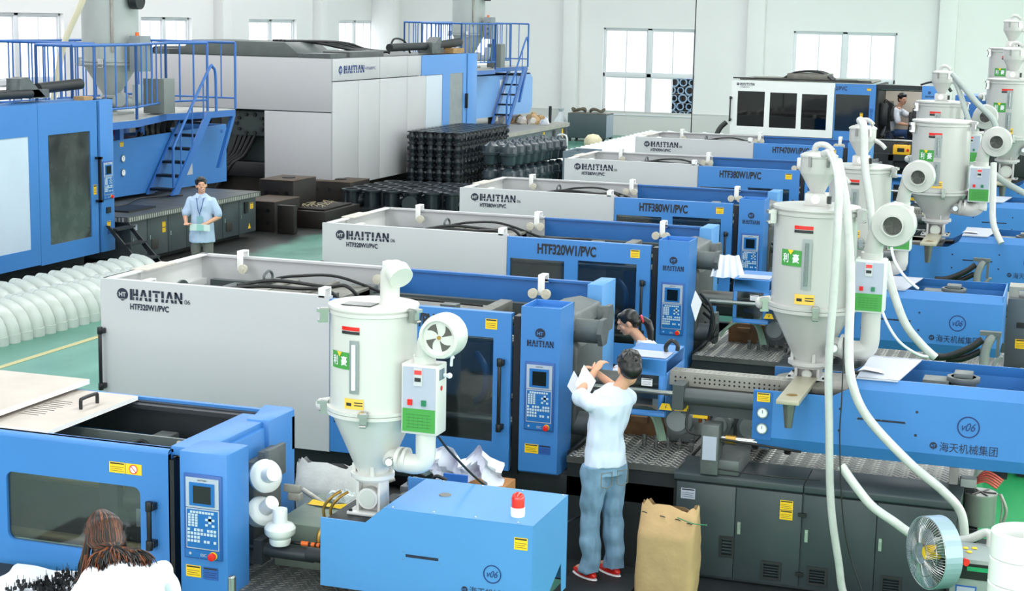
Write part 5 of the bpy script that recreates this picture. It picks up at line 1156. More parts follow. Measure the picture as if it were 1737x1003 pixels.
    m = MB().box(-1.3, 9.4, .92, -.7, 9.5, .98).box(-.9, 9.9, .90, -.3, 10.8, .93); m.build('loose_bar', DARK, T)
    return T
large_press_near()
ladder_platform('blue railed platform with stair above the man in the pale blue shirt', [(-15.95, 23.95), (-15.95, 25.95), (-16.5, 27.9), (-16.2, 28.95), (-16.15, 30.0)], -18.7, 23.95, 30.0, 2.45, 1.33, (-16.55, -16.03, 27.35, 1.0, 28.75), .9, -16.65, 25.7, 2.04)
big_hopper('large grey bulk hopper standing on the railed platform over the very large blue press', -17.2, 27.1, 2.45, .52, 3.42, 6.2)
T = thing('suction_hose', 'cream suction hose slanting up in front of the window beside the large grey hopper', 'hose', (0, 0, 0))
MB().tube([(-17.75, 26, 2.62), (-17.62, 26, 3.2), (-17.45, 26, 3.8), (-17.1, 26, 4.45), (-16.5, 26, 5.6)], .055, 14).build('hose_tube', mat('cream_hose', (226, 220, 190), .5), T)

def large_press_far():
    T = thing('large_press', 'very large white and blue press whose panelled side stands behind the black fittings', 'injection press', (-16, 34.3, 0))
    def side(mb): mb.v = [(-y, x-34.3, z) for x, y, z in mb.v]; return mb
    zt = 3.38
    seams = [34.3, 35.95, 37.55, 39.65, 41.5]; seams = [34.32, 36.0, 37.9, 39.6, 41.05]
    for i in range(3):   # upper row
        a, b = (34.32, 37.0, 38.75)[i], (36.98, 38.73, 39.64)[i]
        side(MB().box(a, 0, 2.88, b, .04, zt)).build('side_panel', WHITE, T, bevel=.004)
    for i in range(5):
        a = (34.32, 35.75, 37.0, 38.73, 40.0)[i]; b = (35.73, 36.98, 38.71, 39.98, 41.15)[i]
        side(MB().box(a, 0, .45, b, .04, 2.86)).build('side_panel', WHITE if i < 4 else mat('pale_panel', (198, 210, 222), .45), T, bevel=.004)
    FS = Face((.002, 0, 0), (0, 1, 0)); m = MB(); emblem(m, FS, .42, 3.12, .10); ht_letters(m, FS, .60, 3.04, 1.15, .18); FS.text(m, 'HTF3600/PVC', 1.80, 3.10, .62, .07); m.build('lettering', [mat('royal_print', (36, 62, 128), .5), WHITE], T, smooth=False)
    # blue door part
    dr = side(MB().box(39.65, -.012, 2.87, 42.95, .04, zt).box(41.15, -.012, .45, 41.68, .04, 2.87).box(42.68, -.012, .45, 42.95, .04, 2.87)).build('sliding_door', BLUE, T, smooth=False)
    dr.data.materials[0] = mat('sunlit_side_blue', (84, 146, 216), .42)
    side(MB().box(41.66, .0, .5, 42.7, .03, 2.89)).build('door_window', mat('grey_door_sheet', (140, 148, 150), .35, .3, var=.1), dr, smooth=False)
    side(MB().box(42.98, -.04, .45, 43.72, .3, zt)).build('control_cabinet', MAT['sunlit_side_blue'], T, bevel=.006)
    side(MB().box(42.94, -.01, .45, 42.98, .05, zt)).build('door_gap_post', BLACK, T, smooth=False)
    side(MB().box(42.85, -.09, 1.9, 42.9, -.02, 2.3)).build('door_handle', BLACK, T)
    # front end facing the camera
    MB().box(-5.6, .0, 2.18, -.04, .04, zt).build('end_panel', WHITE, T, bevel=.004); MB().box(-1.72, .0, .45, -.04, .04, 2.16).build('end_panel', WHITE, T, bevel=.004)
    MB().box(-5.6, .1, zt-.06, -.04, 8.7, zt-.0).build('roof_sheet', mat('roof_dark', (82, 88, 88), .5), T, smooth=False)
    MB().box(-5.6, .1, .4, -5.5, 9, zt).box(-5.5, 5.6, .4, -.2, 5.7, 3.2).build('rear_guard', WHITE, T, smooth=False)
    MB().box(-3.9, .3, .1, -.3, 9, .9).build('bed_frame', RUST, T, smooth=False)
    # clamp end casting with bolts seen through the opening
    m = MB().box(-2.95, .5, .9, -1.75, 1.0, 2.9).box(-2.7, .25, 1.55, -1.75, .5, 2.12).prism([(-3.0, 1.62), (-2.72, 1.62), (-2.6, 2.12), (-3.0, 2.12)], .3, .5); m.build('clamp_casting', mat('dark_green_casting', (58, 68, 68), .5), T, bevel=.02)
    m = MB()
    for i in range(10): t = 2*math.pi*i/10; m.cyl((-2.2+.36*math.cos(t), .2, 1.83+.22*math.sin(t)), (-2.2+.36*math.cos(t), .25, 1.83+.22*math.sin(t)), .045, n=6)
    m.build('flange_bolt', BLACK, T)
    m = MB()
    for i in range(5): m.tube([(-2.6+.12*i, .3, 1.55), (-2.75+.1*i, .2, 1.1), (-3.05+.1*i, .1, .85), (-3.2+.05*i, .0, .3)], .045, 8)
    m.tube([(-3.0, .1, .7), (-3.45, -.2, .6), (-3.6, -.4, .2)], .12, 12).tube([(-2.7, .1, .8), (-3.2, -.2, .75), (-3.5, -.4, .1)], .05, 12); m.build('hydraulic_hose', RUBBER, T)
    MB().box(-3.4, .1, .6, -1.7, 2, .95).box(-3.6, .9, .2, -.4, 1.4, 2.1).build('rear_casting', BLACK, T, bevel=.02)
    MB().box(-4.1, .05, .0, -3.95, .15, 2.16).build('guard_post', DARK, T)
    # roof gear
    m = MB().prism([(-4.35, zt), (-1.05, zt), (-1.5, zt+.34), (-3.95, zt+.34)], .6, 2.4); m.build('roof_hood', mat('hood_grey_green', (92, 100, 98), .5, var=.1), T, bevel=.02)
    m = MB().cyl((-.4, 4.2, zt+.2), (-.4, 7.0, zt+.22), .10, n=12).cyl((-.4, 7.4, zt+.22), (-.4, 9.1, zt+.3), .12, n=16).cyl((-4.8, .4, zt+.08), (-4.8, 4, zt+.08), .09, n=12); m.build('pipe', DARK, T)
    m = MB().box(-.6, 6.6, zt+.02, -.2, 7.2, zt+.3).prism([(7.2, zt+.05), (7.8, zt+.05), (7.4, zt+.45), (7.1, zt+.3)], -.6, -.3, 'yz').box(-1.0, .3, zt, -.2, 1.2, zt+.1).box(-1.0, 1.6, zt, -.3, 3.6, zt+.13).box(-4.7, .2, zt, -4.3, .9, zt+.12); m.build('clamp_bracket', CAST, T)
    MB().box(-.6, 7.9, zt+.02, -.1, 8.7, zt+.15).build('wood_block', WOOD, T)
    m = MB()
    for i in range(4): m.tube([(-2.0+.1*i, 1.0, zt+.36), (-1.4+.1*i, 2.0+.3*i, zt+.32), (-.9, 3.0+.3*i, zt+.15), (-.7, 4.2+.2*i, zt+.08)], .035, 8)
    m.tube([(-.5, 4.4, zt+.05), (-.5, 4.7, zt+.4), (-.5, 5.4, zt+.35), (-.5, 5.8, zt+.05)], .025, 8); m.build('hydraulic_hose', RUBBER, T)
    # long bed and injection side beyond
    bed = MB().box(-4.5, 9.4, .85, .0, 18.6, .97).build('platform', mat('dusty_deck', (172, 170, 162), .6, var=.12, scale=3), T, smooth=False)
    cab = MB().box(-4.2, 9.5, .1, -.06, 18.5, .85).build('switch_cabinet', mat('slate_cabinet', (104, 116, 122), .5), T, smooth=False)
    FX = Face((-.055, 0, 0), (0, 1, 0))
    for y in (15.9, 17.9): sticker(cab, FX, y, .5, .16, .3, ink=False)
    for y in (16.9, 18.1):
        m = MB(); FX.rect(m, y, .35, .25, .45, 0, .02); m.build('vent_grille', DARK, cab)
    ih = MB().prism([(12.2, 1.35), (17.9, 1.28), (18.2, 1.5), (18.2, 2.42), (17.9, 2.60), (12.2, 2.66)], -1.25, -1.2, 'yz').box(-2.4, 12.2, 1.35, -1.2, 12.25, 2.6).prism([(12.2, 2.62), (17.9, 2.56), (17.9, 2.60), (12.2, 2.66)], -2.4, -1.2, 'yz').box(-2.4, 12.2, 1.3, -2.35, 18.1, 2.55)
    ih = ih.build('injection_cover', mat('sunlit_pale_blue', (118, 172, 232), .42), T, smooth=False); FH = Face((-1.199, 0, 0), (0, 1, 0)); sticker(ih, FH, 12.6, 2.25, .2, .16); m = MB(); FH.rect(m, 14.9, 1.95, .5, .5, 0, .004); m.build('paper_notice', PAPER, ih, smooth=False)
    MB().cyl((-1.9, 9.6, 1.75), (-1.9, 12.4, 1.75), .62, n=28).build('injection_barrel', mat('barrel_black', (40, 46, 50), .5), T)
    m = MB().box(-2.6, 9.6, .97, -1.2, 10.4, 1.3).box(-1.4, 10.8, .97, -.9, 11.2, 1.25).cyl((-1.7, 15.6, .97), (-1.7, 15.6, 1.32), .12, n=14); m.build('bracket', RUST, T)
    m = MB()
    for i in range(5): m.tube([(-1.6, 10.3+.35*i, 2.65), (-1.5, 10.4+.35*i, 2.3), (-1.7, 10.8+.4*i, 2.0), (-1.8, 10.5+.4*i, 1.6)], .05, 8)
    m.build('hydraulic_hose', RUBBER, T)
    MB().lathe([(.09, 0), (.09, .12), (.05, .25), (0, .26)], c=(-1.5, 12.4, 2.66), n=14, caps=False).build('lamp_dome', REDL, T)
    return T
large_press_far()
ladder_platform('far blue railed platform with stair beyond the white panelled press', [(-16.55, 44.0), (-16.55, 46.9), (-17.1, 48.2), (-17.0, 49.6), (-16.95, 51.2)], -19.2, 44.0, 51.2, 2.85, 1.34, (-17.1, -16.6, 48.2, 1.05, 49.9), .97, -17.75, 46.2, 2.6)
big_hopper('second large grey hopper, on the far railed platform near the wall corner', -17.68, 47.6, 2.85, .50, 3.88, 7.0)
m = MB()
T = thing('rubble_heap', 'heap of crumpled kraft paper and rags on the far press bed by the pillar', 'rubbish'); T.location = (-16.9, 52.0, .97); T['kind'] = 'stuff'
random.seed(4)
for i in range(16):
    q = MB(); x, y, s = random.uniform(-1.0, .6), random.uniform(-1.0, .8), random.uniform(.10, .26)
    q.ball((x, y, s*.5), s, s*.9, s*random.uniform(.6, 1.1), 9, 6); q.v = [(v[0]+random.uniform(-.04, .04), v[1]+random.uniform(-.04, .04), max(.0, v[2]+random.uniform(-.04, .04))) for v in q.v]
    o = q.build('crumpled_paper', random.choice([KRAFT, PAPER, mat('pale_rag', (214, 208, 200), .8)]), T, smooth=False)
T = thing('standpipe', 'dark upright pipe with wire loop behind the rubble on the far press bed', 'pipe', (-16.5, 52.3, .97)); MB().cyl((0, 0, 0), (0, 0, .55), .05, n=10).build('pipe_body', DARK, T)

# ------------------------------------------------------------------ mould blocks beside the large presses
def block(name, label, x0, y0, x1, y1, z1, z0=0., plug=True, group=None):
    T = thing(name, label, 'mould block', ((x0+x1)/2, (y0+y1)/2, z0), 0, group); a, b = (x1-x0)/2, (y1-y0)/2; h = z1-z0
    MB().box(-a, -b, 0, a, b, h-.02).build('block_body', RUST, T, bevel=.012); MB().box(-a+.0, -b, h-.02, a, b, h).build('block_top', RUSTT, T, bevel=.004)
    if plug: MB().cyl((.02, 0, h), (.02, 0, h+.02), .14, n=20).build('locating_ring', DARK, T)
    m = MB()
    for i in (-.6, 0, .6):
        for z in (.3, .7): m.cyl((i*a, -b-.006, h*z), (i*a, -b+.01, h*z), .045, n=12)
    m.build('tapped_hole', BLACK, T); return T
block('mould_block', 'tall oily mould block with a round ring on top, behind the lower block', -16.25, 31.2, -15.45, 32.3, .92)
block('mould_block', 'low oily mould block with a light top edge beside the grey press bed', -15.95, 29.85, -15.2, 31.0, .62, plug=False)
block('mould_block', 'long dark mould block partly hidden behind the black tees', -16.45, 34.0, -15.42, 35.1, .64)
T = thing('steel_plate', 'upright bolt-holed steel plate leaning by the low mould block', 'steel plate', (-15.0, 29.75, 0)); MB().box(-.07, -.05, 0, .30, .1, .58).build('plate_body', RUST, T, bevel=.01)
m = MB(); [m.cyl((0, -.056, z), (0, -.04, z), .03, n=12) for z in (.08, .2, .32, .44, .53)]; m.build('bolt_hole', BLACK, T)
T = thing('steel_slab', 'low oily steel slab with swarf on it below the long mould block', 'steel slab', (-14.9, 31.5, 0)); MB().box(-.45, -.75, 0, .4, 1.0, .36).box(-.35, -.6, .36, .3, .8, .40).build('base_body', RUST, T, bevel=.012)
q = MB(); random.seed(9)
for i in range(14): x, y = random.uniform(-.3, .25), random.uniform(-.5, .6); q.tube([(x, y, .41), (x+random.uniform(-.1, .1), y+.05, .46), (x+random.uniform(-.2, .2), y+.1, .42)], .006, 4, 3)
stuff(q.build('swarf', mat('pale_swarf', (184, 172, 138), .6), T))

# ------------------------------------------------------------------ white elbows on the floor (rows running along Y)
def elbow_mesh(R, r, mt, n=20, seg=9, h=.10):
    m = MB(); P = [(0, 0, 0), (0, 0, h)]
    for i in range(1, seg+1): t = math.radians(90*i/seg); P.append((-R*(1-math.cos(t)), 0, h+R*math.sin(t)))
    P.append((-R-h, 0, h+R)); m.tube(P, r, n, 1); m2 = MB()
    o = MB().tube([(0, 0, 0), (0, 0, h*1.15)], r*1.07, n, 1).tube([(-R-h*.05, 0, h+R), (-R-h, 0, h+R)], r*1.07, n, 1)
    m.add(o.v, o.f); return m
E_big = None
def elbows(pts, label_fn, group, R, r, mt, rz=0.):
    src = None
    for i, (x, y) in enumerate(pts):
        if src is None:
            src = elbow_mesh(R, r, mt).build('pipe_elbow', mt); o = src
        else: o = src.copy(); COL.objects.link(o)
        o.location = (x, y, 0); o.rotation_euler = (0, 0, rz+random.uniform(-.06, .06)); tag(o, label_fn(i), 'pipe elbow', group)
random.seed(2)
n1 = 19
ptsA = [(-13.28+.012*i, 17.0+.252*i) for i in range(n1)]
elbows(ptsA, lambda i: 'white pipe elbow, %s from the near end of the front row on the green floor' % ORD[i], 'front row of white elbows', .30, .135, PVCG)
ptsB = [(-14.12+.02*i, 17.3+.29*i) for i in range(20)]
elbows(ptsB, lambda i: 'white pipe elbow, %s from the near end of the back row by the oily floor' % ORD[i], 'back row of white elbows', .30, .135, PVCG)
# far white fittings by the back wall
random.seed(3)
src = None
for j in range(7):
    for i in range(26):
        x, y = -13.6+.62*j+.0*i, 43.0+.52*i+.2*(j % 2)
        if src is None: src = elbow_mesh(.34, .17, PVCW, 14, 6).build('pipe_elbow', PVCW); o = src
        else: o = src.copy(); COL.objects.link(o)
        o.location = (x, y, 0); o.rotation_euler = (0, 0, random.uniform(-.1, .1)); tag(o, 'bright white far elbow, %s back in the %s file below the big window' % (ORD[i], ORD[j]), 'pipe elbow', 'field of white elbows by the back wall')
T = thing('pipe_end_cap', 'cream capped pipe end standing among the far white elbows beside the grey chest', 'pipe end', (-15.2, 53.0, 0)); MB().cyl((0, 0, 0), (0, 0, .3), .3, n=24).lathe([(.3, .3), (.29, .45), (.18, .58), (0, .62)], n=24, caps=False).build('cap_body', mat('cream_cap', (240, 226, 190), .5), T)

# ------------------------------------------------------------------ black fittings
def flanged_spool():    # valve body: two end flanges, waisted barrel with ribs
    m = MB().lathe([(.115, 0), (.115, .025), (.075, .03), (.07, .06), (.10, .12), (.10, .17), (.07, .23), (.075, .26), (.115, .265), (.115, .29)], n=14)
    for a in (0, math.pi): m.cyl((0, 0, .145), (.12*math.cos(a), .12*math.sin(a), .145), .05, n=8)
    return m
src = flanged_spool().build('flanged_valve_body', BLACK_P)
random.seed(6); first = True
for k in range(5):
    for j in range(14):
        for i in range(6):
            if not (k == 4 or i == 5 or j == 0): continue     # the outside of the stack: two sides and the top
            o = src if first else src.copy()
            if not first: COL.objects.link(o)
            first = False
            o.location = (-15.62+.245*i+.004*random.uniform(-1, 1), 38.15+.27*j+.02*random.uniform(-1, 1), .10+.292*k); o.rotation_euler = (0, 0, random.uniform(-.4, .4)); tag(o, 'black flanged valve body in tall stack, %s layer, %s back, %s across' % (ORD[k], ORD[j], ORD[i]), 'pipe fitting', 'tall stack of black flanged valve bodies')
T = thing('stack_board', 'board under the tall stack of black flanged valve bodies', 'board', (-15.0, 39.9, 0)); MB().box(-.78, -1.95, .06, .78, 1.95, .10).box(-.78, -1.9, 0, .78, -1.8, .06).box(-.78, 1.8, 0, .78, 1.9, .06).build('board_body', WOOD, T)
q = MB()
for k in range(4):
    for j in range(1, 14, 2):
        for i in range(5): g = flanged_spool(); q.add([(v[0]-15.62+.245*i, v[1]+38.15+.27*j, v[2]+.10+.292*k) for v in g.v], g.f)
o = q.build('valve_body_filling', BLACK_P, None, smooth=False); tag(o, 'hidden middle of the tall stack of black valve bodies', 'pipe fitting', kind='stuff')
# float bodies with pointed tops, two tiers
def float_body():
    return MB().lathe([(.13, 0), (.17, .03), (.185, .10), (.195, .26), (.235, .27), (.24, .33), (.215, .34), (.205, .46), (.195, .50), (.07, .59), (.06, .61)], n=20).box(-.235, -.05, .38, -.2, .05, .46)
src = float_body().build('float_body', mat('blue_grey_pvc', (52, 64, 72), .28, var=.08)); first = True
for k in range(2):
    for r_ in range(2):
        for i in range(8):
            o = src if first else src.copy()
            if not first: COL.objects.link(o)
            first = False
            o.scale = (.95, .95, .95); o.location = (-13.12-.50*r_+.05*i, 38.3+.43*i+.1*r_, .18+.608*k)
            o.rotation_euler = (0, 0, 1.2*i); w_ = ('front', 'back')[r_]
            tag(o, 'bulging black float body with pointed top, %s tier, %s row, %s from near end' % (('lower', 'upper')[k], w_, ORD[i]), 'pipe fitting', 'black float bodies, %s tier, %s row' % (('lower', 'upper')[k], w_))
T = thing('pallet', 'pallet carrying the two tiers of pointed black float bodies', 'pallet', (-13.6, 39.8, 0))
for i in range(9): MB().box(-.85, -1.9+.43*i, .14, .85, -1.65+.43*i, .18).build('deck_board', WOOD, T)
MB().box(-.85, -1.9, 0, -.75, 1.9, .14).box(-.05, -1.9, 0, .05, 1.9, .14).box(.75, -1.9, 0, .85, 1.9, .14).build('bearer', WOOD, T)
T = thing('grey_bin', 'blue-grey sheet metal bin at the end of the black float bodies', 'bin', (-12.0, 40.9, 0)); MB().box(-.35, -.6, 0, .35, -.56, 1.05).box(-.35, .56, 0, .35, .6, 1.05).box(.31, -.56, 0, .35, .56, 1.05).box(-.35, -.56, 0, -.31, .56, 1.05).box(-.31, -.56, 0, .31, .56, .1).build('bin_body', mat('bin_blue_grey', (118, 134, 146), .45), T, smooth=False)
# tees in front, open mouths upward
def tee():
    m = MB().lathe([(.15, .0), (.15, .30), (.195, .31), (.195, .35), (.13, .35), (.13, .30)], n=22)
    m.tube([(0, 0, .12), (.0, -.13, .12), (.0, -.24, .13)], .11, 14, 3).cyl((0, -.22, .13), (0, -.26, .13), .15, n=18)
    m.lathe([(0, .02), (.13, .02)], n=22, caps=False); m.cyl((0, 0, .0), (0, 0, .02), .19, n=20); return m
src = tee().build('pipe_tee', BLACK_P); first = True
for j in range(5):
    for i in range(6):
        o = src if first else src.copy()
        if not first: COL.objects.link(o)
        first = False
        o.scale = (1.14, 1.14, 1.14); o.location = (-15.02+.46*i+.04*j, 33.2+.50*j+.05*i, .20); o.rotation_euler = (0, 0, random.choice((.2, .9, 1.8, 2.6, 3.9))+random.uniform(-.4, .4)); tag(o, 'black flanged tee with mouth up, %s in %s row behind second white guard' % (ORD[i], ORD[j]), 'pipe fitting', 'black flanged tees with mouths up')
T = thing('low_board', 'low board on the floor under the black flanged tees', 'board', (-13.85, 34.4, 0)); MB().box(-1.38, -1.45, .15, 1.4, 1.5, .20).box(-1.38, -1.45, 0, 1.4, -1.3, .15).box(-1.38, 1.35, 0, 1.4, 1.5, .15).build('board_body', DARK, T)

# ------------------------------------------------------------------ by the back wall
T = thing('storage_chest', 'dark grey steel chest standing under the wall between pillar and big window', 'chest', (-16.75, 58.0, 0))
MB().box(-.72, -.5, .12, .72, .5, 1.0).build('chest_body', mat('chest_grey', (74, 88, 92), .5), T, bevel=.012); MB().box(-.72, -.5, 1.0, .72, .5, 1.02).build('chest_top', GREASE, T)
m = MB(); [m.box(x, y, 0, x+.08, y+.08, .12) for x in (-.68, .6) for y in (-.48, .4)]; m.build('leg', DARK, T)
MB().box(.722, -.45, .16, .73, .45, .96).build('side_panel', mat('chest_side', (158, 170, 186), .5), T)
for i, (x, s) in enumerate(((-.45, .24), (.25, .26))):
    o = MB()
    t = [(x+s*math.cos(a), s*math.sin(a), 1.05+.1*abs(math.sin(a*1.5+i))) for a in [k_*.45 for k_ in range(15)]]
    o = o.tube(t, .045, 8, 2).build('rubber_belt', mat('olive_belt', (92, 88, 74), .7), None); o.location = (-16.75, 58.0, .01); tag(o, ('coiled belt standing up at one end of the dark grey chest', 'flat coiled belt at the window end of the dark grey chest')[i], 'belt')
T = thing('plastic_bag', 'clear plastic bag with blue print, tied, beside the dark grey chest', 'bag', (-18.0, 58.4, 0)); q = MB().lathe([(.02, 0), (.28, .05), (.33, .3), (.26, .6), (.10, .9), (.07, 1.0), (.12, 1.12)], n=14); random.seed(8)
q.v = [(v[0]+random.uniform(-.03, .03), v[1]+random.uniform(-.03, .03), v[2]) for v in q.v]; q.build('bag_body', mat('milky_plastic', (214, 222, 226), .35), T); MB().lathe([(.335, .30), (.32, .42), (.30, .45)], n=14, caps=False).build('print_band', mat('bag_blue', (74, 128, 190), .5), T)
T = thing('plastic_chair', 'white plastic chair back showing behind the upper black float bodies', 'chair', (-15.55, 50.4, 0)); T.scale = (.75, .75, .75); m = MB().prism([(-.3, .9), (-.05, .9), (.02, 0), (-.12, 0)], -.25, -.2, 'yz').box(-.25, -.2, .42, .25, .25, .46)
MB().tube([(-.24, .2, .0), (-.25, .2, .5), (-.18, .26, .92), (.18, .26, .92), (.25, .2, .5), (.24, .2, 0)], .04, 10).box(-.25, -.25, .42, .25, .22, .46).cyl((-.22, -.22, 0), (-.22, -.22, .42), .03, n=8).cyl((.22, -.22, 0), (.22, -.22, .42), .03, n=8).box(-.04, .22, .46, .04, .27, .9).build('chair_frame', PAPER, T)
# stacked pipes and crates outdoors behind the open sash
src = None; random.seed(12)
for r_ in range(6):
    for c in range(9):
        rr = (.15, .20, .17)[(r_*2+c) % 3]
        if src is None: o = MB().lathe([(1.0, 0), (1.0, 1.2), (.70, 1.2), (.70, 0), (1.0, 0)], n=20, axis='y', caps=False).build('pipe_length', mat('slate_pvc', (92, 118, 138), .5)); src = o
        else: o = src.copy(); COL.objects.link(o)
        o.scale = (rr, 1, rr); o.location = (-17.4+.38*c+.1*(r_ % 2), 68.5, .15+.335*r_); tag(o, 'slate blue outdoor pipe end behind the open sash, %s shelf up, %s along' % (ORD[r_], ORD[c]), 'pipe', 'pipe stack outdoors')
T = thing('pipe_rack', 'rack of thin shelves holding the outdoor slate blue pipes', 'rack', (-15.9, 69.1, 0))
for r_ in range(7): MB().box(-1.8, -.6, -.06+.335*r_, 1.9, .6, -.05+.335*r_).build('shelf', STEEL_D, T)
T = thing('crate', 'larger blue crate on the outdoor pipe rack', 'crate', (-15.5, 68.9, 1.96)); MB().box(-.22, -.3, 0, .22, .3, .42).build('crate_body', BLUE_D, T, bevel=.02)
T = thing('crate', 'smaller pale blue crate beside the larger one on the outdoor pipe rack', 'crate', (-16.15, 68.9, 1.96)); MB().box(-.2, -.3, 0, .2, .3, .25).build('crate_body', BLUE, T, bevel=.02)
T = thing('outdoor_wall', 'pale outdoor wall beyond the pipe stack', 'wall', (-15.5, 70.5, 0)); MB().box(-2.2, 0, 0, 2.2, .2, 2.7).build('wall_body', mat('outdoor_wall_tan', (176, 160, 140), .8), T)
T = thing('pull_rope', 'thin dark pull cord hanging down the back wall beside the big window', 'cord', (0, 0, 0)); MB().cyl((-6.72, 30, 6.4), (-6.73, 30, 2.36), .010, n=6).build('cord_line', DARK, T)
# ------------------------------------------------------------------ hoses and cables
def hose(label, pts, r=.026, m=None, name='clear_hose', cat='hose', ring=False):
    T = thing(name, label, cat, pts[0]); o = Vector(pts[0]); P = [tuple(Vector(p)-o) for p in pts]
    MB().tube(P, r, 14, 8).build('hose_wall', m or HOSEM, T)
    if m is None: MB().tube(P, r*.62, 10, 8).build('hose_bore', mat('hose_bore_white', (214, 218, 215), .4), T)
    return T
hose('clear hose hanging straight from loader lid past the blue cover to the floor', [(-1.84, 12.9, 3.40), (-1.72, 12.5, 3.42), (-1.61, 12.15, 3.2), (-1.60, 12.1, 2.52), (-1.61, 12.1, 1.95), (-1.585, 12.1, 1.5), (-1.54, 12.1, .87), (-1.46, 12.1, .42), (-1.38, 12.1, .12), (-1.1, 12.0, .03)], .030)
hose('clear hose sweeping from the largest dryer across the blue cover towards the fan', [(-1.72, 12.85, 3.36), (-1.60, 12.6, 3.0), (-1.52, 12.4, 2.5), (-1.48, 12.2, 2.03), (-1.43, 12.1, 1.78), (-1.30, 12.1, 1.53), (-.99, 12.1, 1.23), (-.73, 12.15, 1.02), (-.60, 12.2, .86), (-.56, 12.2, .66)], .034)
hose('clear hose sagging from under the blue cover towards the floor fan', [(-1.46, 11.95, 1.19), (-1.33, 11.92, 1.04), (-1.21, 11.9, .92), (-1.05, 11.88, .83), (-.92, 11.86, .76), (-.80, 11.84, .74)], .034)
hose('clear hose rising from behind the fan to the top of the grey controller box', [(-.78, 11.8, .74), (-.64, 11.75, .77), (-.50, 11.72, .82), (-.40, 11.7, .88), (-.36, 11.68, .86), (-.36, 11.66, .78)], .032)
hose('clear hose falling from the loader of the half hidden dryer', [(-2.12, 17.35, 3.42), (-2.06, 17.2, 3.36), (-2.02, 17.1, 3.0), (-1.93, 17.0, 2.6), (-1.88, 17.0, 2.2), (-1.85, 17.0, 1.8)], .04)
hose('pair of pale hoses, thicker one, curving down the cover between two dryers', [(-1.68, 16.4, 2.1), (-1.60, 16.35, 1.85), (-1.45, 16.3, 1.52), (-1.28, 16.3, 1.32), (-1.14, 16.3, 1.2)], .042)
hose('thin white hose beside the thicker pale hose between two dryers', [(-1.70, 16.2, 1.9), (-1.66, 16.15, 1.65), (-1.5, 16.15, 1.38), (-1.3, 16.2, 1.24), (-1.16, 16.34, 1.20)], .014, PAPER)
hose('thin white hose under the four-vane blower', [(-1.70, 17.05, 2.42), (-1.70, 16.98, 2.25), (-1.65, 16.93, 2.05), (-1.53, 16.93, 1.88), (-1.40, 16.98, 1.765)], .014, PAPER)
hose('pale hose from the far dryer loader crossing down over the third injection cover', [(-.95, 21.5, 2.72), (-.93, 21.4, 2.4), (-.90, 21.3, 2.0), (-.78, 21.2, 1.75)], .04)
hose('pale suction pipe sloping from the far loader down to the small round blower', [(-1.83, 26.0, 3.68), (-1.70, 25.9, 3.55), (-1.45, 25.8, 3.28), (-1.18, 25.7, 3.02), (-1.1, 25.7, 2.7)], .045, HOP_G)
hose('second pale pipe dropping steeply from the far loader', [(-1.80, 26.0, 3.62), (-1.68, 25.9, 3.35), (-1.58, 25.8, 3.1), (-1.48, 25.75, 2.85)], .04, HOP_G)
hose('long pale pipe running down to the photo edge beside the tall dryer', [(-1.0, 22.2, 2.55), (-.8, 22.1, 2.42), (-.5, 22.0, 2.28), (-.2, 22.0, 2.15)], .04, HOP_G)
for y, x, nm in ((16.3, -.68, 'nearer'), (20.8, -1.02, 'farther')):
    T = thing('hose_standpipe', '%s pair of black hoses rising to a bracketed grey standpipe over an injection cover' % nm, 'hose', (x, y, .9)); dz = .1 if nm == 'farther' else 0
    MB().tube([(-.50, .05, .30+dz), (-.35, .02, .32+dz), (-.15, 0, .42+dz), (-.03, 0, .52+dz)], .035, 12).tube([(-.36, .06, .28+dz), (-.2, .04, .31+dz), (-.04, .02, .40+dz)], .032, 12).build('black_hose', RUBBER, T)
    MB().tube([(.02, .02, -.9), (.02, .02, -.35), (.0, 0, .1+dz), (.0, 0, .38+dz), (.03, .0, .50+dz), (.06, .02, .56+dz)], .045, 12).tube([(.10, .02, -.3), (.08, 0, .2+dz), (.13, 0, .34+dz), (.17, 0, .36+dz)], .018, 8).build('standpipe', mat('pipe_grey_tape', (128, 132, 132), .5), T)
    MB().box(-.06, -.02, .56+dz, .14, .06, .60+dz).box(.1, -.01, .36+dz, .13, .04, .58+dz).build('pipe_bracket', CAST, T)
hose('thin dark cable running down from the dryer box over the blue cover and cabinets', [(-1.49, 11.95, 2.15), (-1.475, 11.9, 1.7), (-1.475, 11.9, 1.42), (-1.43, 11.9, .9), (-1.36, 11.9, .55), (-1.22, 11.9, .2), (-1.1, 11.9, .02)], .005, RUBBER, 'power_cable', 'cable')
hose('black cable looping from the white dryer heater box towards the press cabinet', [(-3.66, 9.4, 1.80), (-3.62, 9.6, 1.62), (-3.5, 9.9, 1.35), (-3.33, 10.3, 1.1), (-3.3, 10.9, .85), (-3.45, 11.6, .62), (-3.5, 12.2, .5)], .008, RUBBER, 'power_cable', 'cable')
T = thing('insulated_pipe', 'foil wrapped bent pipe joining the white fittings to the dryer seat', 'pipe', (-4.86, 9.95, 1.14)); MB().tube([(0, 0, .02), (.10, -.02, -.02), (.22, -.05, -.06), (.34, -.04, -.05), (.45, .02, .02), (.55, .1, .10), (.62, .15, .13)], .018, 12).build('pipe_wrap', mat('foil_wrap', (206, 200, 190), .35, .4, var=.15, scale=20), T)

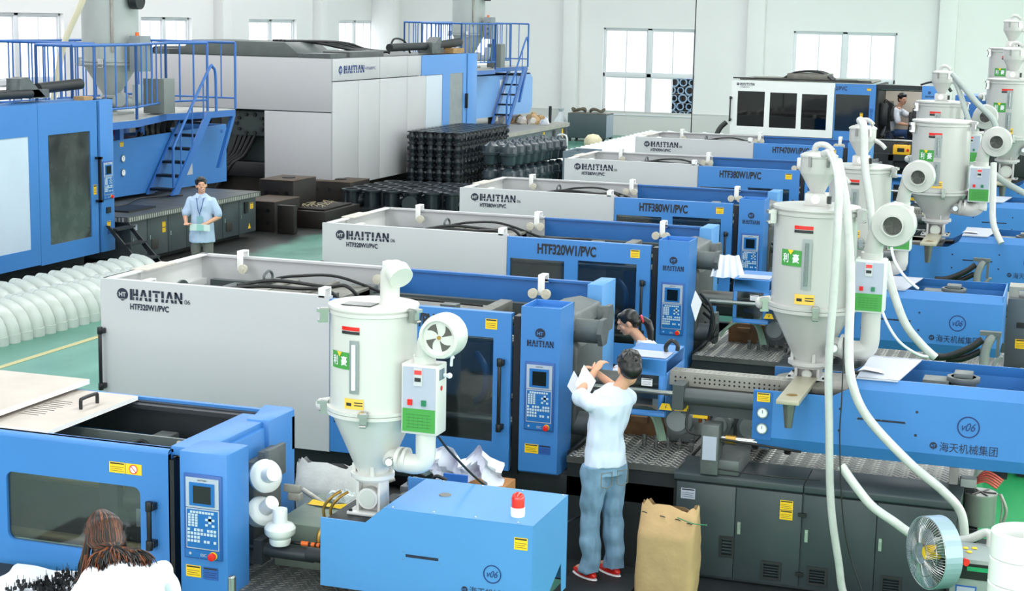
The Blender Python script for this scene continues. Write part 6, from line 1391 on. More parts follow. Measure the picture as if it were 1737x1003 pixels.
# ------------------------------------------------------------------ things round the foreground press
def socket_fitting(label, loc, rot, s=1.):
    T = thing('pipe_union', label, 'pipe fitting', loc); T.rotation_euler = rot; T.scale = (s, s, s)
    MB().lathe([(.0, -.085), (.058, -.085), (.066, -.07), (.066, -.05), (.060, -.045), (.078, -.03), (.094, -.012), (.096, .02), (.080, .042), (.060, .05), (.045, .052)], n=36, caps=False).build('union_body', PVCW, T)
    MB().lathe([(.045, .04), (.045, .135), (.043, .14), (0, .14)], n=28, caps=False).build('spigot', mat('pipe_end_white', (226, 230, 230), .35), T)
socket_fitting('white pipe union standing upright on the black cylinder beside the blue injection cover', (-4.63, 9.15, 1.13), (0, 0, 0), 1.05)
socket_fitting('upper white pipe union lying on its side behind the control cabinet of the small press', (-4.84, 9.35, 1.415), (math.radians(70), 0, math.radians(50)), 1.15)
socket_fitting('lower white pipe union tilted against the control cabinet of the small press', (-4.84, 9.3, 1.185), (math.radians(52), 0, math.radians(62)), 1.1)
T = thing('brass_bracket', 'steel angle clip under the upper white pipe union', 'bracket', (-4.72, 9.5, 1.28)); MB().box(-.06, -.01, 0, .06, .02, .05).box(-.02, -.02, -.05, .07, .03, 0).build('clip', GALV, T, bevel=.004)
T = thing('foil_strip', 'crumpled yellow and black strip on the green injection base', 'packing', (-4.62, 9.82, 1.105)); MB().add([(-.14, 0, 0), (.02, -.03, .01), (.15, -.02, 0), (.14, .02, .03), (.04, .03, .01), (-.13, .06, .02)], [(0, 1, 4, 5), (1, 2, 3, 4)]).build('strip', YEL, T, smooth=False)
T = thing('plastic_wrap', 'crumpled clear plastic wrap behind the yellow strip', 'plastic wrap', (-4.58, 10.0, 1.08)); q = MB().ball((0, 0, .03), .12, .08, .06, 16, 9); random.seed(5)
q.v = [(v[0]+random.uniform(-.015, .015), v[1]+random.uniform(-.015, .015), max(0, v[2]+random.uniform(-.015, .02))) for v in q.v]; q.build('wrap', mat('clear_wrap', (206, 214, 214), .2), T, smooth=False)
def sack(name, label, cat, loc, w_, d_, h_, m, bag_rz=0., top=.0, seed=1, lean=0.):
    T = thing(name, label, cat, loc, bag_rz); random.seed(seed); q = MB(); n = 36; L = 26; vs = []
    for j in range(L+1):
        t = j/L; z = h_*t; full = 1-.10*abs(t-.35)**1.3-.0*t; dd = d_*(1-.85*max(0, (t-.72)/.28)**1.2)
        for i in range(n):
            a = 2*math.pi*i/n; c, s_ = math.cos(a), math.sin(a); e = .45
            x = w_*full*math.copysign(abs(c)**e, c); y = dd*full*math.copysign(abs(s_)**e, s_)
            nz = noise.noise(Vector((x*6+seed, y*6, z*5)))*.035+noise.noise(Vector((x*16, y*16+seed, z*13)))*.014
            zt = (0 if j < L else .018*math.sin(i*1.7)+.02*math.sin(i*.6))
            vs.append((x*(1+nz*1.2)+lean*t, y*(1+nz*2.5)+nz*.4, z+zt))
    fs = [(j*n+i, j*n+(i+1) % n, (j+1)*n+(i+1) % n, (j+1)*n+i) for j in range(L) for i in range(n)]+[tuple(range(n))[::-1]]
    q.add(vs, fs); b = q.build('sack_body', m, T); return T, b
T, b = sack('paper_sack', 'tall brown kraft paper sack standing open beside the man in jeans', 'sack', (-2.70, 11.75, .0), .235, .14, .80, KRAFT, -.05, seed=3, lean=.02)
m = MB()
for x, z in ((-.16, .745), (-.02, .73), (.10, .72), (.19, .70)): m.tube([(x-.02, -.075, z), (x, -.085, z+.004), (x+.02, -.08, z-.004)], .004, 5, 2)
m.build('stitch', DARK, T)
MB().tube([(.10, -.09, .74), (.22, -.12, .72), (.33, -.1, .715)], .004, 5).build('green_string', mat('green_string', (40, 130, 90), .6), T)
T, b = sack('woven_sack', 'white woven sack with black letters and a red band behind the white dryer throat', 'sack', (-4.98, 10.75, .45), .25, .16, .68, SACK, .15, seed=7, lean=-.06)
m = MB(); F = Face((-.06, -.168, .20), (1, -.02, 0)); F.text(m, 'LG', 0, .06, .10, .05, .004, .02); m.build('lettering', INK_B, T, smooth=False)
m = MB(); F.rect(m, -.10, -.03, .30, .06, 0, .006); m.build('red_band', mat('crimson_print', (180, 30, 70), .6), T, smooth=False)
T = thing('sack_rest', 'dark box under the white woven sack', 'box', (-4.98, 10.75, 0)); MB().box(-.3, -.2, 0, .3, .2, .45).build('box_body', DARK, T)
T = thing('carton', 'brown cardboard carton behind the white dryer, plastic film over its edge', 'carton', (-4.02, 11.35, .55)); MB().box(-.18, -.15, 0, .17, .2, .38).build('carton_body', CARD, T, bevel=.004)
m = MB().tube([(-.03, -.16, .20), (.0, -.165, .22), (.04, -.16, .205)], .012, 8, 3); m.build('hand_hole', PAPER, T)
T['label'] = 'brown cardboard carton behind the white dryer with film over its edge'
T = thing('carton_stand', 'dark bench under the brown carton', 'bench', (-4.02, 11.38, 0)); MB().box(-.25, -.25, .48, .25, .25, .55).box(-.22, -.22, 0, -.15, .22, .48).box(.15, -.22, 0, .22, .22, .48).build('bench_body', DARK, T)
T = thing('plastic_film', 'white plastic film with blue print draped behind the white dryer elbow', 'plastic film', (-4.12, 11.28, .935)); q = MB(); W, Hn = 16, 9; vs = []
for j in range(Hn+1):
    for i in range(W+1):
        x = -.38+.62*i/W; z = .0+.24*j/Hn*(1-.2*math.sin(i*.9)); vs.append((x, .06*math.sin(i*1.3)+.04*math.cos(j*1.1+i), z+.03*math.sin(i*.7)))
q.add(vs, [(j*(W+1)+i, j*(W+1)+i+1, (j+1)*(W+1)+i+1, (j+1)*(W+1)+i) for j in range(Hn) for i in range(W)]); q.build('film', mat('film_lavender_white', (222, 224, 240), .4), T)
MB().box(-.17, -.12, .02, .02, -.10, .09).build('blue_print', mat('film_blue', (50, 110, 200), .4), T)
T = thing('valve_pack', 'dark solenoid valve pack standing between the white dryer and the carton', 'valve', (-4.06, 10.1, 1.02)); 
MB().box(-.25, -.05, 0, .2, .14, .10).build('valve_block', DARK, T, bevel=.006)
for x in (-.06, .10):
    v = MB().box(x-.055, -.06, .08, x+.055, .10, .22).cyl((x-.0, -.16, .14), (x, -.06, .14), .05, n=20).cyl((x-.0, -.18, .14), (x, -.16, .14), .02, n=12).box(x-.02, -.02, .22, x+.04, .04, .27).build('solenoid', mat('solenoid_grey', (86, 92, 98), .4), T, bevel=.006)
MB().tube([(-.06, 0, .27), (-.03, 0, .31), (.03, .03, .28)], .013, 8).tube([(.10, 0, .27), (.13, 0, .30), (.19, .03, .27)], .013, 8).build('valve_lead', RUBBER, T)

# ------------------------------------------------------------------ floor fan, controller, pump, white sockets at the near corner on the X+ side
T = thing('floor_fan', 'round caged floor fan with yellow hub in front of the dark cabinets', 'fan', (-.72, 11.3, .0)); R = .245
fz = .82; ax = Vector((-.80, -.60, .02)).normalized(); u = Vector((0, 0, 1)).cross(ax).normalized(); v = ax.cross(u); c0 = Vector((0, 0, fz)); R = .245
def fp(a, r, d): return c0+(u*math.cos(a)+v*math.sin(a))*r+ax*d
m = MB()
for k in range(40):
    a0, a1 = 2*math.pi*k/40, 2*math.pi*(k+1)/40
    m.add([fp(a0, R, -.07), fp(a1, R, -.07), fp(a1, R, .06), fp(a0, R, .06), fp(a0, R*1.03, -.07), fp(a1, R*1.03, -.07), fp(a1, R*1.03, .06), fp(a0, R*1.03, .06)], [(0, 1, 2, 3), (7, 6, 5, 4), (3, 2, 6, 7), (0, 4, 5, 1)])
m.build('fan_drum', mat('fan_blue_grey', (160, 182, 196), .35, .3), T)
m = MB()
for d, bulge in ((.06, .05), (-.07, -.03)):
    for k in range(72):
        a = 2*math.pi*k/72; m.tube([fp(a, R*1.0, d), fp(a, R*.75, d+bulge*.7), fp(a, R*.3, d+bulge)], .0018, 4, 3, False)
    for r in (1.0, .66, .3): m.tube([fp(2*math.pi*q_/32, R*r, d+bulge*(1-r)) for q_ in range(33)], .003, 5, 1, False)
stuff(m.build('wire_cage', STEEL, T))
m = MB().cyl(fp(0, 0, -.04), fp(0, 0, .06), .05, n=20); m.build('fan_hub', YEL, T)
for k in range(3):
    m = MB(); P = []
    for q_ in range(9):
        t = q_/8; a = 2*math.pi*k/3+.7*t; P.append((fp(a-.28*math.sin(math.pi*min(1, t*.9+.1))-.1, .04+.19*t, -.02), fp(a+.42*math.sin(math.pi*min(1, t*.8+.2))+.1, .04+.19*t, .03)))
    vs = [p for q_ in P for p in q_]; m.add(vs, [(2*i, 2*i+1, 2*i+3, 2*i+2) for i in range(8)]); m.build('fan_blade', mat('fan_blade_grey', (150, 160, 166), .3, .5), T)
MB().cyl(fp(0, 0, -.18), fp(0, 0, -.04), .06, n=20).tube([fp(0, .0, -.1), c0+Vector((.08, .06, -.25)), Vector((.05, .04, .02))], .02, 8).build('motor', BLACK, T)
MB().lathe([(.2, 0), (.2, .03), (.03, .05)], n=28).build('fan_base', DARK, T)
m = MB().cyl(fp(0, R*.9, -.10), fp(0, R*.9+.03, -.10), .025, n=12); m.build('red_switch', RED, T)
T = thing('controller_box', 'grey controller box with green display on a cart beside the floor fan', 'controller', (-.36, 11.45, .52))
MB().box(-.24, -.15, 0, .30, .25, .28).build('box_body', mat('controller_sage_grey', (150, 160, 158), .5), T, bevel=.008)
FK = Face((-.23, -.151, .0), (1, 0, 0)); m = MB(); FK.rect(m, .01, .14, .40, .11, 0, .006); m.build('display_panel', BLACK, T, smooth=False)
m = MB(); FK.rect(m, .10, .20, .14, .03, .006, .008); m.build('display', mat('green_display', (30, 140, 90), .3, emit=.3), T, smooth=False)
m = MB()
for i in range(2): FK.rect(m, .31+.035*i, .20, .025, .03, .006, .012); 
m.build('red_key', RED, T, smooth=False)
m = MB(); FK.rect(m, .29, .155, .04, .03, .006, .012); m.cur = 1; FK.rect(m, .335, .155, .03, .04, .006, .012); m.build('blue_key', [BLUE, RED], T, smooth=False)
m = MB(); FK.rect(m, .03, .02, .14, .07, 0, .003); m.cur = 1; FK.rect(m, .04, .03, .12, .05, .003, .004); m.cur = 2; FK.text(m, 'U-50', .05, .045, .08, .02, .006, .01) if False else None; m.build('rating_plate', [BLUEL, LGREY], T, smooth=False)
m = MB(); 
for x, y in ((-.16, .08), (-.10, .1), (-.13, .0), (.05, .12)): m.ball((x, y, .285), .022, rz=.008, n=8, m=4)
m.build('yellow_chip', YEL, T)
T = thing('cart', 'dark steel cart under the grey controller box', 'cart', (-.36, 11.45, 0)); MB().box(-.28, -.2, .46, .34, .3, .52).box(-.27, -.18, .05, -.23, -.14, .46).box(.28, -.18, .05, .32, -.14, .46).box(-.27, .24, .05, -.23, .28, .46).box(.28, .24, .05, .32, .28, .46).box(-.27, -.18, .2, .32, .28, .22).build('cart_frame', DARK, T, bevel=.004)
m = MB(); [m.cyl((x, y-.02, .03), (x, y+.02, .03), .03, n=12) for x in (-.25, .3) for y in (-.16, .26)]; m.build('wheel', BLACK, T)
T = thing('vacuum_loader_unit', 'suction loader with grey can and red leads on a steel column behind the fan', 'suction loader', (-.60, 12.9, 0)); T.scale = (1, 1, .84)
MB().box(-.14, -.04, 0, -.07, .04, 1.22).box(-.16, -.06, .0, -.05, .06, .1).build('column', STEEL_D, T, bevel=.004)
MB().lathe([(.115, .70), (.125, .72), (.125, .97), (.13, .98), (.13, 1.0), (.0, 1.0)], c=(.10, 0, 0), n=32, caps=False).build('can', mat('can_steel', (166, 168, 164), .35, .5, var=.1), T)
m = MB()
for i in range(6): a = i*math.pi/3; m.cyl((.10, 0, 1.005), (.10+.12*math.cos(a), .12*math.sin(a), 1.005), .006, n=6)
m.build('lid_rib', STEEL_D, T)
m = MB().box(-.06, -.06, .98, .06, .06, 1.12).box(-.03, -.1, .5, .1, .08, .68).cyl((0, -.12, .62), (.12, -.12, .62), .05, n=14).box(-.05, -.05, .2, .09, .07, .45); m.build('motor', DARK, T, bevel=.01)
MB().box(-.05, -.07, 1.05, .07, .05, 1.13).build('junction_box', HOP_G, T, bevel=.006)
m = MB()
for i in range(5): m.tube([(.05, -.04+.02*i, 1.08), (.13, -.05+.03*i, 1.12+.015*i), (.22+.01*i, -.03+.03*i, 1.06+.01*i)], .010, 8)
m.build('red_lead', mat('red_lead', (200, 86, 72), .5), T)
m = MB().tube([(.25, 0, 1.0), (.30, 0, .85), (.27, 0, .68), (.24, 0, .55)], .012, 8).tube([(.24, 0, 1.0), (.27, .0, .88), (.25, 0, .6)], .008, 6); m.build('grey_lead', GALV, T)
T = thing('sage_cabinet', 'pale sage cabinet on castors on the bright green floor under the blue cover', 'cabinet', (.33, 16.55, 0)); MB().box(-.7, 0, .12, 1.2, .9, .95).build('cabinet_body', mat('sage_cabinet_paint', (148, 166, 148), .5), T, bevel=.01)
m = MB(); [m.cyl((x, .1, .06), (x, .16, .06), .06, n=12) for x in (-.6, -.4, 1.0)]; m.build('castor', BLACK, T)
def ring_sock(i, x, y, z):
    T = thing('pipe_socket', ('white pipe socket in the column nearest the camera, %s from the bottom' if y < 9.9 else 'white pipe socket in the column behind, %s from the bottom') % ('first', 'second', 'third', 'fourth', 'fifth', 'sixth')[i], 'pipe socket', (x, y, z), 0, None)
    MB().lathe([(.192, 0), (.20, .005), (.20, .15), (.192, .158), (.18, .16), (.155, .158), (.155, .02)], n=52, caps=False).build('socket_wall', mat('milky_pvc', (240, 242, 240), .25, coat=.2), T)
for i in range(4): ring_sock(i, -.115, 10.10, .76+.16*i)
for i in range(2): ring_sock(i, -.10, 9.66, .76+.16*i)
T = thing('socket_stand', 'low table under the white pipe sockets at the photo edge', 'table', (-.1, 9.8, 0)); MB().box(-.25, -.4, .70, .5, .55, .76).box(-.22, -.36, 0, -.16, -.3, .70).box(-.22, .4, 0, -.16, .46, .70).box(.4, -.36, 0, .46, -.3, .70).box(.4, .4, 0, .46, .46, .70).build('table_frame', DARK, T)
# papers
T = thing('control_locker', 'dark grey control locker with a yellow label beyond the second injection cover', 'locker', (-.55, 17.95, 0))
lk = MB().box(0, 0, .05, 1.6, .6, 1.58).box(.04, .04, 0, 1.56, .56, .05).build('locker_body', mat('locker_grey', (84, 92, 96), .45, var=.06), T, bevel=.006); FL = Face((0, -.001, 0), (1, 0, 0)); sticker(lk, FL, .10, 1.05, .16, .10)
m = MB(); FL.rect(m, .10, 1.27, .16, .06, 0, .004); m.build('display_strip', BLACK, lk, smooth=False); MB().box(.0, .1, 1.66, 1.7, .4, 1.69).box(0, .1, 1.58, .1, .2, 1.66).box(1.4, .1, 1.58, 1.5, .2, 1.66).build('cable_tray', GALV, T)
T = thing('hanging_paper', 'white sheet held to the side of the nearest control cabinet by a magnet', 'paper', (-3.70, 12.35, 1.50)); MB().add([(0, 0, 0), (.09, -.02, -.10), (.13, -.01, .02), (.05, .01, .13)], [(0, 1, 2, 3)]).build('sheet', PAPER, T, smooth=False)
T = thing('hanging_paper', 'white sheet sticking out from the second control cabinet', 'paper', (-3.70, 16.8, 1.45)); MB().add([(0, 0, 0), (.06, -.02, -.17), (.12, -.01, .04), (.04, .01, .16)], [(0, 1, 2, 3)]).build('sheet', PAPER, T, smooth=False)
T = thing('draped_cloth', 'white cloth over the nozzle guard of the second press', 'cloth', (-3.45, 17.45, 1.68)); q = MB(); W, Hn = 18, 10; vs = []
for j in range(Hn+1):
    for i in range(W+1):
        t = j/Hn; x = (-.12-.05*t)+(.24+.14*t)*i/W; vs.append((x, -.04-.06*t+.012*math.sin(i*1.5), .24-.24*t+.006*math.sin(i*.8)))
q.add(vs, [(j*(W+1)+i, j*(W+1)+i+1, (j+1)*(W+1)+i+1, (j+1)*(W+1)+i) for j in range(Hn) for i in range(W)]); q.build('cloth', SHIRT_W, T)
T = thing('warning_light', 'small black and brass interlock arm on the nearest nozzle guard lid', 'switch', (-3.0, 12.95, 1.72)); MB().tube([(-.04, 0, 0), (-.045, 0, .05), (.0, 0, .1), (.05, 0, .07), (.05, 0, .02)], .018, 8).build('arm', BLACK, T)

# ------------------------------------------------------------------ people
def cap(mb, a, b, r0, r1, n=12):
    a, b = Vector(a), Vector(b); mb.ball(a, r0, n=n, m=8); mb.ball(b, r1, n=n, m=8); mb.cyl(a, b, r0, r1, n=n)
def ell(mb, c, M, rx, ry, rz, n=20, m=12):
    q = MB().ball((0, 0, 0), rx, ry, rz, n, m); c = Vector(c); mb.add([c+M @ Vector(v) for v in q.v], q.f)
def loft(mb, secs, n=24):
    """secs: (center, rx, ry, M) elliptical sections joined and capped"""
    vs = []; fs = []
    for c, rx, ry, M in secs:
        c = Vector(c)
        for i in range(n): t = 2*math.pi*i/n; vs.append(c+M @ Vector((rx*math.cos(t), ry*math.sin(t), 0)))
    k = len(secs)
    for j in range(k-1):
        for i in range(n): fs.append((j*n+i, j*n+(i+1) % n, (j+1)*n+(i+1) % n, (j+1)*n+i))
    fs += [tuple(range(n))[::-1], tuple(range((k-1)*n, k*n))]; mb.add(vs, fs)
def hand(mb, wr, d, pn, curl=.5, spread=.12, s=1., side=1):
    """palm plus five fingers; d finger direction, pn palm normal (faces the palm side)"""
    d = Vector(d).normalized(); pn = Vector(pn); pn = (pn-d*pn.dot(d)).normalized(); u = d.cross(pn)*side
    wr = Vector(wr); M = Matrix((u, pn, d)).transposed()
    pc = wr+d*.045*s; ell(mb, pc, M, .040*s, .014*s, .050*s, 14, 8)
    for k, (o, L, r) in enumerate(((-.028, .066, .0085), (-.009, .076, .009), (.010, .071, .0087), (.028, .056, .0078))):
        b = wr+(d*.082+u*o)*s; dd = (d+u*(o/.03)*spread).normalized()
        p0 = b; ang = curl*.9
        for j in range(3):
            l = L*s*(.45, .32, .23)[j]; di = (dd*math.cos(ang)+pn*math.sin(ang)); p1 = p0+di*l; cap(mb, p0, p1, r*s*(1-.08*j), r*s*(1-.08*(j+1)), 8); p0 = p1; ang += curl*.75
    b = wr+(d*.03+u*-.034)*s; di = (d*.65-u*.7+pn*.25).normalized(); p1 = b+di*.038*s; p2 = p1+(di*.6+d*.5+pn*.25*curl).normalized()*.032*s; cap(mb, b, p1, .0115*s, .0105*s, 8); cap(mb, p1, p2, .0105*s, .0085*s, 8)
def head(mb, c, M, s=1., mouth=False):
    """M columns: x to the ear, y back, z up; face looks along -y"""
    P = lambda x, y, z: Vector(c)+M @ Vector((x*s, y*s, z*s))
    ell(mb, P(0, .012, .025), M, .076*s, .096*s, .092*s); ell(mb, P(0, -.030, -.045), M, .056*s, .058*s, .066*s); ell(mb, P(0, -.062, -.080), M, .030*s, .026*s, .026*s, 12, 8)
    ell(mb, P(0, -.082, .028), M, .050*s, .016*s, .018*s, 12, 8)
    cap(mb, P(0, -.088, .012), P(0, -.108, -.022), .009*s, .013*s, 8); ell(mb, P(0, -.098, -.028), M, .019*s, .012*s, .010*s, 10, 6)
    for x in (-1, 1): ell(mb, P(x*.077, .005, -.008), M, .010*s, .020*s, .032*s, 10, 8); ell(mb, P(x*.042, -.062, -.022), M, .022*s, .022*s, .022*s, 10, 6)
    ell(mb, P(0, -.090, -.056), M, .024*s, .010*s, .007*s, 10, 6)
def face_parts(T, c, M, s=1., smile=False):
    P = lambda x, y, z: Vector(c)+M @ Vector((x*s, y*s, z*s))
    m = MB()
    for x in (-.032, .032): ell(m, P(x, -.078, -.0), M, .013*s, .010*s, .006*s, 10, 6)
    m.build('eye', mat('eye_white', (222, 218, 212), .3), T)
    m = MB()
    for x in (-.032, .032): ell(m, P(x, -.0845, -.0), M, .005*s, .005*s, .0045*s, 8, 6)
    m.build('iris', HAIR, T)
    m = MB()
    for x in (-.034, .034): m.tube([P(x-.016, -.086, .021), P(x, -.090, .025), P(x+.016, -.086, .021)], .0022*s, 6, 3)
    m.build('eyebrow', HAIR, T)
    m = MB(); ell(m, P(0, -.095, -.058), M, .026*s, .009*s, (.012 if smile else .006)*s, 12, 6); m.build('mouth', LIPS, T)
    if smile: m = MB(); ell(m, P(0, -.100, -.056), M, .020*s, .006*s, .005*s, 12, 6); m.build('teeth', PAPER, T)
def frame(fwd, upv=(0, 0, 1)):
    """matrix with -y along fwd"""
    f = Vector(fwd).normalized(); y = -f; x = y.cross(Vector(upv)).normalized(); z = x.cross(y); return Matrix((x, y, z)).transposed()
def short_hair(T, c, M, s=1., m=HAIR, seed=0):
    mb = MB(); P = lambda x, y, z: Vector(c)+M @ Vector((x*s, y*s, z*s))
    ell(mb, P(0, .018, .042), M, .084*s, .099*s, .089*s); ell(mb, P(0, .050, -.005), M, .077*s, .066*s, .075*s); ell(mb, P(0, -.050, .088), M, .062*s, .035*s, .030*s, 12, 8)
    random.seed(seed)
    for i in range(60):
        a, b = random.uniform(0, 6.28), random.uniform(.1, 1.35); d = Vector((math.cos(a)*math.cos(b), math.sin(a)*math.cos(b), math.sin(b)))
        if d.y < -.35 and d.z < .6: continue
        q = P(d.x*.083, .018+d.y*.098, .042+d.z*.087); e = q+M @ Vector((d.x*.012+random.uniform(-.012, .012), d.y*.012+.01, -.02))*s; cap(mb, q, e, .011*s, .004*s, 6)
    return remesh_obj(mb, 'hair', m, T, .007*s, 2)
I3 = Matrix.Identity(3)
def arm(mb, sh, el, wr, r=(.047, .040, .026)): cap(mb, sh, el, r[0], r[1]); cap(mb, el, wr, r[1], r[2])

def person_nozzle():
    base = Vector((-3.27, 11.98, .10)); T = thing('person', 'man in white shirt and blue jeans working at the press nozzle, seen from behind', 'person', base)
    T.scale = (1.035,)*3; fwd = Vector((-.80, .60, 0)).normalized(); side = Vector((fwd.y, -fwd.x, 0))      # side: his right
    def W(f_, r_, z): return fwd*f_+side*r_+Vector((0, 0, z))
    hc = W(-.10, .13, 1.60); hM = frame((fwd*.9+side*.45+Vector((0, 0, -.40))))
    b = MB(); head(b, hc, hM, 1.06); cap(b, W(-.03, .05, 1.40), W(-.08, .11, 1.52), .055, .052)
    TM = Matrix((side, -fwd, Vector((0, 0, 1)))).transposed()
    loft(b, [(W(0, 0, .90), .15, .105, TM), (W(0, 0, 1.05), .135, .10, TM), (W(-.01, .01, 1.22), .155, .11, TM), (W(-.02, .03, 1.36), .17, .10, TM), (W(-.02, .04, 1.43), .10, .08, TM)])
    shR, elR, wrR = W(.0, .21, 1.35), W(.15, .25, 1.36), W(.24, .10, 1.50)
    shL, elL, wrL = W(.0, -.15, 1.35), W(.165, -.14, 1.38), W(.19, .03, 1.54)
    for s_, e, w_ in ((shR, elR, wrR), (shL, elL, wrL)): arm(b, s_, e, w_)
    hand(b, wrR, (wrR-elR), Vector((0, 0, -1)), .7, s=1.0); hand(b, wrL, (wrL-elL), Vector((0, 0, -1)), .6, s=1.0, side=-1)
    hips = [(W(0, .085, .88), W(.01, .10, .46), W(-.02, .10, .07)), (W(0, -.085, .88), W(.03, -.10, .46), W(.0, -.11, .07))]
    for h, k, a in hips: cap(b, h, k, .075, .052); cap(b, k, a, .052, .036); cap(b, a, a+fwd*.14-Vector((0, 0, .035)), .036, .028)
    remesh_obj(b, 'body', SKIN, T, .0065, 3)
    s = MB(); loft(s, [(W(-.01, 0, .865), .178, .135, TM), (W(0, 0, .98), .162, .125, TM), (W(.0, 0, 1.10), .150, .120, TM), (W(-.01, .02, 1.24), .168, .125, TM), (W(-.02, .03, 1.35), .192, .130, TM), (W(-.02, .04, 1.42), .155, .112, TM), (W(-.025, .05, 1.475), .080, .076, TM)])
    cap(s, shR, shR+(elR-shR)*.85, .062, .066); cap(s, shL, shL+(elL-shL)*.75, .064, .068)
    remesh_obj(s, 'shirt', SHIRT, T, .009, 4, .012)
    t = MB(); loft(t, [(W(0, 0, .80), .17, .13, TM), (W(0, 0, .90), .158, .118, TM), (W(0, 0, .97), .15, .11, TM)])
    for h, k, a in hips:
        loft(t, [(a+Vector((0, 0, -.02)), .075, .085, TM), (a+Vector((0, 0, .10)), .072, .080, TM), (k, .078, .082, TM), ((h+k)/2, .092, .098, TM), (h, .10, .11, TM)])
    j = remesh_obj(t, 'jeans', JEANS, T, .009, 3, .016)
    m = MB()
    for sg in (-1, 1):
        o = W(-.128, .075*sg, .74); P = [o+side*x+Vector((0, 0, z))+fwd*y for x, z, y in ((-.05, .10, .0), (.05, .10, .0), (.05, .0, .002), (0, -.02, .0), (-.05, .0, .002))]
        m.tube(P+[P[0]], .0035, 5, 1)
    m.build('pocket_seam', mat('seam_thread', (120, 120, 108), .8), j)
    for h, k, a in hips:
        q = MB(); f0 = a+Vector((0, 0, -.045)); c = Matrix((side, fwd, Vector((0, 0, 1)))).transposed()
        ell(q, f0+fwd*.06-Vector((0, 0, .0)), c, .048, .14, .035, 16, 8); ell(q, f0+fwd*.02+Vector((0, 0, .015)), c, .045, .08, .04, 14, 8)
        o = remesh_obj(q, 'shoe', RED, T, .008, 2); sl = MB(); ell(sl, f0+fwd*.06-Vector((0, 0, .028)), c, .05, .143, .014, 16, 6); sl.build('sole', PAPER, o)
    short_hair(T, hc, hM, 1.10, seed=3)
    m = MB(); m.tube([W(-.025, .05, 1.45)+side*.07*math.cos(a)+fwd*.062*math.sin(a)+Vector((0, 0, .012*math.sin(a))) for a in [x_*.63 for x_ in range(11)]], .010, 6, 2); m.build('collar', SHIRT, T)
    return T
person_nozzle()
T = thing('foot_board', 'black step block under the red shoes of the man in jeans', 'step', (-3.22, 11.80, 0)); MB().box(-.30, -.32, .0, .26, .32, .095).build('step_body', DARK, T, bevel=.01)
T = thing('work_slip', 'white inspection slip held up at the nozzle by the man in jeans', 'paper', (-3.53, 12.0, 1.60)); MB().add([(0, 0, 0), (.10, 0, -.10), (.16, .02, .04), (.06, .02, .16)], [(0, 1, 2, 3)]).build('sheet', PAPER, T, smooth=False)

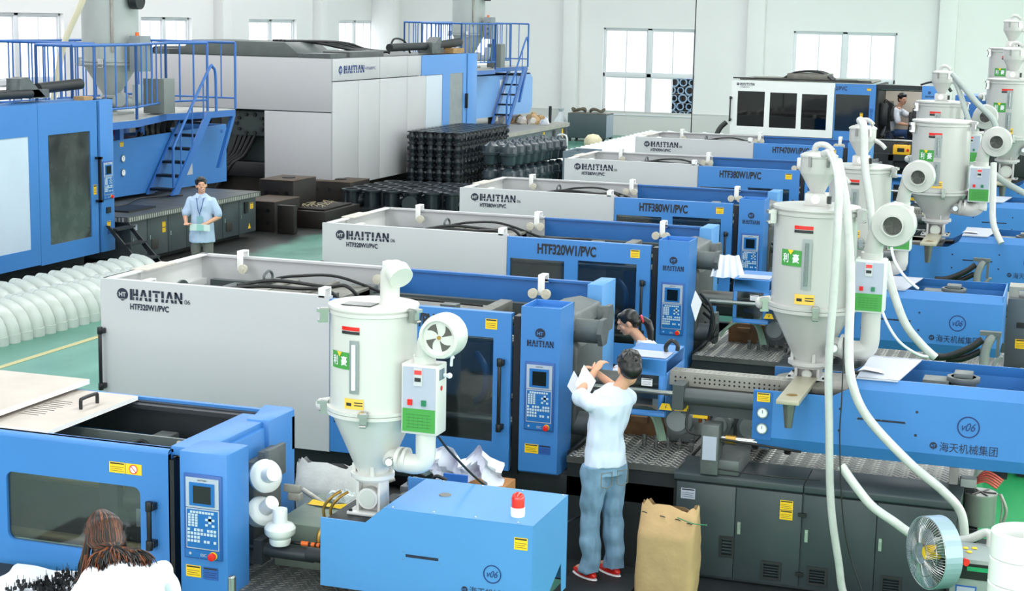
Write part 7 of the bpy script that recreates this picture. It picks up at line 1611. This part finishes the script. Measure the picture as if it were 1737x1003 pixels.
def person_behind():
    base = Vector((-3.62, 14.62, .03)); T = thing('person', 'woman in white coat with red-banded ponytail leaning behind the nozzle guard', 'person', base)
    fwd = Vector((-.93, -.1, 0)).normalized(); side = Vector((fwd.y, -fwd.x, 0))
    def W(f_, r_, z): return fwd*f_+side*r_+Vector((0, 0, z))
    TM = Matrix((side, -fwd, Vector((0, 0, 1)))).transposed(); lean = Matrix.Rotation(math.radians(-28), 3, side)
    hc = W(.18, 0, 1.60); hM = frame(fwd+Vector((0, -.1, -.42)))
    b = MB(); head(b, hc, hM, 1.0); cap(b, W(.02, 0, 1.40), W(.13, 0, 1.52), .05, .048)
    loft(b, [(W(-.22, 0, .86), .15, .11, TM), (W(-.16, 0, 1.05), .125, .095, TM), (W(-.08, 0, 1.22), .14, .10, TM), (W(-.02, 0, 1.36), .15, .09, TM), (W(.0, 0, 1.42), .09, .07, TM)])
    shR, elR, wrR = W(.0, .165, 1.34), W(.10, .22, 1.10), W(.34, .12, 1.12); shL, elL, wrL = W(.0, -.165, 1.34), W(.12, -.20, 1.12), W(.36, -.10, 1.14)
    arm(b, shR, elR, wrR, (.042, .035, .023)); arm(b, shL, elL, wrL, (.042, .035, .023)); hand(b, wrR, wrR-elR, (0, 0, -1), .6, s=.9); hand(b, wrL, wrL-elL, (0, 0, -1), .6, s=.9, side=-1)
    hips = [(W(-.2, .08, .86), W(-.14, .09, .46), W(-.2, .09, .07)), (W(-.2, -.08, .86), W(-.12, -.09, .46), W(-.18, -.09, .07))]
    for h, k, a in hips: cap(b, h, k, .075, .05); cap(b, k, a, .05, .034); cap(b, a, a+fwd*.13-Vector((0, 0, .035)), .034, .026)
    remesh_obj(b, 'body', SKIN, T, .0065, 3)
    s = MB(); loft(s, [(W(-.24, 0, .70), .19, .15, TM), (W(-.20, 0, .95), .165, .13, TM), (W(-.13, 0, 1.12), .15, .12, TM), (W(-.06, 0, 1.27), .165, .12, TM), (W(-.01, 0, 1.38), .155, .105, TM), (W(.03, 0, 1.45), .075, .065, TM)])
    cap(s, shR, elR, .066, .056); cap(s, elR, elR+(wrR-elR)*.8, .056, .042); cap(s, shL, elL, .066, .056); cap(s, elL, elL+(wrL-elL)*.8, .056, .042)
    remesh_obj(s, 'coat', SHIRT_W, T, .009, 3, .012)
    t = MB()
    for h, k, a in hips: loft(t, [(a, .06, .065, TM), (k, .065, .07, TM), (h, .095, .10, TM)])
    remesh_obj(t, 'trousers', TROUS, T, .011, 2)
    for h, k, a in hips: q = MB(); ell(q, a+fwd*.05-Vector((0, 0, .04)), Matrix((side, fwd, Vector((0, 0, 1)))).transposed(), .042, .12, .034); q.build('shoe', BLACK, T)
    face_parts(T, hc, hM)
    P = lambda x, y, z: hc+hM @ Vector((x, y, z))
    h = MB(); ell(h, P(0, .020, .035), hM, .083, .097, .088); ell(h, P(0, .06, -.005), hM, .072, .062, .07); ell(h, P(0, -.045, .085), hM, .055, .035, .025, 12, 8); ell(h, P(-.0, .12, -.02), hM, .035, .04, .035)
    pt = [P(0, .14, -.02), P(.0, .17, -.07), P(.0, .165, -.14), P(.01, .14, -.22), P(.01, .12, -.27)]
    for a, c, r0, r1 in zip(pt, pt[1:], (.030, .040, .038, .028), (.040, .038, .028, .012)): cap(h, a, c, r0, r1)
    hr = remesh_obj(h, 'hair', HAIR, T, .007, 2); q = MB().tube([P(.033*math.cos(a), .135, -.015+.033*math.sin(a)) for a in [x_*.7 for x_ in range(10)]], .010, 8, 2); q.build('hair_band', mat('red_band', (226, 60, 80), .5), hr)
person_behind()

def person_front():     # man facing the camera
    base = Vector((-13.22, 23.4, .0)); T = thing('person', 'smiling man in pale blue shirt and lanyard by the long grey press bed', 'person', base)
    T.scale = (1.03,)*3; fwd = Vector((.30, -.95, 0)).normalized(); side = Vector((fwd.y, -fwd.x, 0))
    def W(f_, r_, z): return fwd*f_+side*r_+Vector((0, 0, z))
    TM = Matrix((side, -fwd, Vector((0, 0, 1)))).transposed(); hc = W(.01, 0, 1.585); hM = frame(Vector((.55, -.85, .12)), Vector((-.12, 0, 1)))
    b = MB(); head(b, hc, hM, 1.04); cap(b, W(0, 0, 1.41), W(.0, 0, 1.50), .055, .055)
    loft(b, [(W(0, 0, .88), .15, .10, TM), (W(0, 0, 1.05), .14, .10, TM), (W(0, 0, 1.22), .155, .11, TM), (W(0, 0, 1.36), .17, .10, TM), (W(0, 0, 1.43), .10, .08, TM)])
    # his right hand (towards X-) open, palm up; his left holds the papers at the waist
    shR, elR, wrR = W(-.01, .175, 1.35), W(.0, .26, 1.10), W(.22, .20, 1.02); shL, elL, wrL = W(-.01, -.175, 1.35), W(.0, -.27, 1.10), W(.16, -.09, 1.0)
    arm(b, shR, elR, wrR); arm(b, shL, elL, wrL); hand(b, wrR, wrR-elR+Vector((0, 0, .02)), (0, 0, 1), .3, .25, 1.05); hand(b, wrL, wrL-elL, fwd*-1, .7, .1, 1.05, -1)
    hips = [(W(0, .085, .86), W(.01, .10, .46), W(-.02, .11, .07)), (W(0, -.085, .86), W(.0, -.10, .46), W(.0, -.12, .07))]
    for h, k, a in hips: cap(b, h, k, .07, .052); cap(b, k, a, .052, .036); cap(b, a, a+fwd*.14-Vector((0, 0, .035)), .036, .028)
    remesh_obj(b, 'body', SKIN, T, .0065, 3)
    s = MB(); loft(s, [(W(0, 0, .70), .205, .155, TM), (W(0, 0, .95), .185, .135, TM), (W(0, 0, 1.12), .165, .125, TM), (W(0, 0, 1.26), .185, .128, TM), (W(0, 0, 1.36), .195, .115, TM), (W(0, 0, 1.42), .13, .09, TM), (W(0, 0, 1.455), .07, .066, TM)])
    cap(s, shR, shR+(elR-shR)*.8, .058, .070); cap(s, shL, shL+(elL-shL)*.8, .058, .070)
    sh = remesh_obj(s, 'shirt', SHIRT_B, T, .009, 3, .010)
    m = MB()
    for sg in (-1, 1): m.add([W(.072, .012*sg, 1.45), W(.062, .07*sg, 1.475), W(.10, .085*sg, 1.415), W(.125, .03*sg, 1.39)], [(0, 1, 2, 3)])
    m.build('collar', SHIRT_B, sh)
    m = MB(); m.cyl(W(.132, 0, 1.38), W(.142, 0, .74), .004, n=4); m.build('placket', mat('placket_shade', (166, 186, 212), .8), sh)
    m = MB().tube([W(.05, .065, 1.46), W(.12, .05, 1.36), W(.145, .01, 1.16), W(.12, -.05, 1.36), W(.05, -.065, 1.46)], .006, 6, 3).tube([W(.145, .0, 1.17), W(.15, 0, 1.10)], .004, 5, 1); m.build('lanyard', mat('lanyard_blue', (40, 80, 150), .5), T)
    MB().xf(Matrix.Identity(4)).build('x', PAPER) if False else None
    c = W(.155, 0, 1.06); m = MB(); m.add([c+side*x+Vector((0, 0, z))+fwd*d for d in (0, .006) for x, z in ((-.045, -.06), (.045, -.06), (.045, .06), (-.045, .06))], [(3, 2, 1, 0), (4, 5, 6, 7), (0, 1, 5, 4), (1, 2, 6, 5), (2, 3, 7, 6), (3, 0, 4, 7)]); m.build('badge', mat('badge_teal', (120, 170, 180), .4), T)
    t = MB(); loft(t, [(W(0, 0, .70), .165, .115, TM), (W(0, 0, .96), .145, .10, TM)])
    for h, k, a in hips: loft(t, [(a+Vector((0, 0, -.02)), .07, .08, TM), (k, .072, .078, TM), ((h+k)/2, .088, .094, TM), (h, .098, .105, TM)])
    remesh_obj(t, 'trousers', TROUS, T, .011, 2, .008)
    for h, k, a in hips: q = MB(); ell(q, a+fwd*.06-Vector((0, 0, .04)), Matrix((side, fwd, Vector((0, 0, 1)))).transposed(), .045, .14, .034); q.build('shoe', BLACK, T)
    short_hair(T, hc, hM, 1.06, seed=5); face_parts(T, hc, hM, 1.04, True)
    wp = base+W(.24, -.06, .98)
    P = thing('folded_papers', 'folded white and pale green papers in the hand of the smiling man', 'papers', wp); m = MB(); D_ = [Vector((0, 0, 0)), Vector((0, 0, 0))]
    m.add([side*x+Vector((0, 0, z))+fwd*y for y in (-.012, .012) for x, z in ((-.12, -.055), (.20, -.045), (.20, .06), (-.12, .05))], [(3, 2, 1, 0), (4, 5, 6, 7), (0, 1, 5, 4), (1, 2, 6, 5), (2, 3, 7, 6), (3, 0, 4, 7)]); m.build('sheets', mat('mint_paper', (206, 226, 224), .7), P, smooth=False)
    m = MB(); m.add([side*x+Vector((0, 0, z))+fwd*.016 for x, z in ((-.02, -.05), (.09, -.047), (.09, .055), (-.02, .052))], [(0, 1, 2, 3)]); m.build('cover_print', mat('mint_print', (150, 204, 196), .7), P, smooth=False)
person_front()

def person_bay():     # man stepping inside the tall press
    base = Vector((-3.72, 35.9, 1.28)); T = thing('person', 'young man in light shirt and jeans stepping inside the open bay of the tall press', 'person', base)
    fwd = Vector((.95, -.1, 0)).normalized(); side = Vector((fwd.y, -fwd.x, 0))
    def W(f_, r_, z): return fwd*f_+side*r_+Vector((0, 0, z))
    TM = Matrix((side, -fwd, Vector((0, 0, 1)))).transposed(); hc = W(.20, 0, 1.57); hM = frame(Vector((.6, -.8, -.1)))
    b = MB(); head(b, hc, hM, 1.04); cap(b, W(.12, 0, 1.38), W(.18, 0, 1.49), .055, .05)
    loft(b, [(W(-.06, 0, .86), .15, .11, TM), (W(-.02, 0, 1.05), .14, .10, TM), (W(.04, 0, 1.2), .15, .11, TM), (W(.10, 0, 1.34), .16, .10, TM), (W(.12, 0, 1.40), .09, .08, TM)])
    shR, elR, wrR = W(.10, .18, 1.33), W(.18, .22, 1.08), W(.42, .18, 1.04); shL, elL, wrL = W(.10, -.18, 1.33), W(.30, -.2, 1.22), W(.52, -.12, 1.25)
    arm(b, shR, elR, wrR); arm(b, shL, elL, wrL); hand(b, wrR, wrR-elR, (0, 0, -1), .6); hand(b, wrL, wrL-elL, (0, 0, -1), .6, side=-1)
    hips = [(W(-.06, .085, .84), W(.02, .10, .44), W(-.08, .10, .07)), (W(-.04, -.085, .84), W(.34, -.10, .86), W(.30, -.10, .48))]
    for h, k, a in hips: cap(b, h, k, .07, .052); cap(b, k, a, .052, .036); cap(b, a, a+fwd*.14-Vector((0, 0, .035)), .036, .028)
    remesh_obj(b, 'body', SKIN, T, .009, 2)
    s = MB(); loft(s, [(W(-.10, 0, .80), .175, .135, TM), (W(-.05, 0, .98), .16, .125, TM), (W(.02, 0, 1.16), .165, .125, TM), (W(.09, 0, 1.32), .18, .115, TM), (W(.13, 0, 1.41), .075, .07, TM)]); cap(s, shR, shR+(elR-shR)*.8, .07, .072); cap(s, shL, shL+(elL-shL)*.8, .07, .07)
    remesh_obj(s, 'shirt', SHIRT_W, T, .012, 2, .010)
    t = MB(); loft(t, [(W(-.06, 0, .78), .16, .12, TM), (W(-.05, 0, .92), .15, .11, TM)])
    for h, k, a in hips: cap(t, h, k, .095, .072); cap(t, k, a, .072, .06)
    remesh_obj(t, 'jeans', JEANS_D, T, .012, 2)
    for h, k, a in hips: q = MB(); ell(q, a+fwd*.06-Vector((0, 0, .04)), Matrix((side, fwd, Vector((0, 0, 1)))).transposed(), .045, .14, .034); q.build('shoe', BLACK, T)
    short_hair(T, hc, hM, 1.06, seed=8); face_parts(T, hc, hM, 1.04)
person_bay()

def person_corner():  # woman in the near corner, seen from behind, bowed over her work
    base = Vector((-4.58, 7.30, .0)); T = thing('person', 'woman with long auburn-streaked hair bending over small black parts, seen from behind', 'person', base)
    fwd = Vector((-.60, .80, 0)).normalized(); side = Vector((fwd.y, -fwd.x, 0))
    def W(f_, r_, z): return fwd*f_+side*r_+Vector((0, 0, z))
    TM = Matrix((side, -fwd, Vector((0, 0, 1)))).transposed()
    T.scale = (1.06,)*3; hc = W(.37, -.10, 1.455); hM = frame(fwd+Vector((-.25, 0, -.85)))
    b = MB(); head(b, hc, hM, 1.04); cap(b, W(.20, -.02, 1.35), W(.31, -.07, 1.40), .045, .045)
    loft(b, [(W(-.14, 0, .86), .17, .12, TM), (W(-.10, 0, .98), .135, .10, TM), (W(-.02, 0, 1.14), .14, .10, TM), (W(.09, 0, 1.30), .155, .09, TM), (W(.16, 0, 1.36), .09, .07, TM)])
    shR, elR, wrR = W(.13, .17, 1.31), W(.22, .25, 1.06), W(.44, .12, 1.02); shL, elL, wrL = W(.13, -.17, 1.31), W(.14, -.33, 1.08), W(.38, -.40, 1.07)
    arm(b, shR, elR, wrR, (.042, .036, .024)); arm(b, shL, elL, wrL, (.042, .036, .024)); hand(b, wrR, wrR-elR, (0, 0, -1), .6, s=.95); hand(b, wrL, (wrL-elL)+Vector((0, 0, .05)), (0, 0, -1), .5, s=.95, side=-1)
    hips = [(W(-.13, .09, .86), W(-.08, .10, .46), W(-.1, .10, .07)), (W(-.13, -.09, .86), W(-.08, -.10, .46), W(-.1, -.10, .07))]
    for h, k, a in hips: cap(b, h, k, .075, .055); cap(b, k, a, .05, .034); cap(b, a, a+fwd*.13-Vector((0, 0, .035)), .034, .026)
    remesh_obj(b, 'body', SKIN, T, .0065, 3)
    s = MB(); loft(s, [(W(-.15, 0, .72), .19, .15, TM), (W(-.11, 0, .95), .165, .13, TM), (W(-.03, 0, 1.13), .165, .125, TM), (W(.07, 0, 1.27), .185, .12, TM), (W(.14, 0, 1.35), .15, .095, TM), (W(.215, -.01, 1.395), .07, .065, TM)])
    cap(s, shR, elR, .066, .06); cap(s, elR, elR+(wrR-elR)*.8, .058, .042); cap(s, shL, elL, .062, .056); cap(s, elL, elL+(wrL-elL)*.75, .054, .042)
    remesh_obj(s, 'coat', SHIRT_W, T, .008, 3, .012)
    t = MB()
    for h, k, a in hips: cap(t, h, k, .10, .07); cap(t, k, a, .068, .06)
    remesh_obj(t, 'trousers', TROUS, T, .011, 2)
    for h, k, a in hips: q = MB(); ell(q, a+fwd*.05-Vector((0, 0, .04)), Matrix((side, fwd, Vector((0, 0, 1)))).transposed(), .042, .12, .034); q.build('shoe', BLACK, T)
    face_parts(T, hc, hM)
    P = lambda x, y, z: hc+hM @ Vector((x, y, z))
    h = MB(); ell(h, P(0, .018, .035), hM, .086, .100, .090);  ell(h, P(0, .04, .0), hM, .080, .070, .080)
    hr = remesh_obj(h, 'hair', HAIR, T, .007, 2)
    random.seed(21); hd = MB(); ha = MB(); crown = P(0, .015, .128)
    for i in range(760):
        az = random.uniform(-.15*math.pi, 1.15*math.pi) if i % 5 else random.uniform(0, 2*math.pi)   # back half of the head
        d = Vector((math.cos(az), math.sin(az), 0)); L = random.uniform(.20, .36)
        p0 = P(d.x*.03, .02+d.y*.03, .122); p1 = P(d.x*.085, .018+d.y*.10, .055+random.uniform(-.01, .01)); p2 = P(d.x*.092, .022+d.y*.10, .0)
        dn = Vector((0, 0, -1)); out = (hM @ d); out.z = 0; out = out-fwd*max(0, d.y)*2.2
        wv = random.uniform(-.03, .03); p3 = p2+dn*L*.4+out*.012+side*wv*.4; p4 = p2+dn*L*.75+out*random.uniform(-.01, .02)+side*wv; p5 = p2+dn*L+out*random.uniform(-.03, .03)+side*(wv*1.6)
        q = ha if i % 3 == 0 else hd
        if d.y > .35:      # nape: lies along the neck and over the collar
            e_ = random.uniform(-.02, .02); p3 = P(d.x*.088, .02+d.y*.088, -.075); p4 = W(.17+.03*random.random(), -.04+d.x*.11+e_, 1.41+.02*random.random()); p5 = W(.12+random.uniform(-.04, .05), -.03+d.x*.15+e_*2, 1.38+random.uniform(-.04, .02))
        q.tube([p0, p1, p2, p3, p4, p5], (lambda t: .0075*(1-.7*t)), 5, 3, False)
    stuff(hd.build('hair_strands', HAIR, T)); stuff(ha.build('hair_strands', HAIR_R, T))['label'] = 'auburn streaks'
person_corner()
T = thing('work_table', 'dark work table in the near corner covered with white paper', 'table', (-5.75, 8.25, 0)); MB().box(-.75, -.30, .80, .42, .42, .84).box(-.7, -.25, 0, -.64, -.19, .8).box(.3, -.25, 0, .36, -.19, .8).box(-.7, .3, 0, -.64, .36, .8).box(.3, .3, 0, .36, .36, .8).build('table_frame', DARK, T)
T = thing('paper_sheet', 'large crumpled white paper on the near work table', 'paper', (-5.72, 8.28, .842)); q = MB(); W_, H_ = 24, 16; vs = []
for j in range(H_+1):
    for i in range(W_+1):
        x = -.50+.95*i/W_; y = -.3+.66*j/H_; vs.append((x+.03*math.sin(j*.7), y, .012+.012*noise.noise(Vector((x*5, y*5, 0)))+.014*abs(math.sin(x*6+y*4))))
q.add(vs, [(j*(W_+1)+i, j*(W_+1)+i+1, (j+1)*(W_+1)+i+1, (j+1)*(W_+1)+i) for j in range(H_) for i in range(W_)]); q.build('sheet', PAPER, T)
random.seed(31)
def runner(k, x, y, z, s=1.):
    T = thing('moulded_cluster', 'cluster of small black moulded parts on sprues, on the white paper', 'moulded parts', (x, y, z), random.uniform(0, 3), 'clusters of small black moulded parts'); m = MB()
    for i in range(4):
        a = random.uniform(0, 6.28); p = Vector((.03*math.cos(a), .03*math.sin(a), .025+random.uniform(0, .035)))*s
        m.cyl((0, 0, .015), p, .003, n=5); m.box(p.x-.009, p.y-.007, p.z-.008, p.x+.009, p.y+.007, p.z+.010); m.cyl((p.x, p.y, p.z), (p.x, p.y, p.z+.04*s), .0016, n=4)
    m.cyl((0, 0, 0), (0, 0, .06*s), .004, n=6).ball((0, 0, .012), .012, n=8, m=5); m.build('parts', BLACK, T)
for k in range(26): runner(k, -5.62+random.uniform(-.20, .22), 8.40+random.uniform(-.12, .14), .862, 1.2)
for k in range(22): runner(k, -5.75+random.uniform(-.22, .24), 8.18+random.uniform(-.10, .1), .862)

bpy.data.scenes.remove(TMP)
